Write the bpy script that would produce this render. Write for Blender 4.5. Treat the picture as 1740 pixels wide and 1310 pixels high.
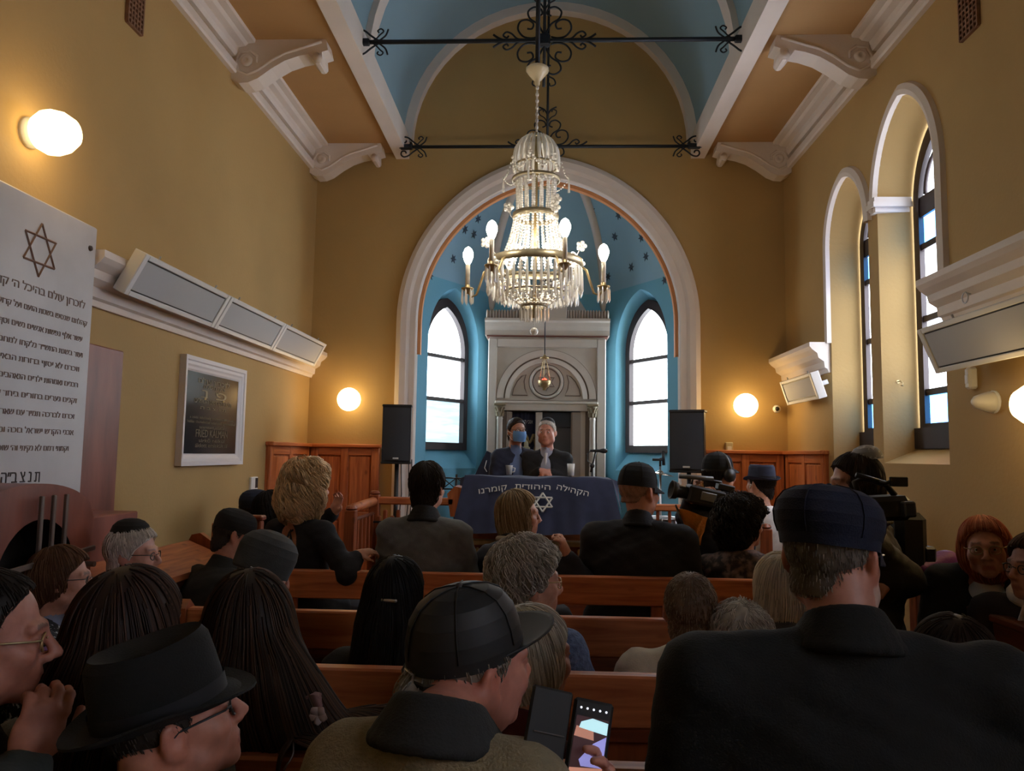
import bpy, math, random
import numpy as np
from mathutils import Vector, Matrix

for _o in list(bpy.data.objects):
    bpy.data.objects.remove(_o)
SC = bpy.context.scene
COL = SC.collection
rnd = random.Random(7)
PI = math.pi

# ------------------------------------------------------------------ camera, sky, exposure
FPX, H0 = 1300.0, 1.62                      # focal length in pixels of the 1740 wide frame, eye height
YAW, PIT, ROL = math.radians(2.58), math.radians(5.15), math.radians(0.88)
_fw = Vector((-math.sin(YAW) * math.cos(PIT), math.cos(YAW) * math.cos(PIT), math.sin(PIT)))
_r0 = Vector((math.cos(YAW), math.sin(YAW), 0))
_u0 = _r0.cross(_fw)
_rt = math.cos(ROL) * _r0 + math.sin(ROL) * _u0
_up = -math.sin(ROL) * _r0 + math.cos(ROL) * _u0
CAM = Vector((0, 0, H0))
cd = bpy.data.cameras.new('camera')
cd.sensor_fit = 'HORIZONTAL'
cd.sensor_width = 36.0
cd.lens = 36.0 * FPX / 1740.0
cd.clip_start = 0.05
cam = bpy.data.objects.new('camera', cd)
COL.objects.link(cam)
_m = Matrix((_rt, _up, -_fw)).transposed().to_4x4()
_m.translation = CAM
cam.matrix_world = _m
SC.camera = cam

def at(px, py, Y=None, X=None, Z=None):
    """the world point seen at a pixel of the 1740x1310 photograph, on the plane y=Y, x=X or z=Z"""
    d = (px - 870.0) / FPX * _rt - (py - 655.0) / FPX * _up + _fw
    if Y is not None: t = Y / d.y
    elif X is not None: t = X / d.x
    else: t = (Z - H0) / d.z
    return CAM + d * t

SC.view_settings.view_transform = 'Standard'
SC.view_settings.look = 'None'
SC.view_settings.gamma = 1.0
SC.view_settings.use_curve_mapping = False
SC.view_settings.exposure = 0.14
SC.cycles.max_bounces = 8
SC.cycles.diffuse_bounces = 5
SC.cycles.transparent_max_bounces = 24
SC.cycles.sample_clamp_indirect = 4.0
SC.cycles.caustics_reflective = False
SC.cycles.caustics_refractive = False

SKY_STRENGTH = 12.0
CANDLE_W = 6.5          # each chandelier candle, watts
SCONCE_W = 3.4

w = bpy.data.worlds.new('overcast_sky'); SC.world = w
w.use_nodes = True
wn = w.node_tree.nodes; wl = w.node_tree.links
wn.clear()
wo = wn.new('ShaderNodeOutputWorld'); wb = wn.new('ShaderNodeBackground')
tc = wn.new('ShaderNodeTexCoord'); sx = wn.new('ShaderNodeSeparateXYZ'); cr = wn.new('ShaderNodeValToRGB')
wl.new(tc.outputs['Generated'], sx.inputs[0]); wl.new(sx.outputs['Z'], cr.inputs[0])
cr.color_ramp.elements[0].position = 0.0; cr.color_ramp.elements[0].color = (0.80, 0.84, 0.90, 1)
cr.color_ramp.elements[1].position = 0.6; cr.color_ramp.elements[1].color = (0.92, 0.96, 1.0, 1)
wl.new(cr.outputs[0], wb.inputs['Color']); wb.inputs['Strength'].default_value = SKY_STRENGTH
wl.new(wb.outputs[0], wo.inputs[0])

# ------------------------------------------------------------------ materials
def lin(c):
    return tuple(((v / 255.0) / 12.92 if v / 255.0 <= 0.04045 else (((v / 255.0) + 0.055) / 1.055) ** 2.4) for v in c[:3])

MATS = {}
def mat(name, rgb, rough=0.6, metal=0.0, var=0.0, vscale=4.0, bump=0.0, bscale=60.0, spec=0.5, stretch=None,
        rgb2=None, detail=4.0, sheen=0.0):
    if name in MATS: return MATS[name]
    m = bpy.data.materials.new(name); m.use_nodes = True
    nt = m.node_tree; n = nt.nodes; l = nt.links
    b = n['Principled BSDF']
    c = lin(rgb)
    b.inputs['Base Color'].default_value = (*c, 1)
    b.inputs['Roughness'].default_value = rough
    b.inputs['Metallic'].default_value = metal
    b.inputs['Specular IOR Level'].default_value = spec
    if sheen: b.inputs['Sheen Weight'].default_value = sheen
    tcn = n.new('ShaderNodeTexCoord'); mp = n.new('ShaderNodeMapping')
    l.new(tcn.outputs['Object'], mp.inputs[0])
    if stretch: mp.inputs['Scale'].default_value = stretch
    if var > 0 or rgb2:
        t = n.new('ShaderNodeTexNoise'); t.inputs['Scale'].default_value = vscale; t.inputs['Detail'].default_value = detail
        l.new(mp.outputs[0], t.inputs['Vector'])
        r = n.new('ShaderNodeValToRGB')
        c2 = lin(rgb2) if rgb2 else tuple(v * (1 - var) for v in c)
        c1 = c if rgb2 else tuple(min(1, v * (1 + var * 0.6)) for v in c)
        r.color_ramp.elements[0].position = 0.36; r.color_ramp.elements[0].color = (*c2, 1)
        r.color_ramp.elements[1].position = 0.64; r.color_ramp.elements[1].color = (*c1, 1)
        l.new(t.outputs['Fac'], r.inputs[0]); l.new(r.outputs[0], b.inputs['Base Color'])
    if bump > 0:
        t2 = n.new('ShaderNodeTexNoise'); t2.inputs['Scale'].default_value = bscale; t2.inputs['Detail'].default_value = 3
        l.new(mp.outputs[0], t2.inputs['Vector'])
        bp = n.new('ShaderNodeBump'); bp.inputs['Strength'].default_value = bump; bp.inputs['Distance'].default_value = 0.01
        l.new(t2.outputs['Fac'], bp.inputs['Height']); l.new(bp.outputs[0], b.inputs['Normal'])
    MATS[name] = m
    return m

def wood(name, dark, light, axis='X', rough=0.45, scale=1.0):
    """pine boards: grain drawn out along one axis, with knots"""
    if name in MATS: return MATS[name]
    m = bpy.data.materials.new(name); m.use_nodes = True
    nt = m.node_tree; n = nt.nodes; l = nt.links; b = n['Principled BSDF']
    tcn = n.new('ShaderNodeTexCoord'); mp = n.new('ShaderNodeMapping'); l.new(tcn.outputs['Object'], mp.inputs[0])
    s = {'X': (1.2, 16, 16), 'Y': (16, 1.2, 16), 'Z': (16, 16, 1.2)}[axis]
    mp.inputs['Scale'].default_value = tuple(v * scale for v in s)
    g = n.new('ShaderNodeTexNoise'); g.inputs['Scale'].default_value = 2.2; g.inputs['Detail'].default_value = 6; g.inputs['Distortion'].default_value = 0.6
    l.new(mp.outputs[0], g.inputs['Vector'])
    r = n.new('ShaderNodeValToRGB')
    r.color_ramp.elements[0].position = 0.3; r.color_ramp.elements[0].color = (*lin(dark), 1)
    r.color_ramp.elements[1].position = 0.68; r.color_ramp.elements[1].color = (*lin(light), 1)
    l.new(g.outputs['Fac'], r.inputs[0])
    mk = n.new('ShaderNodeMapping'); l.new(tcn.outputs['Object'], mk.inputs[0])
    mk.inputs['Scale'].default_value = {'X': (5, 9, 9), 'Y': (9, 5, 9), 'Z': (9, 9, 5)}[axis]
    v = n.new('ShaderNodeTexVoronoi'); v.inputs['Scale'].default_value = 1.0; l.new(mk.outputs[0], v.inputs['Vector'])
    kr = n.new('ShaderNodeValToRGB'); kr.color_ramp.elements[0].position = 0.05; kr.color_ramp.elements[0].color = (0.42, 0.36, 0.32, 1)
    kr.color_ramp.elements[1].position = 0.17; kr.color_ramp.elements[1].color = (1, 1, 1, 1)
    l.new(v.outputs['Distance'], kr.inputs[0])
    mx = n.new('ShaderNodeMix'); mx.data_type = 'RGBA'; mx.blend_type = 'MULTIPLY'; mx.inputs[0].default_value = 0.8
    l.new(r.outputs[0], mx.inputs[6]); l.new(kr.outputs[0], mx.inputs[7]); l.new(mx.outputs[2], b.inputs['Base Color'])
    b.inputs['Roughness'].default_value = rough
    bp = n.new('ShaderNodeBump'); bp.inputs['Strength'].default_value = 0.12; bp.inputs['Distance'].default_value = 0.004
    l.new(g.outputs['Fac'], bp.inputs['Height']); l.new(bp.outputs[0], b.inputs['Normal'])
    MATS[name] = m
    return m

def emit(name, rgb, strength):
    if name in MATS: return MATS[name]
    m = bpy.data.materials.new(name); m.use_nodes = True
    n = m.node_tree.nodes; b = n['Principled BSDF']
    b.inputs['Base Color'].default_value = (*lin(rgb), 1)
    b.inputs['Emission Color'].default_value = (*lin(rgb), 1)
    b.inputs['Emission Strength'].default_value = strength
    MATS[name] = m
    return m

def pane_mat(name, rgb, gloss=0.08, stripes=None):
    """thin window glass: lets light through tinted, with a little reflection"""
    if name in MATS: return MATS[name]
    m = bpy.data.materials.new(name); m.use_nodes = True
    nt = m.node_tree; n = nt.nodes; l = nt.links; n.clear()
    o = n.new('ShaderNodeOutputMaterial'); t = n.new('ShaderNodeBsdfTransparent'); g = n.new('ShaderNodeBsdfGlossy'); mx = n.new('ShaderNodeMixShader')
    t.inputs[0].default_value = (*lin(rgb), 1); g.inputs['Roughness'].default_value = 0.05
    if stripes:
        tcn = n.new('ShaderNodeTexCoord'); mp = n.new('ShaderNodeMapping'); mp.inputs['Scale'].default_value = (1.0, 1.0, 9.0)
        nz = n.new('ShaderNodeTexNoise'); nz.inputs['Scale'].default_value = 1.6; nz.inputs['Detail'].default_value = 3
        r = n.new('ShaderNodeValToRGB'); r.color_ramp.elements[0].position = 0.4; r.color_ramp.elements[0].color = (*lin(stripes), 1)
        r.color_ramp.elements[1].position = 0.66; r.color_ramp.elements[1].color = (*lin(rgb), 1)
        l.new(tcn.outputs['Object'], mp.inputs[0]); l.new(mp.outputs[0], nz.inputs['Vector']); l.new(nz.outputs['Fac'], r.inputs[0]); l.new(r.outputs[0], t.inputs[0])
    mx.inputs[0].default_value = gloss
    l.new(t.outputs[0], mx.inputs[1]); l.new(g.outputs[0], mx.inputs[2]); l.new(mx.outputs[0], o.inputs[0])
    MATS[name] = m
    return m

def crystal_mat(name, rgb, see=0.5):
    if name in MATS: return MATS[name]
    m = bpy.data.materials.new(name); m.use_nodes = True
    nt = m.node_tree; n = nt.nodes; l = nt.links; b = n['Principled BSDF']
    o = n['Material Output']; t = n.new('ShaderNodeBsdfTransparent'); mx = n.new('ShaderNodeMixShader')
    b.inputs['Base Color'].default_value = (*lin(rgb), 1); b.inputs['Roughness'].default_value = 0.12
    b.inputs['Specular IOR Level'].default_value = 1.0
    mx.inputs[0].default_value = see
    l.new(b.outputs[0], mx.inputs[1]); l.new(t.outputs[0], mx.inputs[2]); l.new(mx.outputs[0], o.inputs['Surface'])
    MATS[name] = m
    return m

OCHRE = mat('ochre_paint', (178, 147, 94), 0.75, var=0.07, vscale=1.1, bump=0.12, bscale=45)
SOFFIT = mat('ochre_soffit_paint', (180, 140, 92), 0.75, var=0.05, vscale=1.5, bump=0.08, bscale=40)
BLUE = mat('blue_paint', (104, 168, 196), 0.75, var=0.06, vscale=1.2, bump=0.1, bscale=45)
VAULTB = mat('pale_blue_vault_paint', (134, 164, 178), 0.8, var=0.05, vscale=1.0, bump=0.06, bscale=40)
APSEB = mat('apse_vault_blue_paint', (138, 178, 202), 0.8, var=0.05, vscale=1.0, bump=0.06, bscale=40)
WHITE = mat('white_stucco', (222, 212, 204), 0.6, var=0.04, vscale=3.0, bump=0.06, bscale=50)
ARKW = mat('cream_painted_wood', (200, 196, 186), 0.55, var=0.05, vscale=5.0)
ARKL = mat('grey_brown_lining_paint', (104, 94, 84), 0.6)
ORANGE = mat('orange_band_paint', (206, 140, 90), 0.7)
FRAMEW = mat('dark_brown_window_wood', (44, 29, 30), 0.5, var=0.2, vscale=6, stretch=(1, 1, 0.2))
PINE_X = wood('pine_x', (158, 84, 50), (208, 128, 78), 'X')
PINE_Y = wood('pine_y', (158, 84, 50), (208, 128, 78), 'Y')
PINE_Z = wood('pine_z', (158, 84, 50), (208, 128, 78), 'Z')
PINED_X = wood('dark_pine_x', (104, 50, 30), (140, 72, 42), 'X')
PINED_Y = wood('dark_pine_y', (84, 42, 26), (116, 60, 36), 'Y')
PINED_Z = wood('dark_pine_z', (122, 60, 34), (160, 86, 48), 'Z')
IRON = mat('dark_iron', (44, 48, 54), 0.5, 0.6)
BLACKP = mat('black_plastic', (34, 36, 40), 0.45)
BLACKG = mat('black_grille_cloth', (58, 62, 68), 0.85, bump=0.4, bscale=400)
GOLD = mat('aged_gilt_brass', (178, 156, 112), 0.38, 0.7, var=0.15, vscale=20)
STEEL = mat('brushed_steel', (190, 192, 196), 0.3, 0.9)
HEATW = mat('white_heater_enamel', (222, 224, 224), 0.4)
HEATG = mat('grey_heater_plate', (176, 180, 184), 0.6)
MARBLE = mat('white_marble', (196, 194, 196), 0.4, var=0.1, vscale=2.2, rgb2=(178, 176, 178), detail=8)
REDMARB = mat('red_brown_marble', (150, 86, 70), 0.4, rgb2=(112, 62, 50), vscale=3.0, detail=10, stretch=(1, 2.2, 0.5))
NAVY = mat('navy_velvet', (38, 44, 70), 0.85, var=0.15, vscale=9, sheen=0.0)
ENGR = mat('engraved_dark_paint', (126, 108, 100), 0.7)
ENGR2 = mat('engraved_black_paint', (58, 52, 52), 0.7)
LETTW = mat('silver_embroidery', (206, 206, 200), 0.6)
PLASTW = mat('white_plastic', (224, 224, 220), 0.4)
FLOORM = mat('grey_stone_floor', (110, 100, 92), 0.5, var=0.15, vscale=2.0)

# ------------------------------------------------------------------ mesh builders
ROOT = {}           # world location of each top-level object

def rootloc(o):
    while o.parent is not None: o = o.parent
    return Vector(o.location)

def link_mesh(name, me, m, parent=None, loc=None):
    o = bpy.data.objects.new(name, me)
    COL.objects.link(o)
    if m is not None:
        for mm in (m if isinstance(m, (list, tuple)) else [m]): me.materials.append(mm)
    if parent is not None: o.parent = parent
    if loc is not None: o.location = loc
    return o

def np_mesh(name, V, loops, starts, smooth=True):
    me = bpy.data.meshes.new(name)
    V = np.asarray(V, np.float32)
    me.vertices.add(len(V)); me.vertices.foreach_set('co', V.ravel())
    me.loops.add(len(loops)); me.loops.foreach_set('vertex_index', np.asarray(loops, np.int32))
    me.polygons.add(len(starts)); me.polygons.foreach_set('loop_start', np.asarray(starts, np.int32))
    me.polygons.foreach_set('use_smooth', np.full(len(starts), smooth, bool))
    me.update(calc_edges=True); me.validate()
    return me

class MB:
    def __init__(s): s.v = []; s.f = []
    def add(s, vs, fs):
        k = len(s.v); s.v += [tuple(v) for v in vs]; s.f += [tuple(i + k for i in f) for f in fs]; return s
    def box(s, a, b, M=None):
        x0, y0, z0 = a; x1, y1, z1 = b
        vs = [Vector(p) for p in ((x0, y0, z0), (x1, y0, z0), (x1, y1, z0), (x0, y1, z0), (x0, y0, z1), (x1, y0, z1), (x1, y1, z1), (x0, y1, z1))]
        if M is not None: vs = [M @ v for v in vs]
        return s.add(vs, [(0, 3, 2, 1), (4, 5, 6, 7), (0, 1, 5, 4), (1, 2, 6, 5), (2, 3, 7, 6), (3, 0, 4, 7)])
    def bbox(s, a, b, c=0.006, M=None):
        """box with chamfered edges"""
        x0, y0, z0 = a; x1, y1, z1 = b
        c = min(c, (x1 - x0) * .45, (y1 - y0) * .45, (z1 - z0) * .45)
        vs = []; idx = {}
        for ix, x in enumerate((x0, x1)):
            for iy, y in enumerate((y0, y1)):
                for iz, z in enumerate((z0, z1)):
                    sx = 1 if ix == 0 else -1; sy = 1 if iy == 0 else -1; sz = 1 if iz == 0 else -1
                    for ax, p in enumerate(((x, y + sy * c, z + sz * c), (x + sx * c, y, z + sz * c), (x + sx * c, y + sy * c, z))):
                        idx[(ix, iy, iz, ax)] = len(vs); vs.append(Vector(p))
        g = lambda *k: idx[k]
        fs = []
        for i in (0, 1):
            q = [(i, 0, 0), (i, 1, 0), (i, 1, 1), (i, 0, 1)]; fs.append([g(*k, 0) for k in (q if i else q[::-1])])
            q = [(0, i, 0), (0, i, 1), (1, i, 1), (1, i, 0)]; fs.append([g(*k, 1) for k in (q if i else q[::-1])])
            q = [(0, 0, i), (1, 0, i), (1, 1, i), (0, 1, i)]; fs.append([g(*k, 2) for k in (q if i else q[::-1])])
        for i in (0, 1):
            for j in (0, 1):
                fs.append([g(0, i, j, 1), g(1, i, j, 1), g(1, i, j, 2), g(0, i, j, 2)])
                fs.append([g(i, 0, j, 0), g(i, 1, j, 0), g(i, 1, j, 2), g(i, 0, j, 2)])
                fs.append([g(i, j, 0, 0), g(i, j, 1, 0), g(i, j, 1, 1), g(i, j, 0, 1)])
                for k in (0, 1): pass
        for ix in (0, 1):
            for iy in (0, 1):
                for iz in (0, 1): fs.append([g(ix, iy, iz, 0), g(ix, iy, iz, 1), g(ix, iy, iz, 2)])
        if M is not None: vs = [M @ v for v in vs]
        return s.add(vs, fs)
    def prism(s, poly, a, b):
        """poly: list of Vector offsets (closed outline, world), swept from offset a to offset b"""
        n = len(poly); a = Vector(a); b = Vector(b)
        vs = [Vector(p) + a for p in poly] + [Vector(p) + b for p in poly]
        fs = [tuple(range(n))[::-1], tuple(range(n, 2 * n))] + [(i, (i + 1) % n, n + (i + 1) % n, n + i) for i in range(n)]
        return s.add(vs, fs)
    def tube(s, pts, r, n=8, cap=True, flat=None):
        pts = [Vector(p) for p in pts]; rs = r if isinstance(r, (list, tuple)) else [r] * len(pts)
        k = len(s.v); prev = None
        for i, p in enumerate(pts):
            t = (pts[min(i + 1, len(pts) - 1)] - pts[max(i - 1, 0)])
            if t.length < 1e-9: t = Vector((0, 0, 1))
            t.normalize()
            if prev is None:
                u = t.orthogonal().normalized()
                if abs(t.z) < 0.9: u = (Vector((0, 0, 1)) - t * t.z).normalized()
            else:
                u = (prev - t * prev.dot(t))
                u = u.normalized() if u.length > 1e-6 else t.orthogonal().normalized()
            prev = u; w_ = t.cross(u)
            fl = flat or 1.0
            for j in range(n):
                a = 2 * PI * j / n
                s.v.append(tuple(p + u * (math.cos(a) * rs[i]) + w_ * (math.sin(a) * rs[i] * fl)))
        for i in range(len(pts) - 1):
            for j in range(n):
                s.f.append((k + i * n + j, k + i * n + (j + 1) % n, k + (i + 1) * n + (j + 1) % n, k + (i + 1) * n + j))
        if cap:
            s.f.append(tuple(k + j for j in range(n))[::-1]); s.f.append(tuple(k + (len(pts) - 1) * n + j for j in range(n)))
        return s
    def lathe(s, prof, c=(0, 0, 0), n=16, M=None, sx=1.0, sy=1.0, closed=True):
        """prof: (radius, z) from bottom to top"""
        k = len(s.v); c = Vector(c)
        for r, z in prof:
            for j in range(n):
                a = 2 * PI * j / n
                p = Vector((r * math.cos(a) * sx, r * math.sin(a) * sy, z))
                if M is not None: p = M @ p
                s.v.append(tuple(p + c))
        for i in range(len(prof) - 1):
            for j in range(n):
                s.f.append((k + i * n + j, k + i * n + (j + 1) % n, k + (i + 1) * n + (j + 1) % n, k + (i + 1) * n + j))
        if closed:
            s.f.append(tuple(k + j for j in range(n))[::-1]); s.f.append(tuple(k + (len(prof) - 1) * n + j for j in range(n)))
        return s
    def ball(s, c, r, n=8, m=6, sz=1.0):
        return s.lathe([(max(1e-5, r * math.sin(PI * i / m)), -r * sz * math.cos(PI * i / m)) for i in range(m + 1)], c, n, closed=False)
    def grid(s, P):
        """P[i][j] points"""
        k = len(s.v); a = len(P); b = len(P[0])
        for row in P:
            for p in row: s.v.append(tuple(p))
        for i in range(a - 1):
            for j in range(b - 1):
                s.f.append((k + i * b + j, k + i * b + j + 1, k + (i + 1) * b + j + 1, k + (i + 1) * b + j))
        return s
    def build(s, name, m, parent=None, smooth=False, at_=None):
        off = rootloc(parent) if parent is not None else (Vector(at_) if at_ is not None else Vector((0, 0, 0)))
        V = np.array(s.v, np.float32) - np.array(off, np.float32)
        loops = [i for f in s.f for i in f]; st = []; q = 0
        for f in s.f: st.append(q); q += len(f)
        me = np_mesh(name, V, loops, st, smooth)
        if smooth is False: pass
        return link_mesh(name, me, m, parent, None if parent is not None else off)

def thing(name, label, cat, loc=(0, 0, 0), group=None):
    o = bpy.data.objects.new(name, None); COL.objects.link(o)
    o.location = loc; o.empty_display_size = 0.1
    o['label'] = label; o['category'] = cat
    if group: o['group'] = group
    return o

def tag(o, label, cat, group=None):
    o['label'] = label; o['category'] = cat
    if group: o['group'] = group
    return o

def struct(o):
    o['kind'] = 'structure'; return o

def copy_thing(root, loc, label=None, group=None):
    r = root.copy(); COL.objects.link(r); r.location = loc
    if label: r['label'] = label
    if group: r['group'] = group
    for ch in list(root.children):
        c = ch.copy(); COL.objects.link(c); c.parent = r
        for g in list(ch.children):
            d = g.copy(); COL.objects.link(d); d.parent = c
    return r

_GLY = {}
_STROKES = {   # letters whose font outlines overlap themselves are drawn as pen strokes instead
    'ד': (.50, (((.02, .53), (.46, .53)), ((.38, .53), (.38, 0)))),
    'ת': (.56, (((.06, .53), (.45, .53), (.46, .44), (.46, 0)), ((.14, .53), (.14, .08), (.11, .04), (.02, .04)))),
    'א': (.54, (((.06, .56), (.48, 0)), ((.45, .56), (.42, .36), (.33, .24)), ((.09, 0), (.09, .2), (.19, .36)))),
    'ע': (.50, (((.08, .56), (.24, .08)), ((.42, .56), (.39, .28), (.24, .08), (.03, -.02)))),
    'צ': (.50, (((.06, .56), (.38, .06)), ((.41, .56), (.39, .40), (.25, .28)), ((.04, .04), (.44, .04)))),
    'ף': (.50, (((.06, .53), (.36, .53), (.42, .46), (.42, -.18)), ((.09, .52), (.09, .30), (.22, .28)))),
    'ץ': (.46, (((.08, .56), (.20, .25), (.22, -.18)), ((.40, .56), (.36, .36), (.21, .24))))}
def _raw(body, depth=0.0):
    c = bpy.data.curves.new('letters', 'FONT'); c.body = body; c.size = 1.0; c.extrude = depth; c.resolution_u = 2
    o = bpy.data.objects.new('letters', c); COL.objects.link(o)
    me = bpy.data.meshes.new_from_object(o.evaluated_get(bpy.context.evaluated_depsgraph_get()))
    n = len(me.vertices); co = np.empty(n * 3, np.float32); me.vertices.foreach_get('co', co)
    fs = [tuple(q.vertices) for q in me.polygons]
    bpy.data.objects.remove(o); bpy.data.curves.remove(c); bpy.data.meshes.remove(me)
    return co.reshape(-1, 3), fs
def _glyph(ch):
    """(advance, vertices, faces) of one letter, one em tall"""
    if ch in _GLY: return _GLY[ch]
    if ch == ' ': g = (.26, np.zeros((0, 3)), [])
    elif ch in _STROKES:
        adv, sts = _STROKES[ch]; vs = []; fs = []; hw = .038
        for st in sts:
            for (x0, y0), (x1, y1) in zip(st[:-1], st[1:]):
                L = math.hypot(x1 - x0, y1 - y0); ux, uy = (x1 - x0) / L * hw, (y1 - y0) / L * hw; k = len(vs)
                q = [(x0 - ux - uy, y0 - uy + ux), (x0 - ux + uy, y0 - uy - ux), (x1 + ux + uy, y1 + uy - ux), (x1 + ux - uy, y1 + uy + ux)]
                vs += [(x, y, -.01) for x, y in q] + [(x, y, .01) for x, y in q]
                fs += [(k, k + 3, k + 2, k + 1), (k + 4, k + 5, k + 6, k + 7)] + [(k + a, k + (a + 1) % 4, k + 4 + (a + 1) % 4, k + 4 + a) for a in range(4)]
        g = (adv, np.array(vs), fs)
    else:
        v1, f1 = _raw(ch, .01); v2, _f = _raw(ch + ch)
        g = (float(v2[:, 0].max() - v1[:, 0].max()) if len(v1) else .3, v1, f1)
    _GLY[ch] = g
    return g
def text_mesh(name, body, size, m, parent, M, depth=0.0015, width=None):
    """flat lettering: M maps (x right, y up, z out of the surface) to world; body is in left to right order"""
    V = []; F = []; x = 0.0; k = 0
    for ch in body:
        adv, v, f = _glyph(ch)
        if len(v):
            w_ = np.array(v, float); w_[:, 0] += x; V.append(w_); F += [tuple(i + k for i in q) for q in f]; k += len(w_)
        x += adv
    co = np.concatenate(V); co[:, 0] -= (co[:, 0].min() + co[:, 0].max()) / 2
    sx = size if not width else width / (co[:, 0].max() - co[:, 0].min())
    co = co * np.array([sx, size, depth / .01])
    Mn = np.array(M); co = co @ Mn[:3, :3].T + Mn[:3, 3] - np.array(rootloc(parent))
    loops = [i for q in F for i in q]; st = []; a = 0
    for q in F: st.append(a); a += len(q)
    o = link_mesh(name, np_mesh(name, co, loops, st, False), m, parent)
    o['kind'] = 'stuff'
    return o

def arch_pts(u0, u1, zs, za, n=12):
    """pointed arch curve from (u0,zs) over the apex (mid,za) to (u1,zs)"""
    h = (u1 - u0) / 2; r = za - zs; mid = (u0 + u1) / 2
    c = (r * r - h * h) / (2 * h)          # centre offset beyond the middle
    if c < 0: c = 0.0
    if .36 < h < 1: c *= .4
    R = h + c; out = []
    amax = math.acos(min(1, c / R)) if R > 0 else PI / 2
    k = r / (R * math.sin(amax)) if amax > 0 else 1
    for i in range(n + 1):
        a = amax * i / n
        out.append((mid + c - R * math.cos(a), zs + R * math.sin(a) * k))
    right = [(2 * mid - x, z) for x, z in out[:-1]][::-1]
    return out + right

def wall_mesh(mb, fn, u0, u1, z0, z1, holes, n=12):
    """flat wall in strips; fn(u, z) -> point; holes = (u0, u1, sill, spring, apex)"""
    cur = u0
    for (a, b, sill, zs, za) in sorted(holes):
        if a > cur: mb.add([fn(cur, z0), fn(a, z0), fn(a, z1), fn(cur, z1)], [(0, 1, 2, 3)])
        pts = arch_pts(a, b, zs, za, n)
        for (x0, q0), (x1, q1) in zip(pts[:-1], pts[1:]):
            mb.add([fn(x0, q0), fn(x1, q1), fn(x1, z1), fn(x0, z1)], [(0, 1, 2, 3)])
            if sill > z0 + 1e-4: mb.add([fn(x0, z0), fn(x1, z0), fn(x1, sill), fn(x0, sill)], [(0, 1, 2, 3)])
        cur = b
    if cur < u1: mb.add([fn(cur, z0), fn(u1, z0), fn(u1, z1), fn(cur, z1)], [(0, 1, 2, 3)])
    return mb

def outline(h, n=12, sill=True):
    a, b, s, zs, za = h
    p = [(a, s)] + arch_pts(a, b, zs, za, n) + [(b, s)]
    return p

def loft(mb, A, B, close=False):
    n = len(A); rng = range(n if close else n - 1)
    k = len(mb.v); mb.v += [tuple(p) for p in A] + [tuple(p) for p in B]
    for i in rng: mb.f.append((k + i, k + (i + 1) % n, k + n + (i + 1) % n, k + n + i))
    return mb

def sweep_arch(mb, fn, h, prof, n=16, closed_bottom=False):
    """moulding that follows an arch outline: prof = list of (offset outward, height off wall); fn(u, z, out)"""
    a, b, s, zs, za = h
    s0, s1 = s if isinstance(s, tuple) else (s, s)
    rows = []
    for off, out in prof:
        pts = [(a - off, s0)] + arch_pts(a - off, b + off, zs, za + off * 1.12, n) + [(b + off, s1)]
        rows.append([fn(u, z, out) for u, z in pts])
    for A, B in zip(rows[:-1], rows[1:]): loft(mb, A, B)
    return mb

# ================================================================== THE ROOM
XL, XR, YF, YB = -2.36, 2.33, 7.5, -2.4      # side walls, arch wall, rear wall
ZS, ZF = 4.66, 4.40                          # soffit height, fillet height
VR, VZ = 1.47, 4.74                          # barrel vault radius and springing
APX, APY, APX2, APY2 = 1.33, 7.78, 0.66, 8.86

# floor, platform
f = MB().box((XL - .5, YB - .3, -.12), (XR + .6, 9.2, 0.0)).build('floor', FLOORM); struct(f)
p = MB().bbox((XL, 4.22, 0.0), (XR, 9.0, 0.2), .01).build('floor_platform', PINED_X); struct(p)

# side windows of the right wall: (near edge, far edge, sill, spring, apex) along y
WIN = [(4.54, 5.40, 1.60, 3.38, 4.02), (5.56, 6.32, 1.60, 3.34, 3.82)]
# an added, unseen pair beside the camera, put in to light the foreground
WIN_ADDED = [(-1.62, -.84, 1.60, 3.08, 3.80), (-.68, .18, 1.60, 3.38, 4.02)]
mb = MB()
fr = lambda u, z, out=0.0: Vector((XR - out, u, z))
wall_mesh(mb, fr, YB, YF, 0, ZS + .1, WIN + WIN_ADDED, 14)
inner = []
for (a, b, s, zs, za) in WIN + WIN_ADDED:
    h2 = (a + .05, b - .05, s + .12, zs, za - .10); inner.append(h2)
    A = [fr(u, z) for u, z in outline((a, b, s, zs, za), 14)]
    B = [fr(u, z, -.26) for u, z in outline(h2, 14)]
    loft(mb, A, B, True)
wr = mb.build('wall_right', OCHRE); struct(wr)
wlft = MB().add([(XL, YB, 0), (XL, YF, 0), (XL, YF, ZS + .1), (XL, YB, ZS + .1)], [(0, 1, 2, 3)]).build('wall_left', OCHRE); struct(wlft)
wb_ = MB().add([(XL, YB, 0), (XR, YB, 0), (XR, YB, 6.6), (XL, YB, 6.6)], [(0, 1, 2, 3)]).build('wall_rear', OCHRE); struct(wb_)

# arch wall with the opening of the apse
OPEN_IN = (-1.33, 1.33, 0.0, 2.94, 4.43)
ff = lambda u, z, out=0.0: Vector((u, YF - out, z))
mb = MB(); wall_mesh(mb, ff, XL, XR, 0, 6.6, [OPEN_IN], 20)
o = mb.build('wall_front', OCHRE); struct(o)
mb = MB()
A = [ff(u, z) for u, z in outline(OPEN_IN, 20)]; B = [ff(u, z, -(APY - YF)) for u, z in outline(OPEN_IN, 20)]
loft(mb, A, B)
o = mb.build('wall_front_arch_reveal', WHITE); struct(o)
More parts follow.
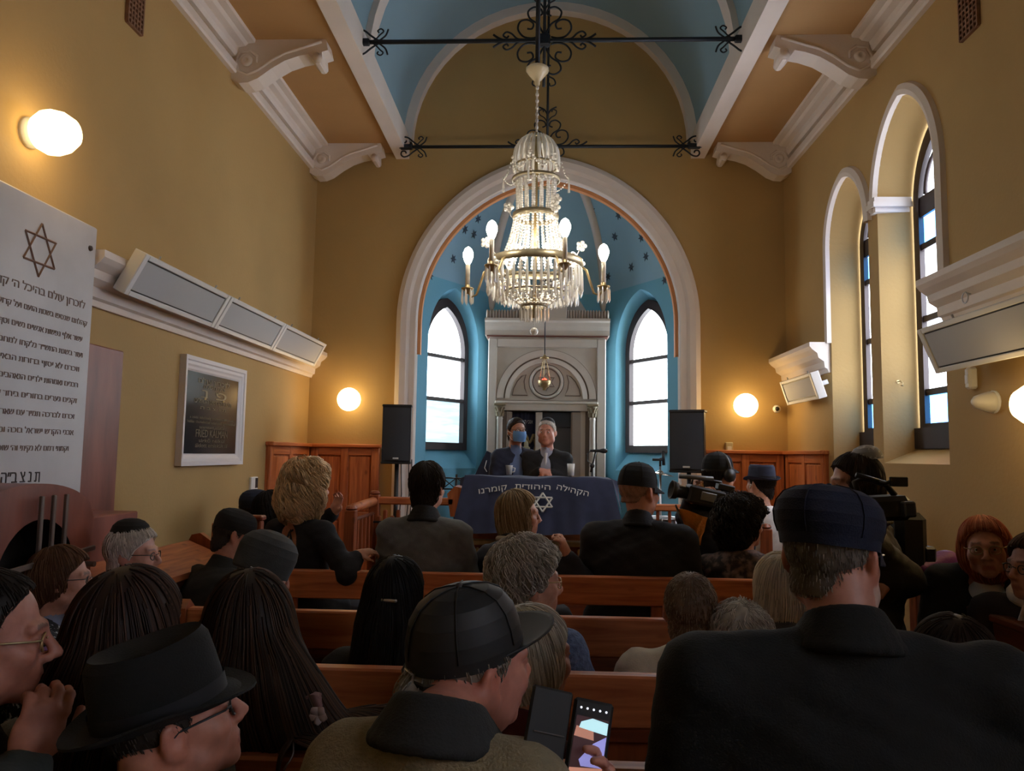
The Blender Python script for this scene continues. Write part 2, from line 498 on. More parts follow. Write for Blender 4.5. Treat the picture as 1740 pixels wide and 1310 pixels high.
# white moulding round the arch, then the orange band inside it
mb = MB()
sweep_arch(mb, ff, (-1.36, 1.36, 0.0, 2.94, 4.47), [(-.0, 0.0), (.0, .05), (.03, .075), (.085, .085), (.13, .06), (.145, .0)], 24)
o = mb.build('trim_chancel_arch', WHITE, smooth=False); struct(o)
mb = MB()
sweep_arch(mb, ff, OPEN_IN, [(-.035, 0.03), (-.025, .042), (.0, .045), (.035, .05)], 24)
o = mb.build('trim_arch_edge', WHITE); struct(o)
mb = MB()
sweep_arch(mb, lambda u, z, out: Vector((u, YF + .035 - out, z)), (-1.295, 1.295, 2.6, 2.94, 4.39), [(-.034, -.06), (-.032, .0), (-.006, .004), (.0, .0)], 24)
o = mb.build('trim_arch_orange_band', ORANGE); struct(o)

# flat soffits, barrel vault
for sgn, nm in ((-1, 'ceiling_soffit_left'), (1, 'ceiling_soffit_right')):
    xw = XL if sgn < 0 else XR
    x1 = sgn * VR
    o = MB().box((min(xw, x1), YB, ZS), (max(xw, x1), YF, ZS + .08)).build(nm, SOFFIT); struct(o)
    # edge beam, wall cornice, thin fillet
    mb = MB(); pr = [(sgn * (VR - .05), ZS - .06), (sgn * (VR - .05), ZS + .16), (sgn * (VR + .1), ZS + .16), (sgn * (VR + .1), ZS - .03), (sgn * (VR + .085), ZS - .06)]
    mb.prism([Vector((x, 0, z)) for x, z in pr], (0, YB, 0), (0, YF, 0))
    o = mb.build('trim_edge_beam', WHITE); struct(o)
    mb = MB(); pr = [(0, 0), (.0, -.13), (.03, -.13), (.045, -.10), (.05, -.06), (.10, -.05), (.12, -.03), (.17, -.025), (.175, 0)]
    mb.prism([Vector((xw - sgn * a, 0, ZS + z)) for a, z in pr], (0, YB, 0), (0, YF, 0))
    o = mb.build('trim_cornice', WHITE); struct(o)
    mb = MB(); pr = [(0, 0), (0, .09), (.03, .09), (.045, .07), (.045, .015), (.035, 0)]
    mb.prism([Vector((xw - sgn * a, 0, ZF + z)) for a, z in pr], (0, YB, 0), (0, YF, 0))
    o = mb.build('trim_fillet', WHITE); struct(o)
mb = MB(); NA = 28
P = [[Vector((VR * math.cos(PI * i / NA), y, VZ + VR * math.sin(PI * i / NA))) for i in range(NA + 1)] for y in (YB, 1.0, 4.0, YF)]
mb.grid(P)
o = mb.build('ceiling_vault', VAULTB, smooth=True); struct(o)
# ribs: one across the vault above the near tie rod, one against the arch wall
def rib(name, y0, y1, r0, r1):
    mb = MB()
    rows = []
    for (r, y) in ((r1, y0), (r0, y0), (r0, y1), (r1, y1)):
        rows.append([Vector((r * math.cos(PI * i / NA), y, VZ + r * math.sin(PI * i / NA))) for i in range(NA + 1)])
    for A, B in zip(rows[:-1], rows[1:]): loft(mb, A, B)
    return struct(mb.build(name, WHITE))
rib('trim_vault_rib', 5.70, 5.86, VR - .05, VR + .01)
rib('trim_vault_rib', 1.6, 1.76, VR - .05, VR + .01)
rib('trim_vault_end_rib', 7.40, 7.5, VR - .09, VR + .01)

# brackets: scrolled consoles under the soffits
def bracket(y, sgn, label):
    xw = XL if sgn < 0 else XR
    t = thing('ceiling_bracket', label, 'bracket', (xw, y, ZS - .15), 'white scroll brackets under the ceiling edge')
    d = -sgn
    T = .16
    out = [(0, 0), (0, -.30), (.06, -.335), (.13, -.33), (.20, -.30), (.30, -.225), (.40, -.165), (.50, -.13), (.575, -.115),
           (.60, -.15), (.63, -.185), (.66, -.185), (.68, -.15), (.675, -.10), (.72, -.085), (.70, 0)]
    poly = [Vector((xw + d * a, 0, ZS + z)) for a, z in out]
    mb = MB(); mb.prism(poly, (0, y - T / 2, 0), (0, y + T / 2, 0)); mb.build('console', WHITE, t)
    # raised rim on both faces along the lower curve, and the eye of the scroll
    for s2 in (-1, 1):
        mb = MB(); ys = y + s2 * T / 2
        mb.tube([Vector((xw + d * a, ys, ZS + z)) for a, z in ((.67, -.02), (.5, -.075), (.4, -.105), (.3, -.16), (.2, -.235), (.12, -.27), (.05, -.24), (.03, -.17), (.07, -.10), (.14, -.09), (.19, -.13), (.19, -.18))], .012, 6)
        mb.build('scroll_rim', WHITE, t, True)
        mb = MB()
        M = Matrix.Rotation(PI / 2 * (1 if s2 < 0 else -1), 3, 'X')
        rr, h = .045, .02
        mb.lathe([(rr, 0), (rr, h * .4), (rr * .7, h), (rr * .35, h), (rr * .25, h * .3), (.001, h * .3)], (xw + d * .115, ys, ZS - .165), 14, M)
        mb.build('scroll_eye', WHITE, t, True); mb = MB()
        mb.lathe([(.024, 0), (.024, .01), (.01, .012), (.001, .006)], (xw + d * .64, ys, ZS - .13), 12, M)
        mb.build('scroll_button', WHITE, t, True)
    mb = MB(); mb.tube([Vector((xw + d * .645, y - T / 2 - .012, ZS - .15)), Vector((xw + d * .645, y + T / 2 + .012, ZS - .15))], .034, 10)
    mb.build('scroll_knob', WHITE, t, True)
bracket(7.32, -1, 'white scroll bracket in the far left corner of the ceiling')
bracket(7.32, 1, 'white scroll bracket in the far right corner of the ceiling')
bracket(5.42, -1, 'white scroll bracket over the left wall, nearer than its twin in the corner')
bracket(5.42, 1, 'white scroll bracket over the two arched windows of the right wall')

# ------------------------------------------------------------------ apse
SPZ, APZ = 3.50, 4.98
def side_wall(sgn):
    a = Vector((sgn * APX, APY, 0)); b = Vector((sgn * APX2, APY2, 0)); L = (b - a).length; t = (b - a) / L
    nrm = Vector((-t.y, t.x, 0)) if sgn < 0 else Vector((t.y, -t.x, 0))     # outward
    fn = lambda u, z, out=0.0: a + t * u + nrm * (-out) + Vector((0, 0, z))
    hole = (.16, 1.04, 1.46, 2.80, 3.44)
    mb = MB(); wall_mesh(mb, fn, 0, L, 0, SPZ, [hole], 14)
    hin = (.20, 1.0, 1.66, 2.78, 3.34)
    loft(mb, [fn(u, z) for u, z in outline(hole, 14)], [fn(u, z, -.17) for u, z in outline(hin, 14)], True)
    o = mb.build('wall_apse_' + ('left' if sgn < 0 else 'right'), BLUE); struct(o)
    return fn, hin
AW = [side_wall(-1), side_wall(1)]
o = MB().add([(-APX2, APY2, 0), (APX2, APY2, 0), (APX2, APY2, SPZ), (-APX2, APY2, SPZ)], [(0, 1, 2, 3)]).build('wall_apse_back', BLUE); struct(o)
o = MB().add([(s * x, y, z) for s in (1,) for x, y, z in ((-APX, APY, 2.6), (-APX, APY, SPZ), (-1.9, APY, SPZ), (-1.9, APY, 2.6))] , [(0, 1, 2, 3)]).build('wall_apse_return_left', BLUE); struct(o)

# apse vault: cells rise from the walls to one crown behind the arch
apex = Vector((0, APY + .02, APZ))
def vcurve(base, n=14):
    pts = []
    for i in range(n + 1):
        a = (PI / 2 * .86) * i / n
        wx = (1 - math.cos(a)) / (1 - math.cos(PI / 2 * .86)); wz = math.sin(a) / math.sin(PI / 2 * .86)
        pts.append(Vector((base.x + (apex.x - base.x) * wx, base.y + (apex.y - base.y) * wx, base.z + (APZ - base.z) * wz)))
    return pts
corners = [Vector((-APX, APY, SPZ)), Vector((-APX2, APY2, SPZ)), Vector((APX2, APY2, SPZ)), Vector((APX, APY, SPZ))]
mb = MB()
for A, B in zip(corners[:-1], corners[1:]):
    cols = []
    for k in range(7):
        q = A.lerp(B, k / 6)
        # cells swell upward between the ribs like a small lunette
        c = vcurve(q)
        lift = math.sin(PI * k / 6) * .16
        cols.append([p_ + Vector((0, 0, lift * (1 - i / 14) * math.sin(PI * min(1, (i / 14) * 2.2 + .0) / 2.0 + .0))) for i, p_ in enumerate(c)])
    mb.grid(cols)
o = mb.build('ceiling_apse', APSEB, smooth=True); struct(o)
# gable closing the space between the vault edge and the arch wall
gp = vcurve(corners[0]) + vcurve(corners[3])[::-1]
mb = MB()
loft(mb, gp, [Vector((p_.x * 1.001, YF + .02, p_.z + 0.0)) for p_ in gp])
o = mb.build('ceiling_apse_front', BLUE); struct(o)
for k in (1, 2):
    mb = MB(); mb.tube([p_ - Vector((0, 0, .012)) for p_ in vcurve(corners[k], 20)], .05, 8)
    # small corbel at the foot of the rib
    c = corners[k]; mb.lathe([(.01, -.22), (.04, -.16), (.06, -.06), (.07, 0.0)], c, 10)
    o = mb.build('trim_apse_rib', WHITE, smooth=True); struct(o)

# ------------------------------------------------------------------ windows
def apse_window(sgn, fn, h, idx):
    a, b, s, zs, za = h
    o_out = -.17
    root = bpy.data.objects.new('window_%d' % idx, None); COL.objects.link(root); root.location = fn((a + b) / 2, s, o_out); struct(root)
    fo = outline(h, 14); fi = outline((a + .07, b - .07, s + .08, zs - .02, za - .10), 14)
    mb = MB(); d0, d1 = o_out + .06, o_out
    loft(mb, [fn(u, z, d0) for u, z in fo], [fn(u, z, d0) for u, z in fi], True)
    loft(mb, [fn(u, z, d0) for u, z in fi], [fn(u, z, d1) for u, z in fi], True)
    loft(mb, [fn(u, z, d0) for u, z in fo], [fn(u, z, d1) for u, z in fo], True)
    mb.build('window_frame', FRAMEW, root)
    zz = [s + .08, s + .08 + .47, s + .08 + .94, za - .10]
    for zc in zz[1:3]:
        mb = MB(); q = [fn(a + .06, zc - .02, d0 - .01), fn(b - .06, zc - .02, d0 - .01), fn(b - .06, zc + .02, d0 - .01), fn(a + .06, zc + .02, d0 - .01)]
        mb.prism(q, (0, 0, 0), fn(0, 0, d1 + .002) - fn(0, 0, d0 - .01)); mb.build('glazing_bar', FRAMEW, root)
    dp = o_out
    for i in range(3):
        mb = MB()
        if i < 2: pts = [(a + .06, zz[i]), (b - .06, zz[i]), (b - .06, zz[i + 1]), (a + .06, zz[i + 1])]
        else: pts = [(a + .07, zz[2])] + arch_pts(a + .065, b - .065, max(zs, zz[2] + .01), za - .09, 12) + [(b - .07, zz[2])]
        mb.add([fn(u, z, dp) for u, z in pts], [tuple(range(len(pts)))])
        mt = pane_mat('frosted_white_pane', (246, 250, 252))
        if i == 0 and sgn < 0: mt = pane_mat('striped_frosted_pane', (98, 106, 108), .06, (80, 96, 100))
        mb.build('pane', mt, root)
apse_window(-1, *AW[0], 1)
apse_window(1, *AW[1], 2)

def side_window(h, idx):
    a, b, s, zs, za = h
    fn = lambda u, z, out=0.0: Vector((XR + .26 + out, u, z))
    root = bpy.data.objects.new('window_%d' % idx, None); COL.objects.link(root); root.location = fn((a + b) / 2, s); struct(root)
    fo = outline((a, b, s, zs, za), 14); fw = .075
    hi = (a + fw, b - fw, s + .15, zs, za - .1); fi = outline(hi, 14)
    mb = MB(); d0, d1 = -.035, .0
    loft(mb, [fn(u, z, d0) for u, z in fo], [fn(u, z, d0) for u, z in fi], True)
    loft(mb, [fn(u, z, d0) for u, z in fi], [fn(u, z, d1) for u, z in fi], True)
    mb.build('window_frame', FRAMEW, root)
    mid = (a + b) / 2
    def bar(u0, u1, z0, z1, nm='glazing_bar', dd=.0):
        MB().box((XR + .26 - .026 + dd, u0, z0), (XR + .26 + d1 - .004, u1, z1)).build(nm, FRAMEW, root)
    zb = hi[2]; zt = zs
    bar(a + .05, b - .05, zt - .09, zt + .05, 'transom')
    lev = [zb, zb + .21, zb + .21 + (zt - .09 - zb - .42) / 2, zt - .09 - .21, zt - .09]
    for z in lev[1:4]: bar(a + .06, b - .06, z - .022, z + .022)
    bar(mid - .03, mid + .03, zb - .02, zt - .05, 'mullion')
    white = pane_mat('clear_white_pane', (244, 248, 255)); blue = pane_mat('blue_stained_pane', (88, 164, 236), .05); orange = pane_mat('amber_stained_pane', (240, 158, 48), .05)
    for i in range(4):
        for j, (u0, u1) in enumerate(((a + .07, mid - .02), (mid + .02, b - .07))):
            mt = white if i in (1, 2) else (orange if j == 0 else blue)
            MB().add([fn(u0, lev[i]), fn(u1, lev[i]), fn(u1, lev[i + 1]), fn(u0, lev[i + 1])], [(0, 1, 2, 3)]).build('pane', mt, root)
    pts = arch_pts(a + .07, b - .07, zt + .03, za - .09, 12)
    MB().add([fn(u, z) for u, z in pts], [tuple(range(len(pts)))]).build('pane', white, root)
    # tracery in the head: an inner white pointed line and one upright
    mb = MB(); mb.tube([fn(u, z, -.01) for u, z in arch_pts(a + .13, b - .13, zt + .06, za - .2, 10)], .014, 6); mb.build('tracery', FRAMEW, root, True)
    bar(mid - .012, mid + .012, zt + .04, za - .1, 'tracery_bar')
    # window board
    MB().box((XR + .19, a - .01, s - .02), (XR + .28, b + .01, s + .12)).build('window_sill', FRAMEW, root)
for i, h in enumerate(inner): side_window(h, 3 + i)  # the last two are the added, unseen pair that brings in extra daylight
# white mouldings round the two side windows and the little impost between them
mb = MB()
for (a, b, s, zs, za), z0 in zip(WIN, ((2.66, 3.37), (3.36, 2.57))):
    sweep_arch(mb, lambda u, z, out: Vector((XR - out, u, z)), (a, b, z0, zs, za), [(-.0, -.02), (-.0, .035), (.03, .045), (.065, .03), (.075, -.005)], 18)
o = mb.build('trim_window_arches', WHITE); struct(o)
mb = MB()
for k, (e, z) in enumerate(((.0, 3.36), (.02, 3.395), (.01, 3.43))):
    mb.box((XR - .03 - e, 5.36 - e, z), (XR + .22, 5.45 + e, z + .035))
o = mb.build('trim_impost', WHITE); struct(o)

# cornices half way up the side walls
CPROF = [(0, 0), (.02, 0), (.03, .03), (.05, .04), (.055, .09), (.10, .12), (.11, .16), (.15, .19), (.17, .215), (.17, .25), (0, .25)]
def half_cornice(nm, xw, sgn, y0, y1, z0):
    mb = MB(); mb.prism([Vector((xw - sgn * a, 0, z0 + z)) for a, z in CPROF], (0, y0, 0), (0, y1, 0))
    return struct(mb.build(nm, WHITE))
half_cornice('trim_left_cornice', XL, -1, 3.62, YF, 2.35)
half_cornice('trim_right_far_cornice', XR, 1, 6.34, YF, 2.33)
half_cornice('trim_right_near_cornice', XR, 1, 1.0, 4.52, 2.42)

# ================================================================== LIGHT FITTINGS
CRYS = crystal_mat('cut_crystal', (246, 244, 238), 0.3)
CRYSB = crystal_mat('blue_crystal', (60, 70, 170), 0.3)
BEAD = crystal_mat('milky_glass_beads', (250, 246, 238), 0.15)
BULB = emit('lit_bulb_glass', (255, 246, 230), 30.0)
GLOBE = emit('lit_globe_glass', (255, 224, 160), 6.0)

def point_light(name, loc, watts, rgb, radius, parent=None):
    ld = bpy.data.lights.new(name, 'POINT'); ld.energy = watts; ld.color = lin(rgb); ld.shadow_soft_size = radius
    o = bpy.data.objects.new(name, ld); COL.objects.link(o); o.location = loc
    if parent is not None:
        o.parent = parent; o.location = Vector(loc) - rootloc(parent)
    return o

# ---- chandelier
cy = 4.9
cc = at(909, 450, Y=cy); CX = cc.x
pz = lambda py, dy=0.0: at(909, py, Y=cy + dy).z
S = cy / FPX                                   # metres per photo pixel at the chandelier
ch = thing('chandelier', 'large crystal chandelier with lit candle bulbs hanging in the middle of the hall', 'chandelier', (CX, cy, pz(545)))
CT = lambda z: Vector((CX, cy, z))
# hanging rod and glass smoke bell
zb = pz(115)
MB().tube([CT(zb + .02), CT(6.19)], .016, 8).build('hanging_rod', IRON, ch, True)
mb = MB(); mb.lathe([(.012, -.13), (.02, -.115), (.018, -.10), (.03, -.085), (.05, -.06), (.075, -.03), (.078, -.01), (.066, .0), (.06, -.005), (.02, -.05), (.01, -.06)], CT(zb), 20, closed=False)
mb.build('smoke_bell', crystal_mat('bell_glass', (236, 222, 190), 0.5), ch, True)
mb = MB(); mb.lathe([(.01, -.055), (.026, -.045), (.03, .0), (.034, .018), (.01, .025)], CT(zb), 12); mb.build('bell_cup', GOLD, ch, True)
mb = MB()
zc0, zc1 = pz(225), zb - .13
for i in range(14):
    z = zc0 + (zc1 - zc0) * (i + .5) / 14
    mb.ball(CT(z), .008 + .004 * (i % 2), 6, 4, 1.5)
mb.build('bead_chain', BEAD, ch, True)['kind'] = 'stuff'
# brass rings
BRONZE = mat('dull_bronze', (158, 146, 118), .4, .6, var=.15, vscale=20)
def ring(py, r, h, nm='ring', m=BRONZE, t=.008):
    z = pz(py); mb = MB()
    mb.lathe([(r - t, z - h / 2), (r, z - h / 2), (r + .003, z), (r, z + h / 2), (r - t, z + h / 2), (r - t, z - h / 2)], (CX, cy, 0), 40, closed=False)
    return mb.build(nm, m, ch, True)
R1 = 82 * S
ring(450, R1, .05, 'main_ring'); ring(368, 40 * S, .035, 'upper_ring'); ring(306, 42 * S, .02, 'neck_ring'); ring(283, 39 * S, .012, 'crown_ring')
ring(520, 23 * S, .02, 'bottom_ring'); ring(478, 66 * S, .012, 'middle_ring'); ring(498, 55 * S, .010, 'lower_ring'); ring(236, 18 * S, .012, 'top_ring')
MB().tube([CT(pz(540)), CT(zc0)], .012, 8).build('stem', GOLD, ch, True)
def strand(p0, p1, n, r, sag=0.0, m=BEAD, nm='bead_strand', taper=0.0):
    mb = MB()
    for i in range(n):
        t_ = (i + .5) / n
        p = Vector(p0).lerp(Vector(p1), t_) - Vector((0, 0, sag * 4 * t_ * (1 - t_)))
        mb.ball(p, r * (1 + taper * t_), 6, 4)
    return mb.build(nm, m, ch, True)
def pol(r, a, z): return Vector((CX + r * math.cos(a), cy + r * math.sin(a), z))
# crown: drops over a dome
for i in range(22):
    a = 2 * PI * i / 22
    mb = MB(); path = [pol(r * S, a, pz(py)) for r, py in ((18, 233), (28, 242), (36, 256), (39, 272), (38, 286))]
    mb.tube(path, [.006, .012, .015, .013, .005], 5); mb.build('crown_drop', CRYS, ch)
# swags round the crown, their hooks and hanging drops
for i in range(6):
    a0, a1 = 2 * PI * i / 6 + .3, 2 * PI * (i + 1) / 6 + .3
    strand(pol(44 * S, a0, pz(268)), pol(44 * S, a1, pz(268)), 13, .009, 26 * S)
    if i % 2 == 0:
        a0 = (3.05, 0, .12, 0, 4.5)[i]
        strand(pol(44 * S, a0, pz(272)), pol(58 * S, a0, pz(300)), 8, .007, .03)
        mb = MB(); mb.tube([pol(58 * S, a0, pz(298)), pol(58 * S, a0, pz(325))], [.006, .008], 5); mb.build('hanging_drop', CRYS, ch)
        strand(pol(58 * S, a0, pz(300)), pol(40 * S, a0 + .6, pz(316)), 9, .006, .03)
for i in range(15):                               # columns of beads round the neck
    a = 2 * PI * i / 15
    strand(pol(33 * S, a, pz(308)), pol(31 * S, a, pz(366)), 15, .0145)
for i in range(30):                               # tent of beads down to the main ring
    a = 2 * PI * i / 30
    mb = MB()
    for k in range(15):
        t_ = k / 14
        rr = 37 + 12 * t_ + 10 * t_ ** 3
        mb.ball(pol(rr * S, a, pz(374 + 68 * t_)), .0085 + .003 * t_, 6, 4)
    mb.build('tent_strand', BEAD, ch, True)
for i in range(44):                               # long prisms round the main ring
    a = 2 * PI * i / 44
    z0 = pz(456); L = (46 + 6 * math.sin(i * 2.4)) * S
    mb = MB(); mb.lathe([(.001, z0 - L), (.012, z0 - L * .86), (.0085, z0 - L * .2), (.006, z0 - .012), (.001, z0)], pol(R1 - .004, a, 0), 5, closed=False); mb.build('long_prism', CRYS, ch)
for (r, p0, p1, n, m) in ((66, 480, 514, 34, CRYS), (55, 500, 518, 28, CRYS), (62, 492, 502, 16, CRYSB), (24, 522, 546, 12, CRYS), (12, 522, 548, 7, CRYS)):
    for i in range(n):
        a = 2 * PI * (i + .5) / n; z0 = pz(p0); L = z0 - pz(p1)
        mb = MB(); mb.lathe([(.001, z0 - L), (.010, z0 - L * .8), (.007, z0 - L * .2), (.001, z0)], pol(r * S, a, 0), 5, closed=False)
        mb.build('blue_drop' if m is CRYSB else 'short_prism', m, ch)
for i in range(24):                               # basket of bead strings under the prisms
    a = 2 * PI * i / 24
    mb = MB()
    for k in range(12):
        t_ = k / 11; mb.ball(pol((80 - 56 * t_ ** 1.4) * S, a, pz(462 + 56 * t_)), .009, 6, 4)
    mb.build('basket_strand', BEAD, ch, True)
mb = MB(); mb.ball(CT(pz(563)), .026, 10, 8); mb.tube([CT(pz(545)), CT(pz(558))], .004, 5); mb.build('bottom_ball', CRYS, ch, True)
# six arms with candles
for i, deg in enumerate((174.5, 234.5, 294.5, 354.5, 54.5, 114.5)):
    a = math.radians(deg); rr = 118 * S
    zc = pz(490); side = True
    zcup = zc if i in (0, 3) else pz(476)
    path = [pol(R1 + (rr - R1) * q, a, pz(452) + (zcup - pz(452)) * w_) for q, w_ in ((0, .1), (.2, .25), (.35, .7), (.55, 1.25), (.8, 1.35), (1, 1.05))]
    arm = MB().tube(path, .008, 6).build('arm', GOLD, ch, True)
    c = pol(rr, a, zcup)
    mb = MB(); mb.lathe([(.008, -.03), (.02, -.012), (.04, .0), (.042, .008), (.016, .012), (.016, .03), (.001, .03)], c, 14); cup = mb.build('candle_cup', GOLD, ch, True)
    for k in range(7):
        b = 2 * PI * k / 7
        mb = MB(); mb.lathe([(.001, -.10), (.0075, -.085), (.006, -.02), (.001, .0)], c + Vector((.037 * math.cos(b), .037 * math.sin(b), 0)), 5, closed=False); mb.build('cup_prism', CRYS, cup)
    mb = MB(); mb.lathe([(.0145, .012), (.0145, .165), (.010, .172)], c, 10); mb.build('candle', mat('ivory_candle_tube', (236, 226, 206), .5), ch, True)
    mb = MB(); mb.lathe([(.010, .165), (.022, .185), (.034, .22), (.034, .245), (.022, .272), (.006, .285), (.001, .286)], c, 12); mb.build('bulb', BULB, ch, True)
    point_light('candle_light', c + Vector((0, 0, .235)), CANDLE_W, (255, 244, 226), .04)
# glass flowers beside the arms
for (px, py, ddy) in ((826, 412, -.2), (838, 445, -.25), (988, 418, .1), (972, 438, .0), (985, 448, .05), (943, 352, -.1), (945, 338, -.1), (864, 352, .0)):
    p = at(px, py, Y=cy + ddy); mb = MB()
    for k in range(5):
        b = 2 * PI * k / 5; mb.ball(p + Vector((.022 * math.cos(b), 0, .022 * math.sin(b))), .016, 7, 5)
    mb.ball(p, .012, 6, 4)
    base = pol(60 * S if py > 400 else 38 * S, math.atan2(p.y - cy, p.x - CX), pz(450 if py > 400 else 372))
    mb.tube([p, p.lerp(base, .5) + Vector((0, 0, -.02)), base], .004, 5)
    mb.build('glass_flower', BEAD, ch, True)
for k in range(4):
    a = PI / 2 * k + .6
    p = pol(34 * S, a, pz(428)); mb = MB(); mb.lathe([(.006, -.03), (.018, -.01), (.02, .01), (.008, .03)], p, 8); mb.build('inner_bulb', BULB, ch, True)
point_light('inner_light', CT(pz(415)), CANDLE_W * 2.2, (255, 242, 220), .06)

# ---- wall globes
def sconce(p, nrm, label, r=.105, pear=False, watts=SCONCE_W):
    p = Vector(p); t = thing('wall_globe_lamp', label, 'lamp', p, 'round lit globe lamps on the walls')
    n = Vector(nrm)
    M = n.to_track_quat('Z', 'Y').to_matrix()
    MB().lathe([(.001, 0), (.07, 0), (.07, .015), (.045, .03), (.045, .055), (.001, .055)], p, 18, M).build('wall_plate', PLASTW, t, True)
    if pear: prof = [(.03, .03), (.075, .06), (.10, .12), (.105, .17), (.09, .23), (.05, .27), (.001, .285)]
    else: prof = [(.03, .03), (r * .75, .05), (r * .97, .09), (r, .125), (r * .9, .17), (r * .6, .215), (.001, .235)]
    MB().lathe(prof, p, 22, M).build('globe', GLOBE, t, True)
    point_light('globe_light', p + n * .36, watts, (255, 206, 134), .1)
    return t
sconce(at(48, 226, X=XL), (1, 0, 0), 'lit globe lamp high on the left wall above the marble memorial', .102, False, SCONCE_W * .7)
sconce(at(598, 680, Y=YF), (0, -1, 0), 'lit globe lamp on the far wall to the left of the arch', .115)
sconce(at(1262, 690, Y=YF), (0, -1, 0), 'lit globe lamp on the far wall to the right of the arch', .115)
sconce(at(1812, 688, X=XR), (-1, 0, 0), 'lit globe lamp at the right edge beside the white plastic cap', .10, False, SCONCE_W * .6)

# ---- iron tie rods with scrollwork
def scroll(cx, cz, y, r, a0, turns, sgn, n=18, k=.35):
    return [Vector((cx + sgn * r * (1 - (1 - k) * i / n) * math.cos(a0 + turns * 2 * PI * i / n), y, cz + r * (1 - (1 - k) * i / n) * math.sin(a0 + turns * 2 * PI * i / n))) for i in range(n + 1)]
def s_curl(y, base, tip, curl, sgn, up):
    """one C scroll leaving the bar at base, bulging to tip and curling in"""
    bx, bz = base; tx, tz = tip
    pts = []
    for i in range(10):
        t_ = i / 9; pts.append(Vector((bx + (tx - bx) * t_, y, bz + (tz - bz) * (t_ ** 2))))
    a = PI / 2
    for i in range(1, 20):
        q = i / 19; r = curl * (1 - .75 * q); ang = -PI / 2 + q * 1.6 * 2 * PI
        pts.append(Vector((tx - sgn * math.sin(q * 1.5 * 2 * PI) * r * -1, y, tz + up * (curl - r * math.cos(q * 1.5 * 2 * PI)))))
    return pts
def tie_rod(Y, x0, x1, z, xm, label, rod_up, full=True):
    t = thing('iron_tie_rod', label, 'tie rod', ((x0 + x1) / 2, Y, z), 'wrought iron tie rods across the vault')
    MB().tube([(x0, Y, z), (x1, Y, z)], .017, 8).build('bar', IRON, t, True)
    MB().tube([(xm, Y, z - (.0 if not full else .36)), (xm, Y, rod_up)], .012, 8).build('hanger', IRON, t, True)
    mb = MB(); mb.bbox((xm - .045, Y - .03, z - .05), (xm + .045, Y + .03, z + .05), .015); mb.build('boss', IRON, t)
    def scr(pts, r=.0075):
        q = [pts[0]] + pts + [pts[-1]]; sm = []
        for i in range(1, len(q) - 2):
            for k in range(5):
                u = k / 5; a, b, c, d = q[i - 1], q[i], q[i + 1], q[i + 2]
                sm.append(.5 * (2 * b + (c - a) * u + (2 * a - 5 * b + 4 * c - d) * u * u + (3 * b - a - 3 * c + d) * u ** 3))
        pts = sm + [pts[-1]]
        MB().tube(pts, r, 6).build('scroll', IRON, t, True)
    # end clasps
    for xe, sg in ((x0, 1), (x1, -1)):
        for up in (1, -1):
            P = [(.27, .0), (.20, .012), (.14, .05), (.09, .09), (.045, .10), (.02, .075), (.03, .045), (.06, .045), (.07, .065)]
            scr([Vector((xe + sg * a, Y, z + up * b)) for a, b in P], .008)
            P = [(.12, .0), (.17, .02), (.21, .06), (.235, .085), (.215, .105), (.19, .09), (.20, .075)]
            scr([Vector((xe + sg * a, Y, z + up * b)) for a, b in P], .006)
            P = [(.20, .01), (.25, .05), (.27, .10)]
            scr([Vector((xe + sg * a, Y, z + up * b)) for a, b in P], .007)
        MB().bbox((xe + sg * .07 - .06, Y - .022, z - .025), (xe + sg * .07 + .06, Y + .022, z + .025), .008).build('clasp', IRON, t)
    # cross of scrolls in the middle: along the bar, then up and down the hanger
    for sg in (1, -1):
        for up in (1, -1):
            if not full and up < 0: 
                P = [(.10, .0), (.15, -.02), (.16, -.07), (.12, -.10), (.08, -.08), (.09, -.05)]
                scr([Vector((xm + sg * a, Y, z + b)) for a, b in P]); continue
            # big C off the bar
            P = [(.05, .03), (.10, .02), (.16, .035), (.20, .09), (.185, .15), (.13, .165), (.085, .135), (.095, .095), (.13, .095)]
            scr([Vector((xm + sg * a, Y, z + up * b)) for a, b in P])
            P = [(.015, .04), (.035, .12), (.08, .165), (.06, .22), (.02, .235)] if False else [(.012, .06), (.05, .13), (.11, .175), (.125, .23), (.08, .265), (.03, .25), (.02, .21), (.05, .195)]
            scr([Vector((xm + sg * a, Y, z + up * b)) for a, b in P])
            P = [(.12, .0), (.20, .015), (.245, .055), (.285, .07), (.31, .045), (.285, .025), (.27, .04)]
            scr([Vector((xm + sg * a, Y, z + up * b)) for a, b in P])
            P = [(.28, .0), (.34, .02), (.385, .05)]
            scr([Vector((xm + sg * a, Y, z + up * b)) for a, b in P], .009)
            P = [(.0, .24), (.03, .29), (.075, .32), (.085, .36), (.05, .375), (.04, .35)]
            scr([Vector((xm + sg * a, Y, z + up * b * (1 if up > 0 else .95))) for a, b in P], .006)
            P = [(.0, .32), (.03, .37), (.085, .40)]
            if up > 0: scr([Vector((xm + sg * a, Y, z + up * b)) for a, b in P], .008)
            P = [(.0, .33), (.0, .43)]
    return t
r1a, r1b = at(582, 64, Z=4.75), at(1275, 72, Z=4.75)
tie_rod(5.5, -1.50, 1.50, at(925, 69, Y=5.5).z, at(925, 69, Y=5.5).x, 'black iron tie rod with scrolled cross in front, nearer one at the top', 6.18)
tie_rod(7.22, -1.47, 1.47, at(930, 249, Y=7.22).z, at(930, 249, Y=7.22).x, 'black iron tie rod behind the chandelier, farther one against the arch wall', 6.15, False)

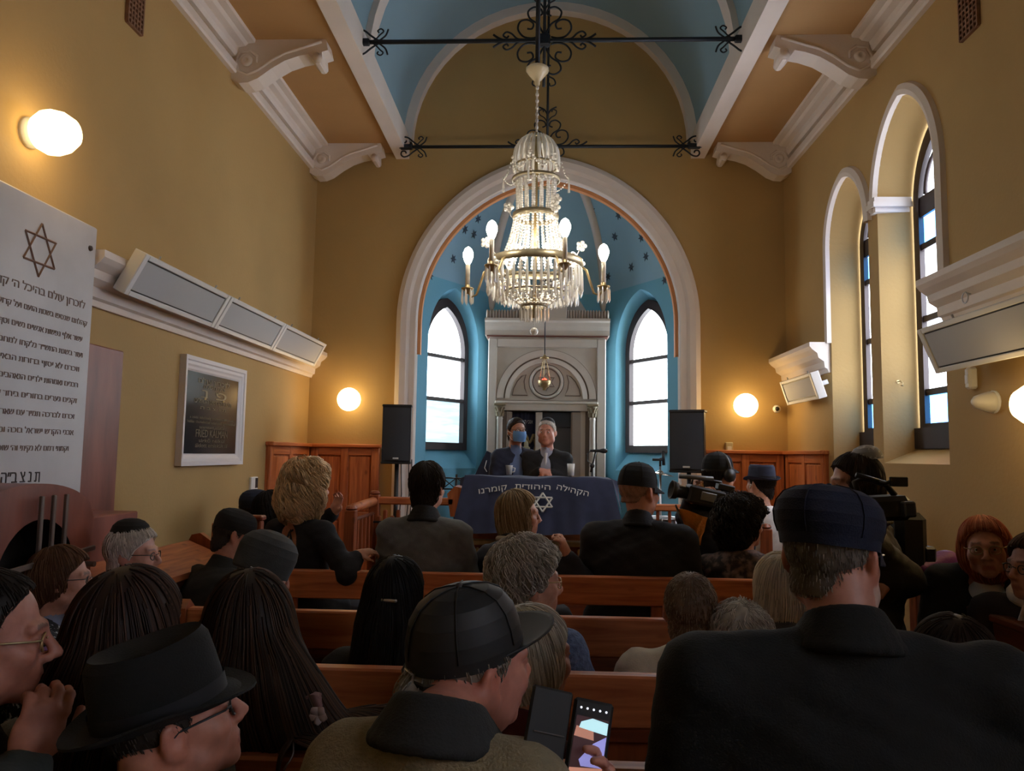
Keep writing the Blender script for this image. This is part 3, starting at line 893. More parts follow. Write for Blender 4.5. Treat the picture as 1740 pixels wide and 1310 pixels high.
# ---- brick vents high on the side walls
def vent(X, py0, py1, px0, px1, label, sg):
    a = at(px0, (py0 + py1) / 2, X=X); b = at(px1, (py0 + py1) / 2, X=X); zt = at((px0 + px1) / 2, py0, X=X).z; zb_ = at((px0 + px1) / 2, py1, X=X).z
    y0, y1 = sorted((a.y, b.y)); t = thing('brick_vent', label, 'vent', (X, (y0 + y1) / 2, (zt + zb_) / 2))
    bm_ = mat('brown_vent_clay', (128, 92, 70), .7, var=.2, vscale=30); dk = mat('vent_dark_hole', (60, 40, 30), .9)
    d = -sg
    MB().box((min(X, X + d * .006), y0, zb_), (max(X, X + d * .006), y1, zt)).build('backing', dk, t)
    n = 5
    for i in range(n + 1):
        y = y0 + (y1 - y0) * i / n; MB().box((min(X, X + d * .02), y - .006, zb_), (max(X, X + d * .02), y + .006, zt)).build('bar', bm_, t)
    for i in range(9):
        z = zb_ + (zt - zb_) * i / 8; MB().box((min(X, X + d * .018), y0, z - .006), (max(X, X + d * .018), y1, z + .006)).build('cross_bar', bm_, t)
vent(XL, -22, 50, 214, 240, 'small brown grid vent high on the left wall', -1)
vent(XR, -18, 58, 1634, 1665, 'small brown grid vent high on the right wall', 1)

# ================================================================== MEMORIAL ON THE LEFT WALL
TX = -2.22
t = thing('memorial_tablet', 'white marble memorial tablet with carved star and Hebrew lines on left wall', 'memorial', (TX, 3.19, 1.3))
ty0, ty1, tz0, tz1 = 2.72, 3.60, 1.30, 2.70
MB().bbox((XL + .002, ty0, tz0), (TX, ty1, tz1), .008).build('slab', MARBLE, t)
Mt = lambda y, z, ox=.0: Matrix(((0, 0, 1, TX + .001 + ox), (1, 0, 0, y), (0, 1, 0, z), (0, 0, 0, 1)))
# looking at the left wall from inside, the reader's right is +y
sy, sz = at(68, 425, X=TX).y, at(68, 425, X=TX).z
for k in (0, 1):
    mb = MB()
    for i in range(3):
        a0 = PI / 2 + k * PI + i * 2 * PI / 3; a1 = a0 + 2 * PI / 3; R = .118
        p0 = Vector((TX + .001, sy + R * math.cos(a0), sz + R * math.sin(a0))); p1 = Vector((TX + .001, sy + R * math.cos(a1), sz + R * math.sin(a1)))
        mb.tube([p0, p1], .0055, 4)
    mb.build('carved_star', mat('gilt_engraving', (134, 104, 88), .6), t)
def heb(s): return s[::-1]
lines = [(.050, 'לזכרון עולם בהיכל ה׳ קדושי'), (.036, 'קהלתנו שנספו בשנות הזעם ועל קדוש השם'), (.036, 'עשר אלף נפשות אנשים נשים וטף שהומתו'), (.036, 'ועוד בשנת התש״ד נלקחו למחנות בצער'),
         (.036, 'וזכרם לא יסוף בדורות הבאים אחרינו'), (.036, 'רבנים ואמהות ילדים הנאהבים והנעימים'), (.036, 'זקנים נערים בחורים ביחד על קדושת'), (.036, 'זכרם לברכה תמיד עם שאר צדיקי עולם'),
         (.036, 'אבני הקדש ישראל בוכה ומקונן עליהם'), (.036, 'וקמתי דמם לא נקיתי וה׳ שוכן בציון')]
top = [(130, 521), (140, 553), (133, 576), (135, 602), (130, 628), (130, 652), (128, 676), (128, 700), (128, 726), (108, 717)]
yr = [3.535, 3.56, 3.53, 3.54, 3.52, 3.52, 3.52, 3.51, 3.51, 3.48]
zs_ = [2.285, 2.205, 2.125, 2.05, 1.98, 1.905, 1.83, 1.755, 1.68, 1.605]
for i, (sz_, s) in enumerate(lines):
    wdt = (.70 if i else .66) if i < 9 else .56
    text_mesh('hebrew_inscription', heb(s), sz_, ENGR, t, Mt(yr[i] - wdt / 2, zs_[i]), width=wdt)
text_mesh('hebrew_inscription', heb('ת נ צ ב״ה'), .075, ENGR2, t, Mt(3.17, 1.47), width=.24)
for (y, z) in ((3.545, 2.585), (2.775, 2.585)):
    MB().lathe([(.001, 0), (.014, 0), (.012, .008), (.001, .010)], (TX, y, z), 12, Matrix.Rotation(PI / 2, 3, 'Y')).build('screw', ENGR2, t, True)

t = thing('memorial_side_slab', 'tall red brown marble slab on the left wall behind the white tablet', 'memorial', (XL, 3.9, 0))
MB().bbox((XL + .001, 3.61, 0.0), (XL + .05, at(211, 597, X=XL + .05).y, at(211, 597, X=XL + .05).z), .006).build('slab', REDMARB, t)
# the base with arched niche and bars
t = thing('memorial_monument', 'red brown marble memorial base with dark arched niche and iron bars', 'memorial', (-2.1, 2.9, 0))
BX = -2.0; yc = at(62, 822, X=BX).y; zt = at(62, 822, X=BX).z
hw = .40
outer = [(yc - hw, 0.0), (yc + hw, 0.0), (yc + hw, zt - .16)] + [(yc + hw * math.cos(a), zt - .16 + .16 * math.sin(a)) for a in [PI * i / 16 for i in range(1, 16)]] + [(yc - hw, zt - .16)]
ny, nz, nr = at(64, 950, X=BX).y, 1.10, .235
nich = [(ny + nr * math.cos(PI * i / 16), nz + nr * math.sin(PI * i / 16)) for i in range(17)]
fnb = lambda u, z, out=0.0: Vector((BX + out, u, z))
mb = MB()
# front face with round-headed hole, built as strips
us = [yc - hw, ny - nr] + [ny - nr * math.cos(PI * i / 16) for i in range(1, 16)] + [ny + nr, yc + hw]
topz = lambda u: zt - .16 + .16 * math.sqrt(max(0, 1 - ((u - yc) / hw) ** 2))
hol = lambda u: nz + math.sqrt(max(0, nr * nr - (u - ny) ** 2))
us2 = sorted(set([round(u, 4) for u in us + [yc - hw + 2 * hw * i / 24 for i in range(25)]]))
for a, b in zip(us2[:-1], us2[1:]):
    inside = a >= ny - nr - 1e-3 and b <= ny + nr + 1e-3
    if inside: mb.add([fnb(a, hol(a)), fnb(b, hol(b)), fnb(b, topz(b)), fnb(a, topz(a))], [(0, 1, 2, 3)])
    else: mb.add([fnb(a, 0), fnb(b, 0), fnb(b, topz(b)), fnb(a, topz(a))], [(0, 1, 2, 3)])
    mb.add([fnb(a, topz(a)), fnb(b, topz(b)), fnb(b, topz(b), -.2), fnb(a, topz(a), -.2)], [(0, 1, 2, 3)])
mb.add([fnb(yc + hw, 0), fnb(yc + hw, topz(yc + hw)), fnb(yc + hw, topz(yc + hw), -.2), fnb(yc + hw, 0, -.2)], [(0, 1, 2, 3)])
mb.add([fnb(yc - hw, 0), fnb(yc - hw, topz(yc - hw)), fnb(yc - hw, topz(yc - hw), -.2), fnb(yc - hw, 0, -.2)], [(0, 1, 2, 3)])
mb.build('arched_block', REDMARB, t)
nl = [(ny - nr, 0.3)] + nich[::-1] + [(ny + nr, .3)]
mb = MB(); loft(mb, [fnb(u, z) for u, z in nl], [fnb(u, z, -.2) for u, z in nl], True)
mb.add([fnb(u, z, -.2) for u, z in nl], [tuple(range(len(nl)))])
mb.build('niche', mat('black_niche', (18, 14, 13), .9), t)
rb = mat('rusty_grey_bar', (112, 98, 90), .5, .3)
for py in (-.075, .0, .08):
    MB().bbox((BX + .03, ny + .02 + py - .009, .85), (BX + .045, ny + .02 + py + .009, nz + .33), .003).build('upright_bar', rb, t)
for z, dz in ((nz + .075, .0), (nz - .06, 0)):
    M = Matrix.Translation((BX + .05, ny, z)) @ Matrix.Rotation(math.radians(3), 4, 'X')
    MB().bbox((-.006, -.42, -.011), (.006, .30, .011), .003, M).build('cross_bar', rb, t)
MB().tube([(BX + .0, ny + .30, nz + .02), (BX + .055, ny + .30, nz + .02)], .012, 8).build('bar_fixing', rb, t)
sb = at(235, 868, X=-2.06)
MB().bbox((XL + .055, yc + hw + .002, 0), (-2.06, sb.y, sb.z), .006).build('side_block', REDMARB, t)

# ---- framed black plaque
PX = XL + .045
a, b = at(318, 602, X=PX), at(415, 792, X=PX); c = at(420, 630, X=PX)
y0, y1, z0, z1 = a.y, c.y, at(312, 792, X=PX).z, c.z
t = thing('memorial_plaque', 'black memorial plaque with gold lettering in a white stucco frame', 'plaque', (XL, (y0 + y1) / 2, z0))
iy0, iy1, iz0, iz1 = y0 + .075, y1 - .10, z0 + .085, z1 - .10
mb = MB(); prof = [(0, 0), (0, .045), (.02, .045), (.026, .036), (.04, .036), (.05, .028), (.062, .024)]
for (A0, B0) in (((y0, z0, y1, z1), None),):
    rows = []
    for off, h in prof + [(.075, .012)]:
        q = off / .075
        rows.append([Vector((XL + h, y0 + (iy0 - y0) * q, z0 + (iz0 - z0) * q)), Vector((XL + h, y1 + (iy1 - y1) * q, z0 + (iz0 - z0) * q)), Vector((XL + h, y1 + (iy1 - y1) * q, z1 + (iz1 - z1) * q)), Vector((XL + h, y0 + (iy0 - y0) * q, z1 + (iz1 - z1) * q))])
    for A, B in zip(rows[:-1], rows[1:]): loft(mb, A, B, True)
mb.build('frame', mat('white_frame_paint', (226, 222, 222), .5), t)
MB().box((XL, iy0 - .004, iz0 - .004), (XL + .02, iy1 + .004, iz1 + .004)).build('slab', mat('polished_black_stone', (34, 38, 44), .16, spec=.7), t)
goldt = mat('dull_gold_lettering', (112, 106, 86), .45, .3)
Mp = lambda y, z: Matrix(((0, 0, 1, XL + .021), (1, 0, 0, y), (0, 1, 0, z), (0, 0, 0, 1)))
ym = (iy0 + iy1) / 2; H_ = iz1 - iz0; Wd = iy1 - iy0
for s, sz_, zf, wf in ((heb('לזכרון עולם'), .05, .885, .62), (heb('בית תפלה'), .04, .825, .42), (heb('פ נ'), .09, .70, .5), (heb('ולכל הקדושים הנופלים'), .045, .63, .72), (heb('ת נ צ ב ה'), .03, .555, .5),
                       ('a zsidó közösség emlékére állíttatott', .026, .43, .86), ('hálás tisztelettel adakozó gyermekei', .026, .375, .93), ('szeretett szülők', .03, .31, .5), ('FRIED KÁLMÁN', .075, .20, .62), ('sírkő nélkül', .035, .135, .5), ('áldott emlékük él', .04, .07, .62)):
    text_mesh('plaque_lettering', s, sz_, goldt, t, Mp(ym, iz0 + H_ * zf), width=Wd * wf)
for y in (-.14, .16):
    MB().lathe([(.001, 0), (.011, 0), (.008, .006), (.001, .007)], (XL + .02, ym + y, iz0 + H_ * .69), 10, Matrix.Rotation(PI / 2, 3, 'Y')).build('stud', GOLD, t, True)

# ---- radiant heaters
def heater(name, label, c, L, H, T, tilt, sg, group=None, L2=None):
    """panel whose face looks into the room and is tipped by tilt; c = centre of face; sg=+1 on left wall (faces +x)"""
    t = thing(name, label, 'heater', c, group)
    R = Matrix.Translation(c) @ Matrix.Rotation(tilt * sg, 4, 'Y') @ Matrix.Scale(sg, 4, (1, 0, 0))
    ff_ = .028
    mb = MB()
    mb.bbox((-T, -L / 2 + .043, -H / 2), (0, L / 2 - .043, -H / 2 + ff_), .004, R); mb.bbox((-T, -L / 2 + .043, H / 2 - ff_), (0, L / 2 - .043, H / 2), .004, R)
    for s_ in (-1, 1): mb.bbox((-T, s_ * L / 2 - (ff_ if s_ > 0 else 0) * 1.5, -H / 2), (.001, s_ * L / 2 + (ff_ if s_ < 0 else 0) * 1.5, H / 2), .004, R)
    mb.box((-T, -L / 2 + .01, -H / 2 + .01), (-T * .6, L / 2 - .01, H / 2 - .01), R)
    mb.build('casing', HEATW, t)
    mb = MB(); mb.box((-T * .5, -L / 2 + ff_ * 1.3, -H / 2 + ff_ * .8), (-.012, L / 2 - ff_ * 1.3, H / 2 - ff_ * .8), R); mb.build('gap', BLACKP, t)
    mb = MB(); mb.box((-T * .5, -L / 2 + ff_ * 1.7, -H / 2 + ff_ * 1.3), (-.006, L / 2 - ff_ * 1.7, H / 2 - ff_ * 1.3), R); mb.build('radiant_plate', HEATG, t)
    mb = MB()
    for q in (-.3, .3): mb.bbox((-T - .10, q * L - .015, -.02), (-T + .01, q * L + .015, .02), .003, R)
    mb.build('wall_arm', STEEL, t)
    for q in (-.33, .33):
        mb = MB(); mb.tube([R @ Vector((-T * .5, q * L, H / 2)), R @ Vector((-T * .5, q * L, H / 2 + .02))], .006, 6); mb.build('hook', STEEL, t)
    return t
hx = XL + .22
ys = [at(228, 475, X=hx).y, at(378, 540, X=hx).y, at(474, 585, X=hx).y, at(545, 607, X=hx).y]
hz = at(290, 492, X=hx).z
gl = 'grey panel heaters along the left wall'
for i in range(3):
    L = ys[i + 1] - ys[i] - .01
    heater('panel_heater', ('first and nearest grey panel heater on the left wall cornice', 'middle grey panel heater on the left wall cornice', 'farthest grey panel heater on the left wall cornice next to the corner')[i], Vector((hx, (ys[i] + ys[i + 1]) / 2, hz)), L, .24, .07, math.radians(28), 1, gl)
nh = at(1580, 600, X=XR - .22)
heater('panel_heater', 'large grey panel heater under the white cornice at the right edge', Vector((XR - .24, nh.y - .95, at(1650, 580, X=XR - .22).z)), 1.9, .26, .07, math.radians(22), -1)
fh = at(1362, 663, X=XR - .17)
heater('panel_heater', 'small panel heater on the right wall by the far corner', Vector((XR - .2, fh.y, fh.z)), .80, .22, .07, math.radians(18), -1)

# ---- small things on the walls
p = at(1320, 695, Y=YF - .12); t = thing('security_camera', 'small white dome camera by the heater in far right corner', 'camera', p)
MB().tube([p + Vector((.02, .11, .03)), p + Vector((0, .03, 0))], .018, 8).build('mount', PLASTW, t, True)
mb = MB(); mb.ball(p, .038, 14, 10); mb.build('shell', PLASTW, t, True)
mb = MB(); mb.ball(p + Vector((-.004, -.024, .0)), .022, 10, 8); mb.build('lens', BLACKP, t, True)
p = at(1657, 643, X=XR); t = thing('motion_sensor', 'small white box sensor under the right heater', 'sensor', p)
MB().bbox((XR - .045, p.y - .028, p.z - .06), (XR + .005, p.y + .028, p.z + .06), .012).build('housing', PLASTW, t)
MB().bbox((XR - .048, p.y - .018, p.z - .03), (XR - .04, p.y + .018, p.z + .02), .003).build('lens', HEATW, t)
p = at(1690, 683, X=XR); t = thing('plastic_cap', 'round white plastic cap on the right wall under the sensor', 'cap', p)
Mx = Matrix.Rotation(-PI / 2, 3, 'Y')
MB().lathe([(.055, 0), (.055, .03), (.046, .06), (.03, .10), (.012, .115), (.001, .116)], p, 16, Mx).build('shell', PLASTW, t, True)
MB().lathe([(.06, -.005), (.06, .012), (.05, .014)], p, 16, Mx).build('rim', HEATW, t, True)
p = at(429, 827, X=XL); t = thing('thermostat', 'white thermostat with dark display on the left wall', 'thermostat', p)
MB().bbox((XL - .005, p.y - .075, p.z - .085), (XL + .022, p.y + .06, p.z + .08), .006).build('housing', PLASTW, t)
MB().bbox((XL + .02, p.y - .0, p.z - .01), (XL + .025, p.y + .05, p.z + .07), .001).build('display', BLACKP, t)
MB().bbox((XL + .02, p.y - .0, p.z - .07), (XL + .026, p.y + .05, p.z - .02), .002).build('keypad', HEATW, t)
p = at(1650, 506, X=XR - .14); t = thing('cornice_ring', 'small metal ring on the right white cornice', 'ring', p)
mb = MB(); mb.tube([p + Vector((-.03, .028 * math.cos(a), .028 * math.sin(a))) for a in [2 * PI * i / 16 for i in range(17)]], .004, 6, False); mb.build('ring', STEEL, t, True)
MB().tube([p + Vector((.0, 0, .02)), p + Vector((-.03, 0, .028))], .004, 6).build('eye', STEEL, t, True)
p = at(1553, 643, X=XR + .1); t = thing('window_hook', 'little brass hook on the jamb of the nearer arched window', 'hook', p)
MB().tube([Vector((p.x, 5.38, p.z)), Vector((p.x, 5.34, p.z)), Vector((p.x, 5.31, p.z - .015)), Vector((p.x, 5.31, p.z - .035)), Vector((p.x, 5.335, p.z - .03))], .004, 6).build('hook', GOLD, t, True)
MB().lathe([(.012, 0), (.012, .006), (.001, .007)], (p.x, 5.385, p.z), 10, Matrix.Rotation(PI / 2, 3, 'X')).build('plate', GOLD, t)

# ---- painted stars on the apse vault: thin six-pointed plates on the blue surface
def star_plate(px, py, R, label=None):
    return px, py, R
stars = [(804, 356), (731, 468), (765, 402), (1000, 320), (1006, 356), (1051, 366), (1045, 402), (1098, 436), (1073, 454), (1034, 470), (1130, 476), (858, 320), (884, 344), (805, 398), (838, 320), (812, 372), (770, 440), (790, 390), (1090, 404), (1024, 440), (700, 500), (1160, 505)]

# painted stars
dg_ = bpy.context.evaluated_depsgraph_get(); dg_.update()
va = bpy.data.objects['ceiling_apse']
from mathutils.bvhtree import BVHTree
bv = BVHTree.FromPolygons([v.co[:] for v in va.data.vertices], [p_.vertices[:] for p_ in va.data.polygons])
bvs = [bv] + [BVHTree.FromPolygons([v.co[:] for v in bpy.data.objects[n_].data.vertices], [p_.vertices[:] for p_ in bpy.data.objects[n_].data.polygons]) for n_ in ('wall_apse_left', 'wall_apse_right')]
STAR = mat('dark_star_paint', (58, 74, 92), .6)
for (px, py) in [(s_[0], s_[1]) for s_ in stars]:
    d = (at(px, py, Y=8) - CAM).normalized(); best = None
    for b_ in bvs:
        h_ = b_.ray_cast(CAM, d)
        if h_[0] is not None and (best is None or h_[3] < best[3]): best = h_
    if best is None: continue
    n_ = best[1]; n_ = -n_ if n_.dot(d) > 0 else n_
    M = n_.to_track_quat('Z', 'Y').to_matrix()
    R_ = .052; pts = []
    for i in range(12):
        r_ = R_ if i % 2 == 0 else R_ * .42; pts.append(M @ Vector((r_ * math.cos(PI * i / 6), r_ * math.sin(PI * i / 6), 0)) + best[0] + n_ * .003)
    mb = MB(); mb.prism(pts, (0, 0, 0), n_ * .004); mb.build('star', STAR, va)

# ================================================================== THE ARK
AY = 8.40
ax0, ax1 = -.635, .64; axm = .0
ark = thing('holy_ark', 'tall cream painted wooden ark with arched tympanum and corinthian columns in the apse', 'ark', (0, 8.6, .2))
fa = lambda u, z, out=0.0: Vector((u, AY - out, z))
DX0, DX1, DZ = -.405, .36, 2.09
# body: front with door opening, sides, top
mb = MB()
mb.box((ax0, AY, .2), (DX0 - .02, AY + .42, 2.94)); mb.box((DX1 + .02, AY, .2), (ax1, AY + .42, 2.94)); mb.box((DX0 - .02, AY, DZ + .02), (DX1 + .02, AY + .42, 2.94))
mb.box((DX0 - .02, AY + .38, .2), (DX1 + .02, AY + .42, DZ + .05))
mb.build('body', ARKW, ark)
# frame mouldings at the sides of the front, and a sunk border under the cornice
mb = MB()
mb.bbox((ax0 - .01, AY - .035, .2), (ax0 + .085, AY + .01, 2.90), .008); mb.bbox((ax1 - .085, AY - .035, .2), (ax1 + .01, AY + .01, 2.90), .008); mb.bbox((ax0 + .086, AY - .033, 2.80), (ax1 - .086, AY + .01, 2.899), .008)
mb.build('front_frame', ARKW, ark)['kind'] = 'stuff'
MB().box((ax0 - .03, AY - .045, 2.918), (ax1 + .03, AY + .3, 2.932)).build('red_line', mat('red_brown_line_paint', (112, 70, 58), .6), ark)
mb = MB(); pr = [(0, 2.935), (-.03, 2.935), (-.035, 2.99), (-.06, 3.03), (-.075, 3.07), (-.10, 3.09), (-.10, 3.115), (0, 3.115)]
mb.prism([Vector((ax0 - .05, AY + a, z)) for a, z in pr], (0, 0, 0), (ax1 - ax0 + .1, 0, 0)); mb.box((ax0 - .05, AY - .01, 2.935), (ax1 + .05, AY + .40, 3.115))
mb.build('cornice', ARKW, ark)
# fluted cresting either side of a raised middle block
for (x0, x1) in ((ax0 - .04, -.195), (.215, ax1 + .04)):
    n = 15
    for i in range(n):
        x = x0 + (x1 - x0) * (i + .5) / n; w_ = (x1 - x0) / n
        mb = MB(); mb.lathe([(w_ * .42, 3.115), (w_ * .42, 3.19), (w_ * .3, 3.21), (.001, 3.215)], (x, AY - .06, 0), 8); mb.build('cresting_flute', mat('cresting_paint', (176, 166, 156), .6), ark, True)
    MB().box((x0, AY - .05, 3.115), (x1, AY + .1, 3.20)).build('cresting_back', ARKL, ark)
mb = MB(); mb.bbox((-.195, AY - .10, 3.11), (.215, AY + .1, 3.27), .006); mb.bbox((-.14, AY - .09, 3.265), (.16, AY + .1, 3.38), .006); mb.bbox((-.165, AY - .115, 3.355), (.185, AY + .1, 3.39), .006)
mb.build('middle_block', ARKW, ark)
mb = MB(); mb.prism([Vector((-.52, AY + .25, 3.12)), Vector((.54, AY + .25, 3.12)), Vector((.36, AY + .25, 3.40)), Vector((.01, AY + .25, 3.66)), Vector((-.34, AY + .25, 3.40))], (0, 0, 0), (0, .1, 0))
mb.build('back_gable', mat('grey_gable_paint', (150, 150, 148), .7), ark)
# arch mouldings of the tympanum
tz, rx, rzz = 2.235, .56, .60
def ark_arc(rx_, rz_, z0, r, nm, m=ARKW):
    mb = MB(); mb.tube([fa(axm + rx_ * math.cos(PI * i / 28), z0 + rz_ * math.sin(PI * i / 28), .0) for i in range(29)], r, 6); return mb.build(nm, m, ark, True)
LINEB = mat('brown_line_paint', (116, 104, 92), .6)
mb = MB()
for (rr, dz, ou) in ((.555, .565, .0),):
    pass
def arc_band(r0, r1, out0, out1, nm, m):
    mb = MB(); N = 32
    rows = [[fa(axm + r * math.cos(PI * i / N), tz + r * .99 * math.sin(PI * i / N), o_) for i in range(N + 1)] for r, o_ in ((r1, -.01), (r1, out1), (r0, out0), (r0, -.01))]
    for A, B in zip(rows[:-1], rows[1:]): loft(mb, A, B)
    return mb.build(nm, m, ark)
arc_band(.47, .545, .03, .035, 'outer_arch_band', ARKW); arc_band(.452, .47, .012, .012, 'arch_line', LINEB); arc_band(.40, .452, .035, .03, 'inner_arch_band', ARKW); arc_band(.545, .552, .012, .012, 'arch_line', LINEB)
# tympanum: roundel with star and two quarter panels
def ringm(c, R, r, nm, m=ARKW): 
    mb = MB(); mb.tube([Vector((c[0] + R * math.cos(2 * PI * i / 32), AY - .012, c[1] + R * math.sin(2 * PI * i / 32))) for i in range(33)], r, 6, False); return mb.build(nm, m, ark, True)
rc = (axm, tz + .185)
ringm(rc, .172, .016, 'roundel'); ringm(rc, .148, .006, 'roundel_line', LINEB); ringm(rc, .192, .004, 'roundel_line', LINEB)
mb = MB(); pts = [Vector((rc[0] + (.098 if i % 2 else .056) * math.sin(PI * i / 6 + PI / 6), AY - .008, rc[1] + (.098 if i % 2 else .056) * math.cos(PI * i / 6 + PI / 6))) for i in range(12)]
mb.tube(pts + [pts[0]], .0055, 4, False); mb.build('star', LINEB, ark)
for sg in (-1, 1):
    q = [(.395, .03), (.20, .03)] + [(.20 + .03 * math.sin(k * .5), .03 + .045 * k) for k in range(1, 6)] + [(.27, .262), (.33, .20), (.375, .12), (.395, .03)]
    q = [(.375, .035), (.205, .035), (.235, .11), (.245, .19), (.225, .265), (.27, .245), (.32, .19), (.36, .11), (.375, .035)]
    mb = MB(); mb.tube([Vector((axm + sg * a, AY - .006, tz + b)) for a, b in q], .006, 5, False); mb.build('quarter_panel', LINEB, ark)
# lintel
mb = MB(); mb.bbox((-.545, AY - .05, 2.10), (.55, AY + .02, 2.175), .006); mb.bbox((-.56, AY - .06, 2.175), (.565, AY + .02, 2.205), .006)
mb.build('lintel', ARKW, ark)
MB().box((-.55, AY - .054, 2.205), (.555, AY, 2.213)).build('lintel_line', LINEB, ark)
# columns with leafy capitals
for cx in (-.505, .505):
    mb = MB(); mb.lathe([(.05, .2), (.05, .32), (.034, .34), (.034, 1.2), (.031, 2.0), (.036, 2.01), (.031, 2.02), (.031, 2.03)], (cx, AY - .05, 0), 14); mb.build('column', ARKW, ark, True)
    mb = MB(); mb.lathe([(.03, 2.03), (.034, 2.05), (.038, 2.09), (.05, 2.14), (.056, 2.155), (.001, 2.156)], (cx, AY - .05, 0), 14)
    for k in range(8):
        a = 2 * PI * k / 8
        for (r0, z0, z1, o_) in ((.034, 2.035, 2.085, .018), (.038, 2.075, 2.13, .022)):
            a2 = a + (PI / 8 if z0 > 2.05 else 0)
            mb.tube([Vector((cx + (r0 + q * o_) * math.cos(a2), AY - .05 + (r0 + q * o_) * math.sin(a2), z0 + (z1 - z0) * h)) for q, h in ((0, 0), (.2, .6), (.8, 1.0), (1.1, .8))], [.012, .012, .008, .004], 5)
    mb.bbox((cx - .062, AY - .112, 2.15), (cx + .062, AY + .0, 2.175), .004)
    mb.build('capital', mat('gilded_grey_capital', (132, 122, 98), .5, .25), ark)
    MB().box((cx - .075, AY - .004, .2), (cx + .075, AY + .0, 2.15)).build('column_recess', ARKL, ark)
# door opening: lining, left curtain, middle post, right dark panel
MB().box((DX1 - .075, AY - .01, .2), (DX1 + .02, AY + .2, DZ)).build('right_jamb', mat('pale_lining_paint', (158, 152, 144), .6), ark)
MB().box((DX0 - .02, AY - .01, .2), (DX0 + .03, AY + .2, DZ)).build('left_jamb', mat('pale_lining_paint', (158, 152, 144), .6), ark)
MB().bbox((-.115, AY + .0, .2), (-.04, AY + .05, DZ), .006).build('middle_post', ARKW, ark)
MB().box((-.04, AY + .10, .2), (DX1 - .07, AY + .12, DZ)).build('dark_panel', mat('grey_blue_panel', (72, 78, 86), .45), ark)
MB().box((-.04, AY + .05, 1.93), (DX1 - .07, AY + .11, DZ)).build('panel_head', mat('dark_blue_grey', (40, 48, 58), .6), ark)
mb = MB(); mb.bbox((DX1 - .085, AY - .015, .3), (DX1 - .07, AY + .1, DZ), .003); mb.build('panel_edge', LINEB, ark)
cur = []
for j in range(12):
    z = .3 + (DZ - .3) * j / 11
    cur.append([Vector((DX0 + .03 + .26 * i / 20, AY + .10 + .012 * math.sin(i * 1.9 + .3 * j), z)) for i in range(21)])
MB().grid(cur).build('curtain', NAVY, ark, True)
Ma = lambda x, z, y=AY: Matrix(((1, 0, 0, x), (0, 0, -1, y), (0, 1, 0, z), (0, 0, 0, 1)))
text_mesh('curtain_lettering', heb('אנכי ה׳ אלהיך'), .06, LETTW, ark, Ma(-.245, 1.965, AY + .078), width=.20)
mb = MB(); mb.tube([Vector((-.36 + .28 * i / 20, AY + .075, 1.80 + .045 * math.sin(i * .85) - .0)) for i in range(21)], [.01 + .012 * abs(math.sin(i * 1.3)) for i in range(21)], 6); mb.tube([Vector((-.12, AY + .075, 1.80)), Vector((-.10, AY + .07, 1.72)), Vector((-.125, AY + .07, 1.62)), Vector((-.11, AY + .07, 1.55))], [.02, .025, .018, .008], 6)
mb.build('gold_scroll_trim', mat('dull_gold_trim', (150, 132, 92), .6, .2), ark, True)
p = at(893, 770, Y=AY - .0)
mb = MB(); mb.lathe([(.062, 1.0), (.058, 1.60), (.056, 1.62), (.045, 1.63), (.042, 1.70), (.026, 1.71), (.024, 1.75), (.001, 1.79)], (p.x + .005, AY + .03, 0), 8, sy=.35); mb.build('white_obelisk_panel', mat('pale_green_white', (176, 182, 158), .6), ark)

# eternal lamp
lp = at(925, 650, Y=8.05)
t = thing('eternal_lamp', 'small brass hanging lamp with a red light before the ark', 'lamp', lp)
mb = MB(); mb.lathe([(.001, -.085), (.018, -.08), (.02, -.06), (.045, -.045), (.066, -.01), (.07, .02), (.066, .022), (.04, -.03), (.001, -.035)], lp, 16, closed=False); mb.build('bowl', GOLD, t, True)
for k in range(3):
    a = 2 * PI * k / 3 + .4; MB().tube([lp + Vector((.066 * math.cos(a), .066 * math.sin(a), .02)), lp + Vector((.03 * math.cos(a), .03 * math.sin(a), .2)), lp + Vector((.01 * math.cos(a), .01 * math.sin(a), .265))], .004, 5).build('bowl_chain', GOLD, t, True)
mb = MB(); mb.lathe([(.05, .255), (.048, .265), (.02, .28), (.006, .30), (.001, .31)], lp, 14); mb.build('canopy', GOLD, t, True)
MB().tube([lp + Vector((0, 0, .3)), (bvs[0].ray_cast(lp, Vector((0, 0, 1)))[0] or Vector((lp.x, lp.y, 4.83)))], .006, 6).build('chain', IRON, t, True)
mb = MB(); mb.lathe([(.022, -.03), (.026, .0), (.024, .035), (.001, .05)], lp, 10); mb.build('red_glass', emit('red_lit_glass', (255, 60, 40), 6.0), t, True)

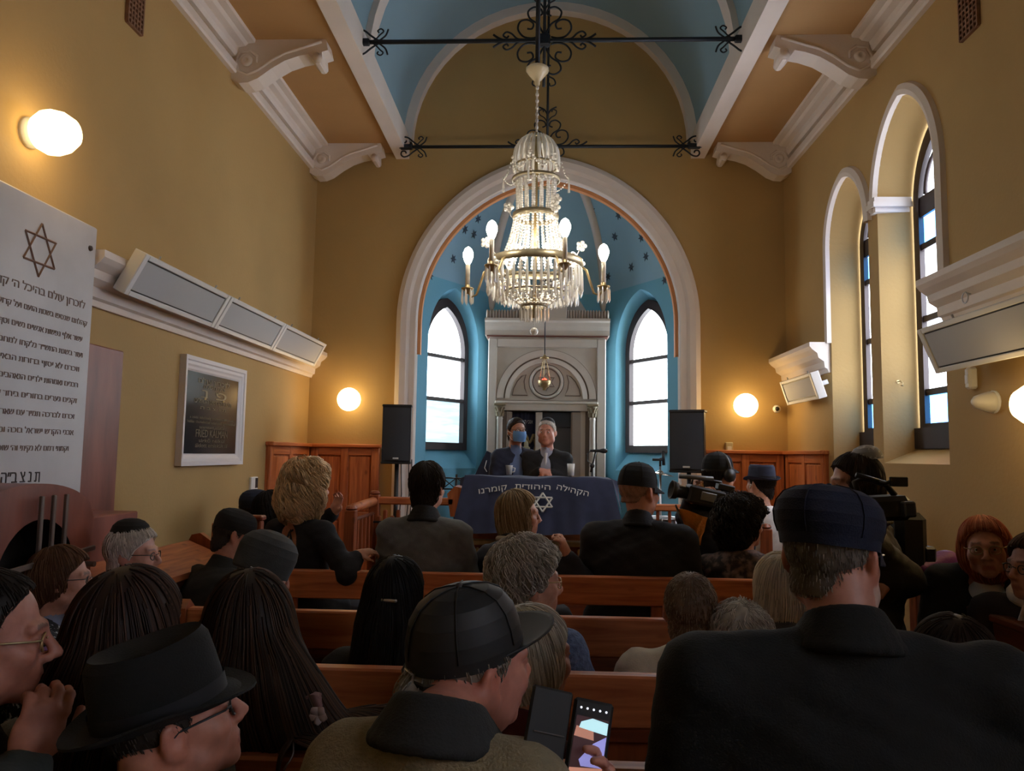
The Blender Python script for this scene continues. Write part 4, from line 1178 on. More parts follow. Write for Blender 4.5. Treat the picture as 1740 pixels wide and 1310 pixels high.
# ================================================================== CORNER PANELLING
def panelled(t, p0, p1, z0, z1, n, out, mat_v=PINE_Z, mat_h=PINE_X):
    """frame-and-panel boarding from p0 to p1 (both on the wall), out = unit vector into the room"""
    p0 = Vector(p0); p1 = Vector(p1); L = (p1 - p0).length; d = (p1 - p0) / L; out = Vector(out)
    M = Matrix((( d.x, out.x, 0, p0.x), (d.y, out.y, 0, p0.y), (0, 0, 1, 0), (0, 0, 0, 1)))
    MB().box((0, .001, z0), (L, .02, z1), M).build('backing_board', mat_v, t)
    w_ = .075
    for i in range(n + 1):
        x = (L - w_) * i / n; MB().bbox((x, .02, z0), (x + w_, .045, z1), .004, M).build('stile', mat_v, t)
    for z in (z0, z0 + (z1 - z0) * .52, z1 - w_):
        for i in range(n):
            xa = (L - w_) * i / n + w_; xb = (L - w_) * (i + 1) / n; MB().bbox((xa, .02, z), (xb, .042, z + w_), .004, M).build('cross_rail', mat_h, t)
    for i in range(n):
        xa = (L - w_) * i / n + w_ + .012; xb = (L - w_) * (i + 1) / n - .012
        for za, zb2 in ((z0 + w_ + .012, z0 + (z1 - z0) * .52 - .012), (z0 + (z1 - z0) * .52 + w_ + .012, z1 - w_ - .012)):
            MB().bbox((xa, .018, za), (xb, .032, zb2), .012, M).build('raised_panel', mat_v, t)
    MB().bbox((-.02, 0, z1), (L + .02, .075, z1 + .035), .006, M).build('cap_moulding', mat_h, t)
zc = at(560, 760, Y=YF).z
yl = at(452, 757, X=XL).y
t = thing('corner_panelling', 'tall pine panelling round the far left corner behind the blond woman', 'panelling', (XL + .3, YF - .3, .2))
panelled(t, (XL, yl, 0), (XL, YF - .05, 0), .2, zc, 2, (1, 0, 0), PINE_Z, PINE_Y)
panelled(t, (XL + .05, YF, 0), (at(646, 760, Y=YF).x, YF, 0), .2, zc, 2, (0, -1, 0), PINE_Z, PINE_X)
t = thing('corner_panelling', 'tall pine panelling round the far right corner behind the musician in the hat', 'panelling', (XR - .3, YF - .3, .2))
zc2 = at(1300, 772, Y=YF).z; yr2 = at(1408, 772, X=XR).y
panelled(t, (at(1200, 770, Y=YF).x, YF, 0), (XR - .05, YF, 0), .2, zc2, 2, (0, -1, 0), PINE_Z, PINE_X)
panelled(t, (XR, YF - .05, 0), (XR, yr2, 0), .2, zc2, 2, (-1, 0, 0), PINE_Z, PINE_Y)

# ================================================================== BIMAH: rail, reading table, instruments
RY = 6.15
zr = at(690, 851, Y=RY).z
t = thing('bimah_rail', 'pine handrail with balusters on the left of the draped table', 'railing', (-1.2, RY, .2), 'wooden rails beside the reading table')
xl0, xl1 = at(637, 850, Y=RY).x, at(778, 850, Y=RY).x
MB().bbox((xl0, RY - .03, zr - .03), (xl1, RY + .03, zr + .03), .01).build('handrail', PINE_X, t)
MB().bbox((xl0, RY - .025, zr - .48), (xl1, RY + .025, zr - .42), .006).build('lower_rail', PINED_X, t)
def post(t, x, y, z1, r=.04, nm='post'):
    mb = MB(); mb.bbox((x - r, y - r, .2), (x + r, y + r, z1), .006); mb.lathe([(r * .7, 0), (r * 1.1, .012), (r * .8, .03), (.001, .035)], (x, y, z1), 12); return mb.build(nm, PINED_Z, t)
post(t, xl0, RY, zr + .045)
ng = at(597, 862, Y=RY - .55)
post(t, ng.x, ng.y, ng.z - .02)
MB().tube([Vector((ng.x, ng.y, ng.z - .01)), Vector((xl0, RY, zr - .005))], .036, 10).build('side_handrail', PINE_Y, t, True)
MB().tube([Vector((ng.x, ng.y, ng.z - .42)), Vector((xl0, RY, zr - .42))], .03, 4).build('side_lower_rail', PINE_Y, t)
for i in range(6):
    q = (i + .7) / 6.4; c0 = Vector((ng.x, ng.y, ng.z)).lerp(Vector((xl0, RY, zr)), q)
    MB().bbox((c0.x - .012, c0.y - .012, c0.z - .42), (c0.x + .012, c0.y + .012, c0.z - .10), .004).build('baluster', PINED_Z, t)
MB().tube([Vector((ng.x, ng.y, ng.z - .10)), Vector((xl0, RY, zr - .10))], .015, 4).build('side_upper_rail', PINED_Y, t)
for i, (px, py) in enumerate(((644, 876), (655, 866), (667, 876), (677, 866), (689, 877))):
    q = at(px, py, Y=RY - .12); MB().bbox((q.x - .016, q.y - .012, .2), (q.x + .016, q.y + .012, q.z), .008).build('picket', PINED_Z, t)
q = at(665, 887, Y=RY - .12); MB().bbox((q.x - .14, q.y - .02, q.z - .008), (q.x + .16, q.y, q.z + .008), .003).build('picket_rail', IRON, t)
t = thing('bimah_rail', 'pine handrail on the right of the draped table behind the cameraman', 'railing', (1.2, RY, .2), 'wooden rails beside the reading table')
xr0, xr1 = at(1052, 862, Y=RY).x + .07, at(1335, 893, Y=RY - .6).x
zr2 = at(1130, 862, Y=RY).z
xrc = at(1168, 866, Y=RY).x
MB().bbox((xr0, RY - .03, zr2 - .03), (xrc, RY + .03, zr2 + .025), .01).build('handrail', PINE_X, t)
MB().bbox((xr0, RY - .025, zr2 - .5), (xrc, RY + .025, zr2 - .44), .006).build('lower_rail', PINED_X, t)
post(t, xrc, RY, zr2 + .03)
e1 = at(1300, 893, Y=RY - .75)
MB().tube([Vector((xrc, RY, zr2)), e1 + Vector((.3, -.0, 0))], .034, 10).build('side_handrail', PINE_X, t, True)
post(t, e1.x, e1.y, e1.z - .02); post(t, e1.x + .3, e1.y, e1.z - .02)
for i in range(5):
    q = xr0 + (xrc - xr0) * (i + .5) / 5; MB().bbox((q - .012, RY - .012, zr2 - .44), (q + .012, RY + .012, zr2 - .03), .004).build('baluster', PINED_Z, t)

# reading table with its navy cloth
LY = 6.0
a, b = at(793, 812, Y=LY + .06), at(1037, 813, Y=LY + .06)
lz = (a.z + b.z) / 2; zb0 = at(900, 908, Y=LY - .12).z
t = thing('reading_table', 'carved pine reading table with gilt edging under the navy cloth', 'table', ((a.x + b.x) / 2, LY + .2, .2))
tx0, tx1 = a.x + .0, b.x - .0
MB().bbox((tx0, LY + .075, .9), (tx1, LY + .48, lz - .015), .01).build('body', PINE_X, t)
MB().bbox((tx0 - .05, LY - .02, zb0 - .10), (tx1 + .05, LY + .5, zb0 - .06), .008).build('gilt_edge', GOLD, t)
MB().bbox((tx0, LY + .03, .2), (tx1, LY + .46, zb0 - .10), .006).build('pedestal', PINED_X, t)
for i in range(16):
    x = tx0 + .03 + (tx1 - tx0 - .06) * i / 15
    mb = MB(); mb.lathe([(.006, 0), (.016, .012), (.012, .06), (.016, .085), (.006, .1)], (x, LY + .01, zb0 - .22), 8); mb.build('gilt_spindle', GOLD, t, True)
bp = at(1047, 853, Y=LY + .1)
mb = MB(); mb.prism([Vector((tx1 + .0, LY + .08, bp.z + .10)), Vector((tx1 + .07, LY + .12, bp.z - .03)), Vector((tx1 + .075, LY + .12, bp.z - .12)), Vector((tx1 + .0, LY + .08, bp.z - .12))], (0, 0, 0), (0, .3, 0)); mb.build('side_scroll', mat('pale_gilt_wood', (178, 140, 84), .5), t)
mb = MB(); mb.prism([Vector((tx0 - .0, LY + .08, bp.z + .08)), Vector((tx0 - .10, LY + .12, bp.z + .10)), Vector((tx0 - .16, LY + .12, bp.z + .04)), Vector((tx0 - .13, LY + .12, bp.z - .14)), Vector((tx0 - .0, LY + .08, bp.z - .14))], (0, 0, 0), (0, .3, 0)); mb.build('side_scroll', PINE_Z, t)
# the cloth: top, front fall flaring outwards, right side fall
t2 = thing('table_cloth', 'navy velvet cloth with Hebrew lettering and star over the reading table', 'cloth', ((a.x + b.x) / 2, LY, zb0))
def cloth_pt(u, v):
    """u 0..1 across, v 0..1 back to hem"""
    x = tx0 - .015 + (tx1 - tx0 + .03) * u
    if v < .3:
        q = v / .3; y = LY + .49 - .42 * q; z = lz + .006 + .004 * math.sin(u * 23)
    else:
        q = (v - .3) / .7
        y = LY + .065 - .20 * q ** .8 - .010 * math.sin(u * 26 + 2 * q) * q - .004 * math.sin(u * 61) * q
        z = lz + .004 - (lz - zb0) * q - .006 * math.sin(u * 14) * q
        x += (u - .5) * .16 * q
    return Vector((x, y, z + .010 * math.sin(u * 9 + 1) * (1 if v > .25 else .3) * (1 - min(1, abs(v - .3) * 3))))
G_ = [[cloth_pt(i / 60, j / 30) for i in range(61)] for j in range(31)]
MB().grid(G_).build('cloth', NAVY, t2, True)
for u, sg in ((1.0, 1), (0.0, -1)):
    rows = []
    for j in range(9):
        v = .05 + .25 * j / 8; e = cloth_pt(u, v); dl = (.42 if sg < 0 else .24) * (j / 8) ** .8 + .03
        rows.append([e + Vector((sg * .075 * k / 6, .0, -dl * k / 6 + .003)) for k in range(7)])
    MB().grid(rows).build('side_fall', NAVY, t2, True)
# lettering along an arc on the fall, star below
def on_fall(px, py):
    """the point of the falling cloth seen at a pixel"""
    d = (at(px, py, Y=LY) - CAM); lo = None
    for k in range(60):
        y = LY + .08 - .24 * k / 59; p_ = at(px, py, Y=y)
        q = (lz + .004 - p_.z) / (lz - zb0)
        if q < 0: continue
        ys = LY + .065 - .20 * q ** .8
        if y <= ys: lo = p_; break
    return lo or at(px, py, Y=LY - .05)
words = [('הקהילה', (973, 833), 54, .20), ('היהודית', (905, 827), 60, .02), ('קומרנו', (838, 831), 48, -.17)]
for wd, (px, py), wpx, rot in words:
    p_ = on_fall(px, py); wm = wpx * (LY) / FPX
    q = max(0.02, (lz - p_.z) / (lz - zb0)); tilt = math.atan2(.16 * q ** -.2, (lz - zb0)) 
    M = Matrix.Translation(p_ + Vector((0, -.034, 0))) @ Matrix.Rotation(rot, 4, 'Y') @ Matrix.Rotation(PI / 2 - tilt, 4, 'X') @ Matrix.Translation((0, -.02, 0))
    text_mesh('cloth_lettering', heb(wd), .066, LETTW, t2, M, width=wm)
p_ = on_fall(922, 853); tl = math.atan2(.17, (lz - zb0))
M = Matrix.Translation(p_ + Vector((0, -.034, 0))) @ Matrix.Rotation(PI / 2 - tl, 4, 'X')
for k in (0, 1):
    mb = MB(); pts = [M @ Vector((.085 * math.cos(PI / 2 + k * PI + i * 2 * PI / 3), .075 * math.sin(PI / 2 + k * PI + i * 2 * PI / 3), 0)) for i in range(3)]
    for i in range(3): mb.tube([pts[i], pts[(i + 1) % 3]], .0075, 5)
    mb.build('cloth_star', LETTW, t2)
# glasses on the table
p = at(970, 806, Y=LY + .42); p.z = lz + .014
t = thing('drinking_glass', 'clear drinking glass at the right end of the draped table', 'glass', p)
mb = MB(); mb.lathe([(.001, 0), (.026, 0), (.032, .10), (.030, .10), (.024, .008), (.001, .008)], p, 16, closed=False); mb.build('glass', CRYS, t, True)
mb = MB(); mb.lathe([(.001, .01), (.025, .01), (.028, .055), (.001, .055)], p, 14); mb.build('water', crystal_mat('water', (210, 220, 226), .6), t, True)
p = at(865, 806, Y=LY + .42); p.z = lz + .014
t = thing('paper_cup', 'small white cup at the left end of the draped table', 'cup', p)
mb = MB(); mb.lathe([(.001, 0), (.022, 0), (.03, .075), (.032, .078), (.029, .075), (.02, .006), (.001, .006)], p, 16, closed=False); mb.build('cup', PLASTW, t, True)
mb = MB(); mb.tube([p + Vector((.028, 0, .06)), p + Vector((.05, 0, .055)), p + Vector((.045, 0, .025)), p + Vector((.025, 0, .02))], .004, 6); mb.build('handle', PLASTW, t, True)

# loudspeakers on poles
def loudspeaker(px0, px1, py0, py1, Y, yaw, label, slabel):
    c = at((px0 + px1) / 2, (py0 + py1) / 2, Y=Y); wd = (px1 - px0) * Y / FPX * .92; hh = (py1 - py0) * Y / FPX
    M = Matrix.Translation(c) @ Matrix.Rotation(yaw, 4, 'Z')
    t = thing('loudspeaker', label, 'loudspeaker', c - Vector((0, 0, hh / 2)), 'loudspeakers on poles beside the arch')
    D = wd * .8
    mb = MB(); fr_ = [(-wd / 2, -D * .42), (wd / 2, -D * .42), (wd / 2, -D * .1), (wd * .34, D * .5), (-wd * .34, D * .5), (-wd / 2, -D * .1)]
    mb.prism([M @ Vector((x, y, -hh / 2)) for x, y in fr_], (0, 0, 0), (0, 0, hh)); mb.build('cabinet', BLACKP, t)
    mb = MB()
    for s_ in (-1, 1): mb.bbox((-wd / 2 - .006, -D * .45, s_ * hh / 2 - .012), (wd / 2 + .006, D * .1, s_ * hh / 2 + .012), .006, M)
    mb.build('end_cap', BLACKP, t)['kind'] = 'stuff'
    P = [[M @ Vector((-wd * .47 + wd * .94 * i / 12, -D * .42 - .022 * math.sin(PI * i / 12), -hh * .46 + hh * .92 * j / 2)) for i in range(13)] for j in range(3)]
    MB().grid(P).build('grille', BLACKG, t, True)
    MB().bbox((-wd * .10 , -D * .42 - .032, -hh * .44), (wd * .10, -D * .42 - .018, -hh * .41), .002, M).build('badge', PLASTW, t)
    s = thing('speaker_stand', slabel, 'stand', Vector((c.x, c.y, .2)), 'poles under the loudspeakers')
    MB().tube([(c.x, c.y + .02, .62), (c.x, c.y + .02, c.z - hh / 2 - .012)], .02, 10).build('pole', BLACKP, s, True)
    MB().tube([(c.x, c.y + .02, .35), (c.x, c.y + .02, .9)], .026, 10).build('lower_tube', BLACKP, s, True)
    for k in range(3):
        a_ = 2 * PI * k / 3 + .5
        MB().tube([(c.x + .02 * math.cos(a_), c.y + .02 + .02 * math.sin(a_), .86), (c.x + .42 * math.cos(a_), c.y + .02 + .42 * math.sin(a_), .22)], .012, 8).build('leg', BLACKP, s, True)
        MB().tube([(c.x + .02 * math.cos(a_), c.y + .02 + .02 * math.sin(a_), .40), (c.x + .26 * math.cos(a_), c.y + .02 + .26 * math.sin(a_), .475)], .008, 6).build('brace', BLACKP, s, True)
    return c, hh, t
c1, h1, lsp = loudspeaker(649, 701, 690, 786, 7.0, math.radians(6), 'black loudspeaker left of the arch against the white jamb', 'black tripod pole under the left loudspeaker')
loudspeaker(1140, 1202, 700, 800, 7.0, math.radians(-22), 'black loudspeaker right of the arch beside the cameraman', 'black tripod pole under the right loudspeaker')
for dx in (.03, .10, .13):
    mb = MB(); mb.tube([Vector((c1.x + dx, 7.06, c1.z - h1 / 2 + .03)), Vector((c1.x + dx + .012, 7.07, c1.z - .55)), Vector((c1.x + dx - .012, 7.06, c1.z - .85)), Vector((c1.x + dx - .02, 7.05, .21))], .005, 6); mb.build('cable', BLACKP, lsp, True)

# microphone on a boom by the ark
m0 = at(1012, 768, Y=7.3)
t = thing('microphone_stand', 'black microphone on a boom stand before the right column of the ark', 'microphone', (m0.x, 7.3, .2))
mb = MB(); Mm = Matrix.Rotation(PI / 2, 3, 'Y'); mb.lathe([(.001, -.075), (.011, -.07), (.014, .02), (.018, .03), (.023, .05), (.022, .075), (.012, .09), (.001, .092)], m0 + Vector((.02, 0, .012)), 12, Mm); mb.build('microphone', BLACKP, t, True)
MB().tube([m0 + Vector((-.045, 0, .012)), m0 + Vector((-.08, .0, -.02)), m0 + Vector((-.075, 0, -.09)), m0 + Vector((-.02, 0, -.12))], .004, 6).build('cable', BLACKP, t, True)
MB().tube([m0 + Vector((.0, 0, .0)), m0 + Vector((-.045, 0, -.19))], .009, 8).build('boom', BLACKP, t, True)
MB().tube([m0 + Vector((-.03, 0, -.13)), Vector((m0.x - .03, 7.3, .28))], .011, 8).build('pole', BLACKP, t, True)
MB().ball(m0 + Vector((-.03, 0, -.13)), .024, 8, 6).build('clutch', BLACKP, t, True)
for k in range(3):
    a_ = 2 * PI * k / 3; MB().tube([(m0.x - .03, 7.3, .30), (m0.x - .03 + .26 * math.cos(a_), 7.3 + .26 * math.sin(a_), .21)], .008, 6).build('leg', BLACKP, t, True)

# folding music stand left of the table
q = at(776, 806, Y=6.6)
t = thing('music_stand', 'black folding wire music stand left of the draped table', 'music stand', (q.x, 6.6, .2))
zt = q.z; zl = at(776, 831, Y=6.6).z; xa, xb = at(752, 812, Y=6.6).x, at(803, 812, Y=6.6).x
MB().tube([(q.x, 6.6, zt), (q.x - .03, 6.6, .3)], .010, 8).build('pole', BLACKP, t, True)
for pts in (((xa, zt - .03), (xb, zt - .035)), ((xa, zl), (xb, zl))):
    MB().tube([(x, 6.59, z) for x, z in pts], .006, 6).build('cross_wire', BLACKP, t, True)
for pts in (((xa, zl), (q.x, zt - .03)), ((q.x, zl), (xa, zt - .03)), ((xb, zl), (q.x, zt - .03)), ((xa, zl), (xa, zt - .03))):
    MB().tube([(x, 6.595, z) for x, z in pts], .0045, 6).build('lattice_wire', BLACKP, t, True)
for k in range(3):
    a_ = 2 * PI * k / 3; MB().tube([(q.x - .03, 6.6, .5), (q.x - .03 + .25 * math.cos(a_), 6.6 + .25 * math.sin(a_), .21)], .008, 6).build('leg', BLACKP, t, True)

# cymbal and drum hardware right of the table
q = at(1122, 804, Y=6.9)
t = thing('cymbal_stand', 'small cymbal on a stand in front of the right apse window', 'cymbal', (q.x, 6.9, .2))
mb = MB(); mb.lathe([(.13, -.012), (.06, .002), (.03, .006), (.02, .022), (.001, .026)], q, 24, Matrix.Rotation(math.radians(8), 3, 'Y')); mb.build('cymbal', mat('pale_bronze', (206, 200, 188), .25, .9), t, True)
MB().tube([q + Vector((0, 0, .06)), Vector((q.x, 6.9, .5))], .010, 8).build('pole', STEEL, t, True)
MB().tube([q + Vector((0, 0, .05)), q + Vector((.0, 0, .13)), q + Vector((.03, 0, .135))], .010, 6).build('clip', BLACKP, t, True)
MB().tube([q + Vector((-.07, 0, .12)), q + Vector((.04, 0, .12))], .012, 8).build('boom', BLACKP, t, True)
MB().tube([q + Vector((.03, 0, .07)), q + Vector((.025, 0, .20))], .014, 8).build('clip_microphone', BLACKP, t, True)
for k in range(3):
    a_ = 2 * PI * k / 3; MB().tube([(q.x, 6.9, .62), (q.x + .3 * math.cos(a_), 6.9 + .3 * math.sin(a_), .21)], .009, 6).build('leg', STEEL, t, True)
q = at(1120, 905, Y=6.6)
t = thing('snare_drum', 'small drum with chrome rim behind the rail', 'drum', (q.x, 6.6, .2))
z_ = at(1120, 880, Y=6.6).z
mb = MB(); mb.lathe([(.16, z_ - .14), (.16, z_)], (q.x, 6.6, 0), 24); mb.build('shell', BLACKP, t, True)
for zz_ in (z_ - .14, z_):
    mb = MB(); mb.tube([Vector((q.x + .165 * math.cos(2 * PI * i / 24), 6.6 + .165 * math.sin(2 * PI * i / 24), zz_)) for i in range(25)], .008, 6, False); mb.build('rim', STEEL, t, True)
for k in range(8):
    a_ = 2 * PI * k / 8; MB().tube([(q.x + .17 * math.cos(a_), 6.6 + .17 * math.sin(a_), z_ - .14), (q.x + .17 * math.cos(a_), 6.6 + .17 * math.sin(a_), z_ + .01)], .006, 6).build('lug', STEEL, t, True)
MB().tube([(q.x, 6.6, z_ - .14), (q.x, 6.6, .4)], .012, 8).build('pole', STEEL, t, True)
for k in range(3):
    a_ = 2 * PI * k / 3 + .3; MB().tube([(q.x, 6.6, .5), (q.x + .25 * math.cos(a_), 6.6 + .25 * math.sin(a_), .21)], .009, 6).build('leg', STEEL, t, True)
# dark bag left of the ark
q0 = at(829, 766, Y=8.1); q1 = at(812, 806, Y=8.1)
t = thing('instrument_bag', 'dark soft instrument bag leaning by the left side of the ark', 'bag', (q1.x, 8.1, .2))
mb = MB(); mb.prism([Vector((q0.x - .01, 8.08, q0.z)), Vector((q0.x + .03, 8.08, q0.z - .02)), Vector((q0.x + .03, 8.08, .2)), Vector((q1.x - .20, 8.08, .2)), Vector((q1.x - .07, 8.08, q1.z - .1)), Vector((q1.x, 8.08, q1.z + .06))], (0, 0, 0), (0, .14, 0)); mb.build('bag', mat('dark_bag_cloth', (40, 46, 66), .8, var=.2, vscale=12), t)
MB().tube([(q0.x - .01, 8.075, q0.z - .10), (q0.x - .03, 8.075, q0.z - .18), (q0.x - .005, 8.075, q0.z - .22)], .005, 5).build('white_print', PLASTW, t)
# switch plate on the far wall right
p = at(1238, 762, Y=YF); t = thing('wall_box', 'small cream box on the far wall under the right globe lamp', 'box', p)
MB().bbox((p.x - .035, YF - .04, p.z - .08), (p.x + .035, YF + .002, p.z + .06), .006).build('housing', mat('cream_plastic', (190, 180, 150), .5), t)
MB().bbox((p.x - .02, YF - .043, p.z - .05), (p.x + .02, YF - .038, p.z + .02), .002).build('cover', PLASTW, t)

# ================================================================== PEWS
def pew(Y, x0, x1, label, open_back=False, zt=1.0, zs=.46, fz=0.0):
    t = thing('pew', label, 'pew', ((x0 + x1) / 2, Y, 0), 'pine pews across the hall')
    bt = .035
    MB().bbox((x0, Y - .03, zt - .145), (x1, Y + .02, zt), .006).build('top_rail', PINE_X, t)
    if open_back:
        for x in (x0 + .02, -.91, -.1, .55, x1 - .09):
            MB().bbox((x, Y - .022, .2), (x + .085, Y + .012, zt - .145), .004).build('back_post', PINED_Z, t)
        MB().bbox((x0, Y - .025, .50), (x1, Y + .015, .62), .005).build('middle_rail', PINED_X, t)
    else:
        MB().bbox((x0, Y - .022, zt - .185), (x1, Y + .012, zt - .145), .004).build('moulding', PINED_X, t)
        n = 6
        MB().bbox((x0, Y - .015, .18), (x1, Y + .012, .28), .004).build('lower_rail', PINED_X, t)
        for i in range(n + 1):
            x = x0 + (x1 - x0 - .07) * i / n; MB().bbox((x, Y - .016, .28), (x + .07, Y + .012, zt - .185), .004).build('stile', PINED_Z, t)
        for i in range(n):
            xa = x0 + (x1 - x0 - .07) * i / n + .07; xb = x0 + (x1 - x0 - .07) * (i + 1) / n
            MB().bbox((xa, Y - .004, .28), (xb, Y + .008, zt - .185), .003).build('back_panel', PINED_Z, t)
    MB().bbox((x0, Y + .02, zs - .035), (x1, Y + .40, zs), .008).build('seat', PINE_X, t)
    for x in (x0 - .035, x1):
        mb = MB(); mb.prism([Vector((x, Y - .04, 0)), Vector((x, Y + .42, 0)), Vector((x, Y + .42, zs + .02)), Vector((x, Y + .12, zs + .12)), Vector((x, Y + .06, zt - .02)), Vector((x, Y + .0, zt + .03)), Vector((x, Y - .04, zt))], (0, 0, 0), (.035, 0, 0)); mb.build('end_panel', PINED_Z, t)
    return t
PX0, PX1 = -1.40, 1.25
pew(4.06, PX0, PX1, 'farthest pine pew of four, open under its rail, before the reading table', True, zs=.62)
pew(3.04, PX0, PX1, 'second pine pew behind the open backed one, below the crop haired woman', False)
pew(2.27, PX0, PX1, 'third pine pew whose board runs behind the capped man in tan', False)
pew(1.62, PX0, PX1, 'nearest pine pew, at the bottom edge of the view', False)

# side pew along the left wall: sloping book board, ends
t = thing('side_pew', 'pine side pew with sloping book board along the left wall under the red marble', 'pew', (-2.1, 3.6, 0))
b0, b1 = at(335, 908, X=-2.25), at(160, 1000, X=-1.85)
mb = MB(); mb.prism([Vector((-2.05, 3.02, 1.10)), Vector((-1.80, 3.02, 1.00)), Vector((-1.80, 3.02, .97)), Vector((-2.05, 3.02, 1.07))], (0, 0, 0), (0, 1.37, 0)); mb.build('book_board', PINE_Y, t)
MB().bbox((-1.85, 3.02, .45), (-1.815, 4.38, .975), .005).build('front_board', PINED_Y, t)
MB().bbox((-1.815, 3.0, .40), (-1.5, 4.40, .45), .008).build('seat', PINE_Y, t)
mb = MB(); prf = [(-2.055, 0), (-1.79, 0), (-1.79, 1.01), (-1.83, 1.05), (-1.93, 1.10), (-1.99, 1.14), (-2.04, 1.13), (-2.055, 1.10)]
mb.prism([Vector((x, 4.40, z)) for x, z in prf], (0, 0, 0), (0, .045, 0)); mb.build('end_panel', PINED_Z, t)
mb = MB(); mb.prism([Vector((x, 2.97, z)) for x, z in prf], (0, 0, 0), (0, .045, 0)); mb.build('end_panel', PINED_Z, t)
for yy in (4.36, 3.0): MB().bbox((-1.82, yy, 0), (-1.52, yy + .04, .41), .004).build('leg', PINED_Z, t)
# stall ends beyond it
t = thing('stall', 'pine stall with round topped end post by the left wall', 'stall', (-2.0, 5.3, .2))
q = at(362, 888, Y=5.45)
mb = MB(); mb.bbox((q.x - .03, 5.40, .2), (q.x + .03, 5.46, q.z - .02), .006); mb.tube([(q.x, 5.40, q.z - .025), (q.x, 5.46, q.z - .025)], .03, 14); mb.build('end_post', PINE_Z, t)
MB().bbox((q.x - .34, 5.42, q.z - .22), (q.x - .03, 5.45, q.z - .10), .004).build('side_board', PINED_X, t)
MB().bbox((q.x + .03, 5.42, q.z - .14), (q.x + .40, 5.45, q.z - .05), .004).build('back_rail', PINE_X, t)
MB().bbox((q.x - .3, 5.46, .5), (q.x + .4, 5.85, .55), .004).build('seat', PINE_X, t)
t = thing('stall_end', 'broad red brown stall end between the leaning man and the blond woman', 'stall', (-1.6, 4.55, .2))
q = at(437, 890, Y=4.5); xa, xb = at(414, 890, Y=4.5).x, at(446, 890, Y=4.5).x
MB().bbox((xa, 4.47, .2), (xb, 4.53, q.z + .02), .008).build('end_board', PINED_Z, t)
MB().bbox((xa - .01, 4.46, q.z + .02), (xb + .01, 4.54, q.z + .05), .008).build('cap', PINED_X, t)
MB().bbox((xb, 4.48, q.z - .35), (xb + .3, 4.52, q.z - .25), .004).build('rail', PINED_X, t)

# side pew front on the right
t = thing('side_pew', 'dark pine front of the side pew where the women sit on the right', 'pew', (1.76, 2.9, 0))
e0, e1 = at(1545, 985, X=1.74), at(1740, 1075, X=1.74)
zt_ = (e0.z + e1.z) / 2
MB().bbox((1.735, .9, zt_ - .03), (1.80, e0.y + .03, zt_), .006).build('top_rail', PINED_Y, t)
MB().bbox((1.745, .9, zt_ - .20), (1.785, e0.y, zt_ - .03), .004).build('upper_board', PINED_Y, t)
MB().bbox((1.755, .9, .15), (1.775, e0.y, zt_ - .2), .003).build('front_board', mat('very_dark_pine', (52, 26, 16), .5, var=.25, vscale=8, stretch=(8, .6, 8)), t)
for y in (e0.y - .06, 2.4, 1.2): MB().bbox((1.74, y, 0), (1.79, y + .07, zt_ - .03), .004).build('stile', PINED_Z, t)
MB().bbox((1.96, .9, .41), (2.30, e0.y + .4, .45), .006).build('seat', PINED_Y, t)
MB().bbox((2.27, .9, .45), (2.31, e0.y + .5, 1.0), .006).build('back_board', PINED_Y, t)
MB().bbox((2.245, .9, .97), (2.32, e0.y + .5, 1.03), .006).build('back_rail', PINED_Y, t)

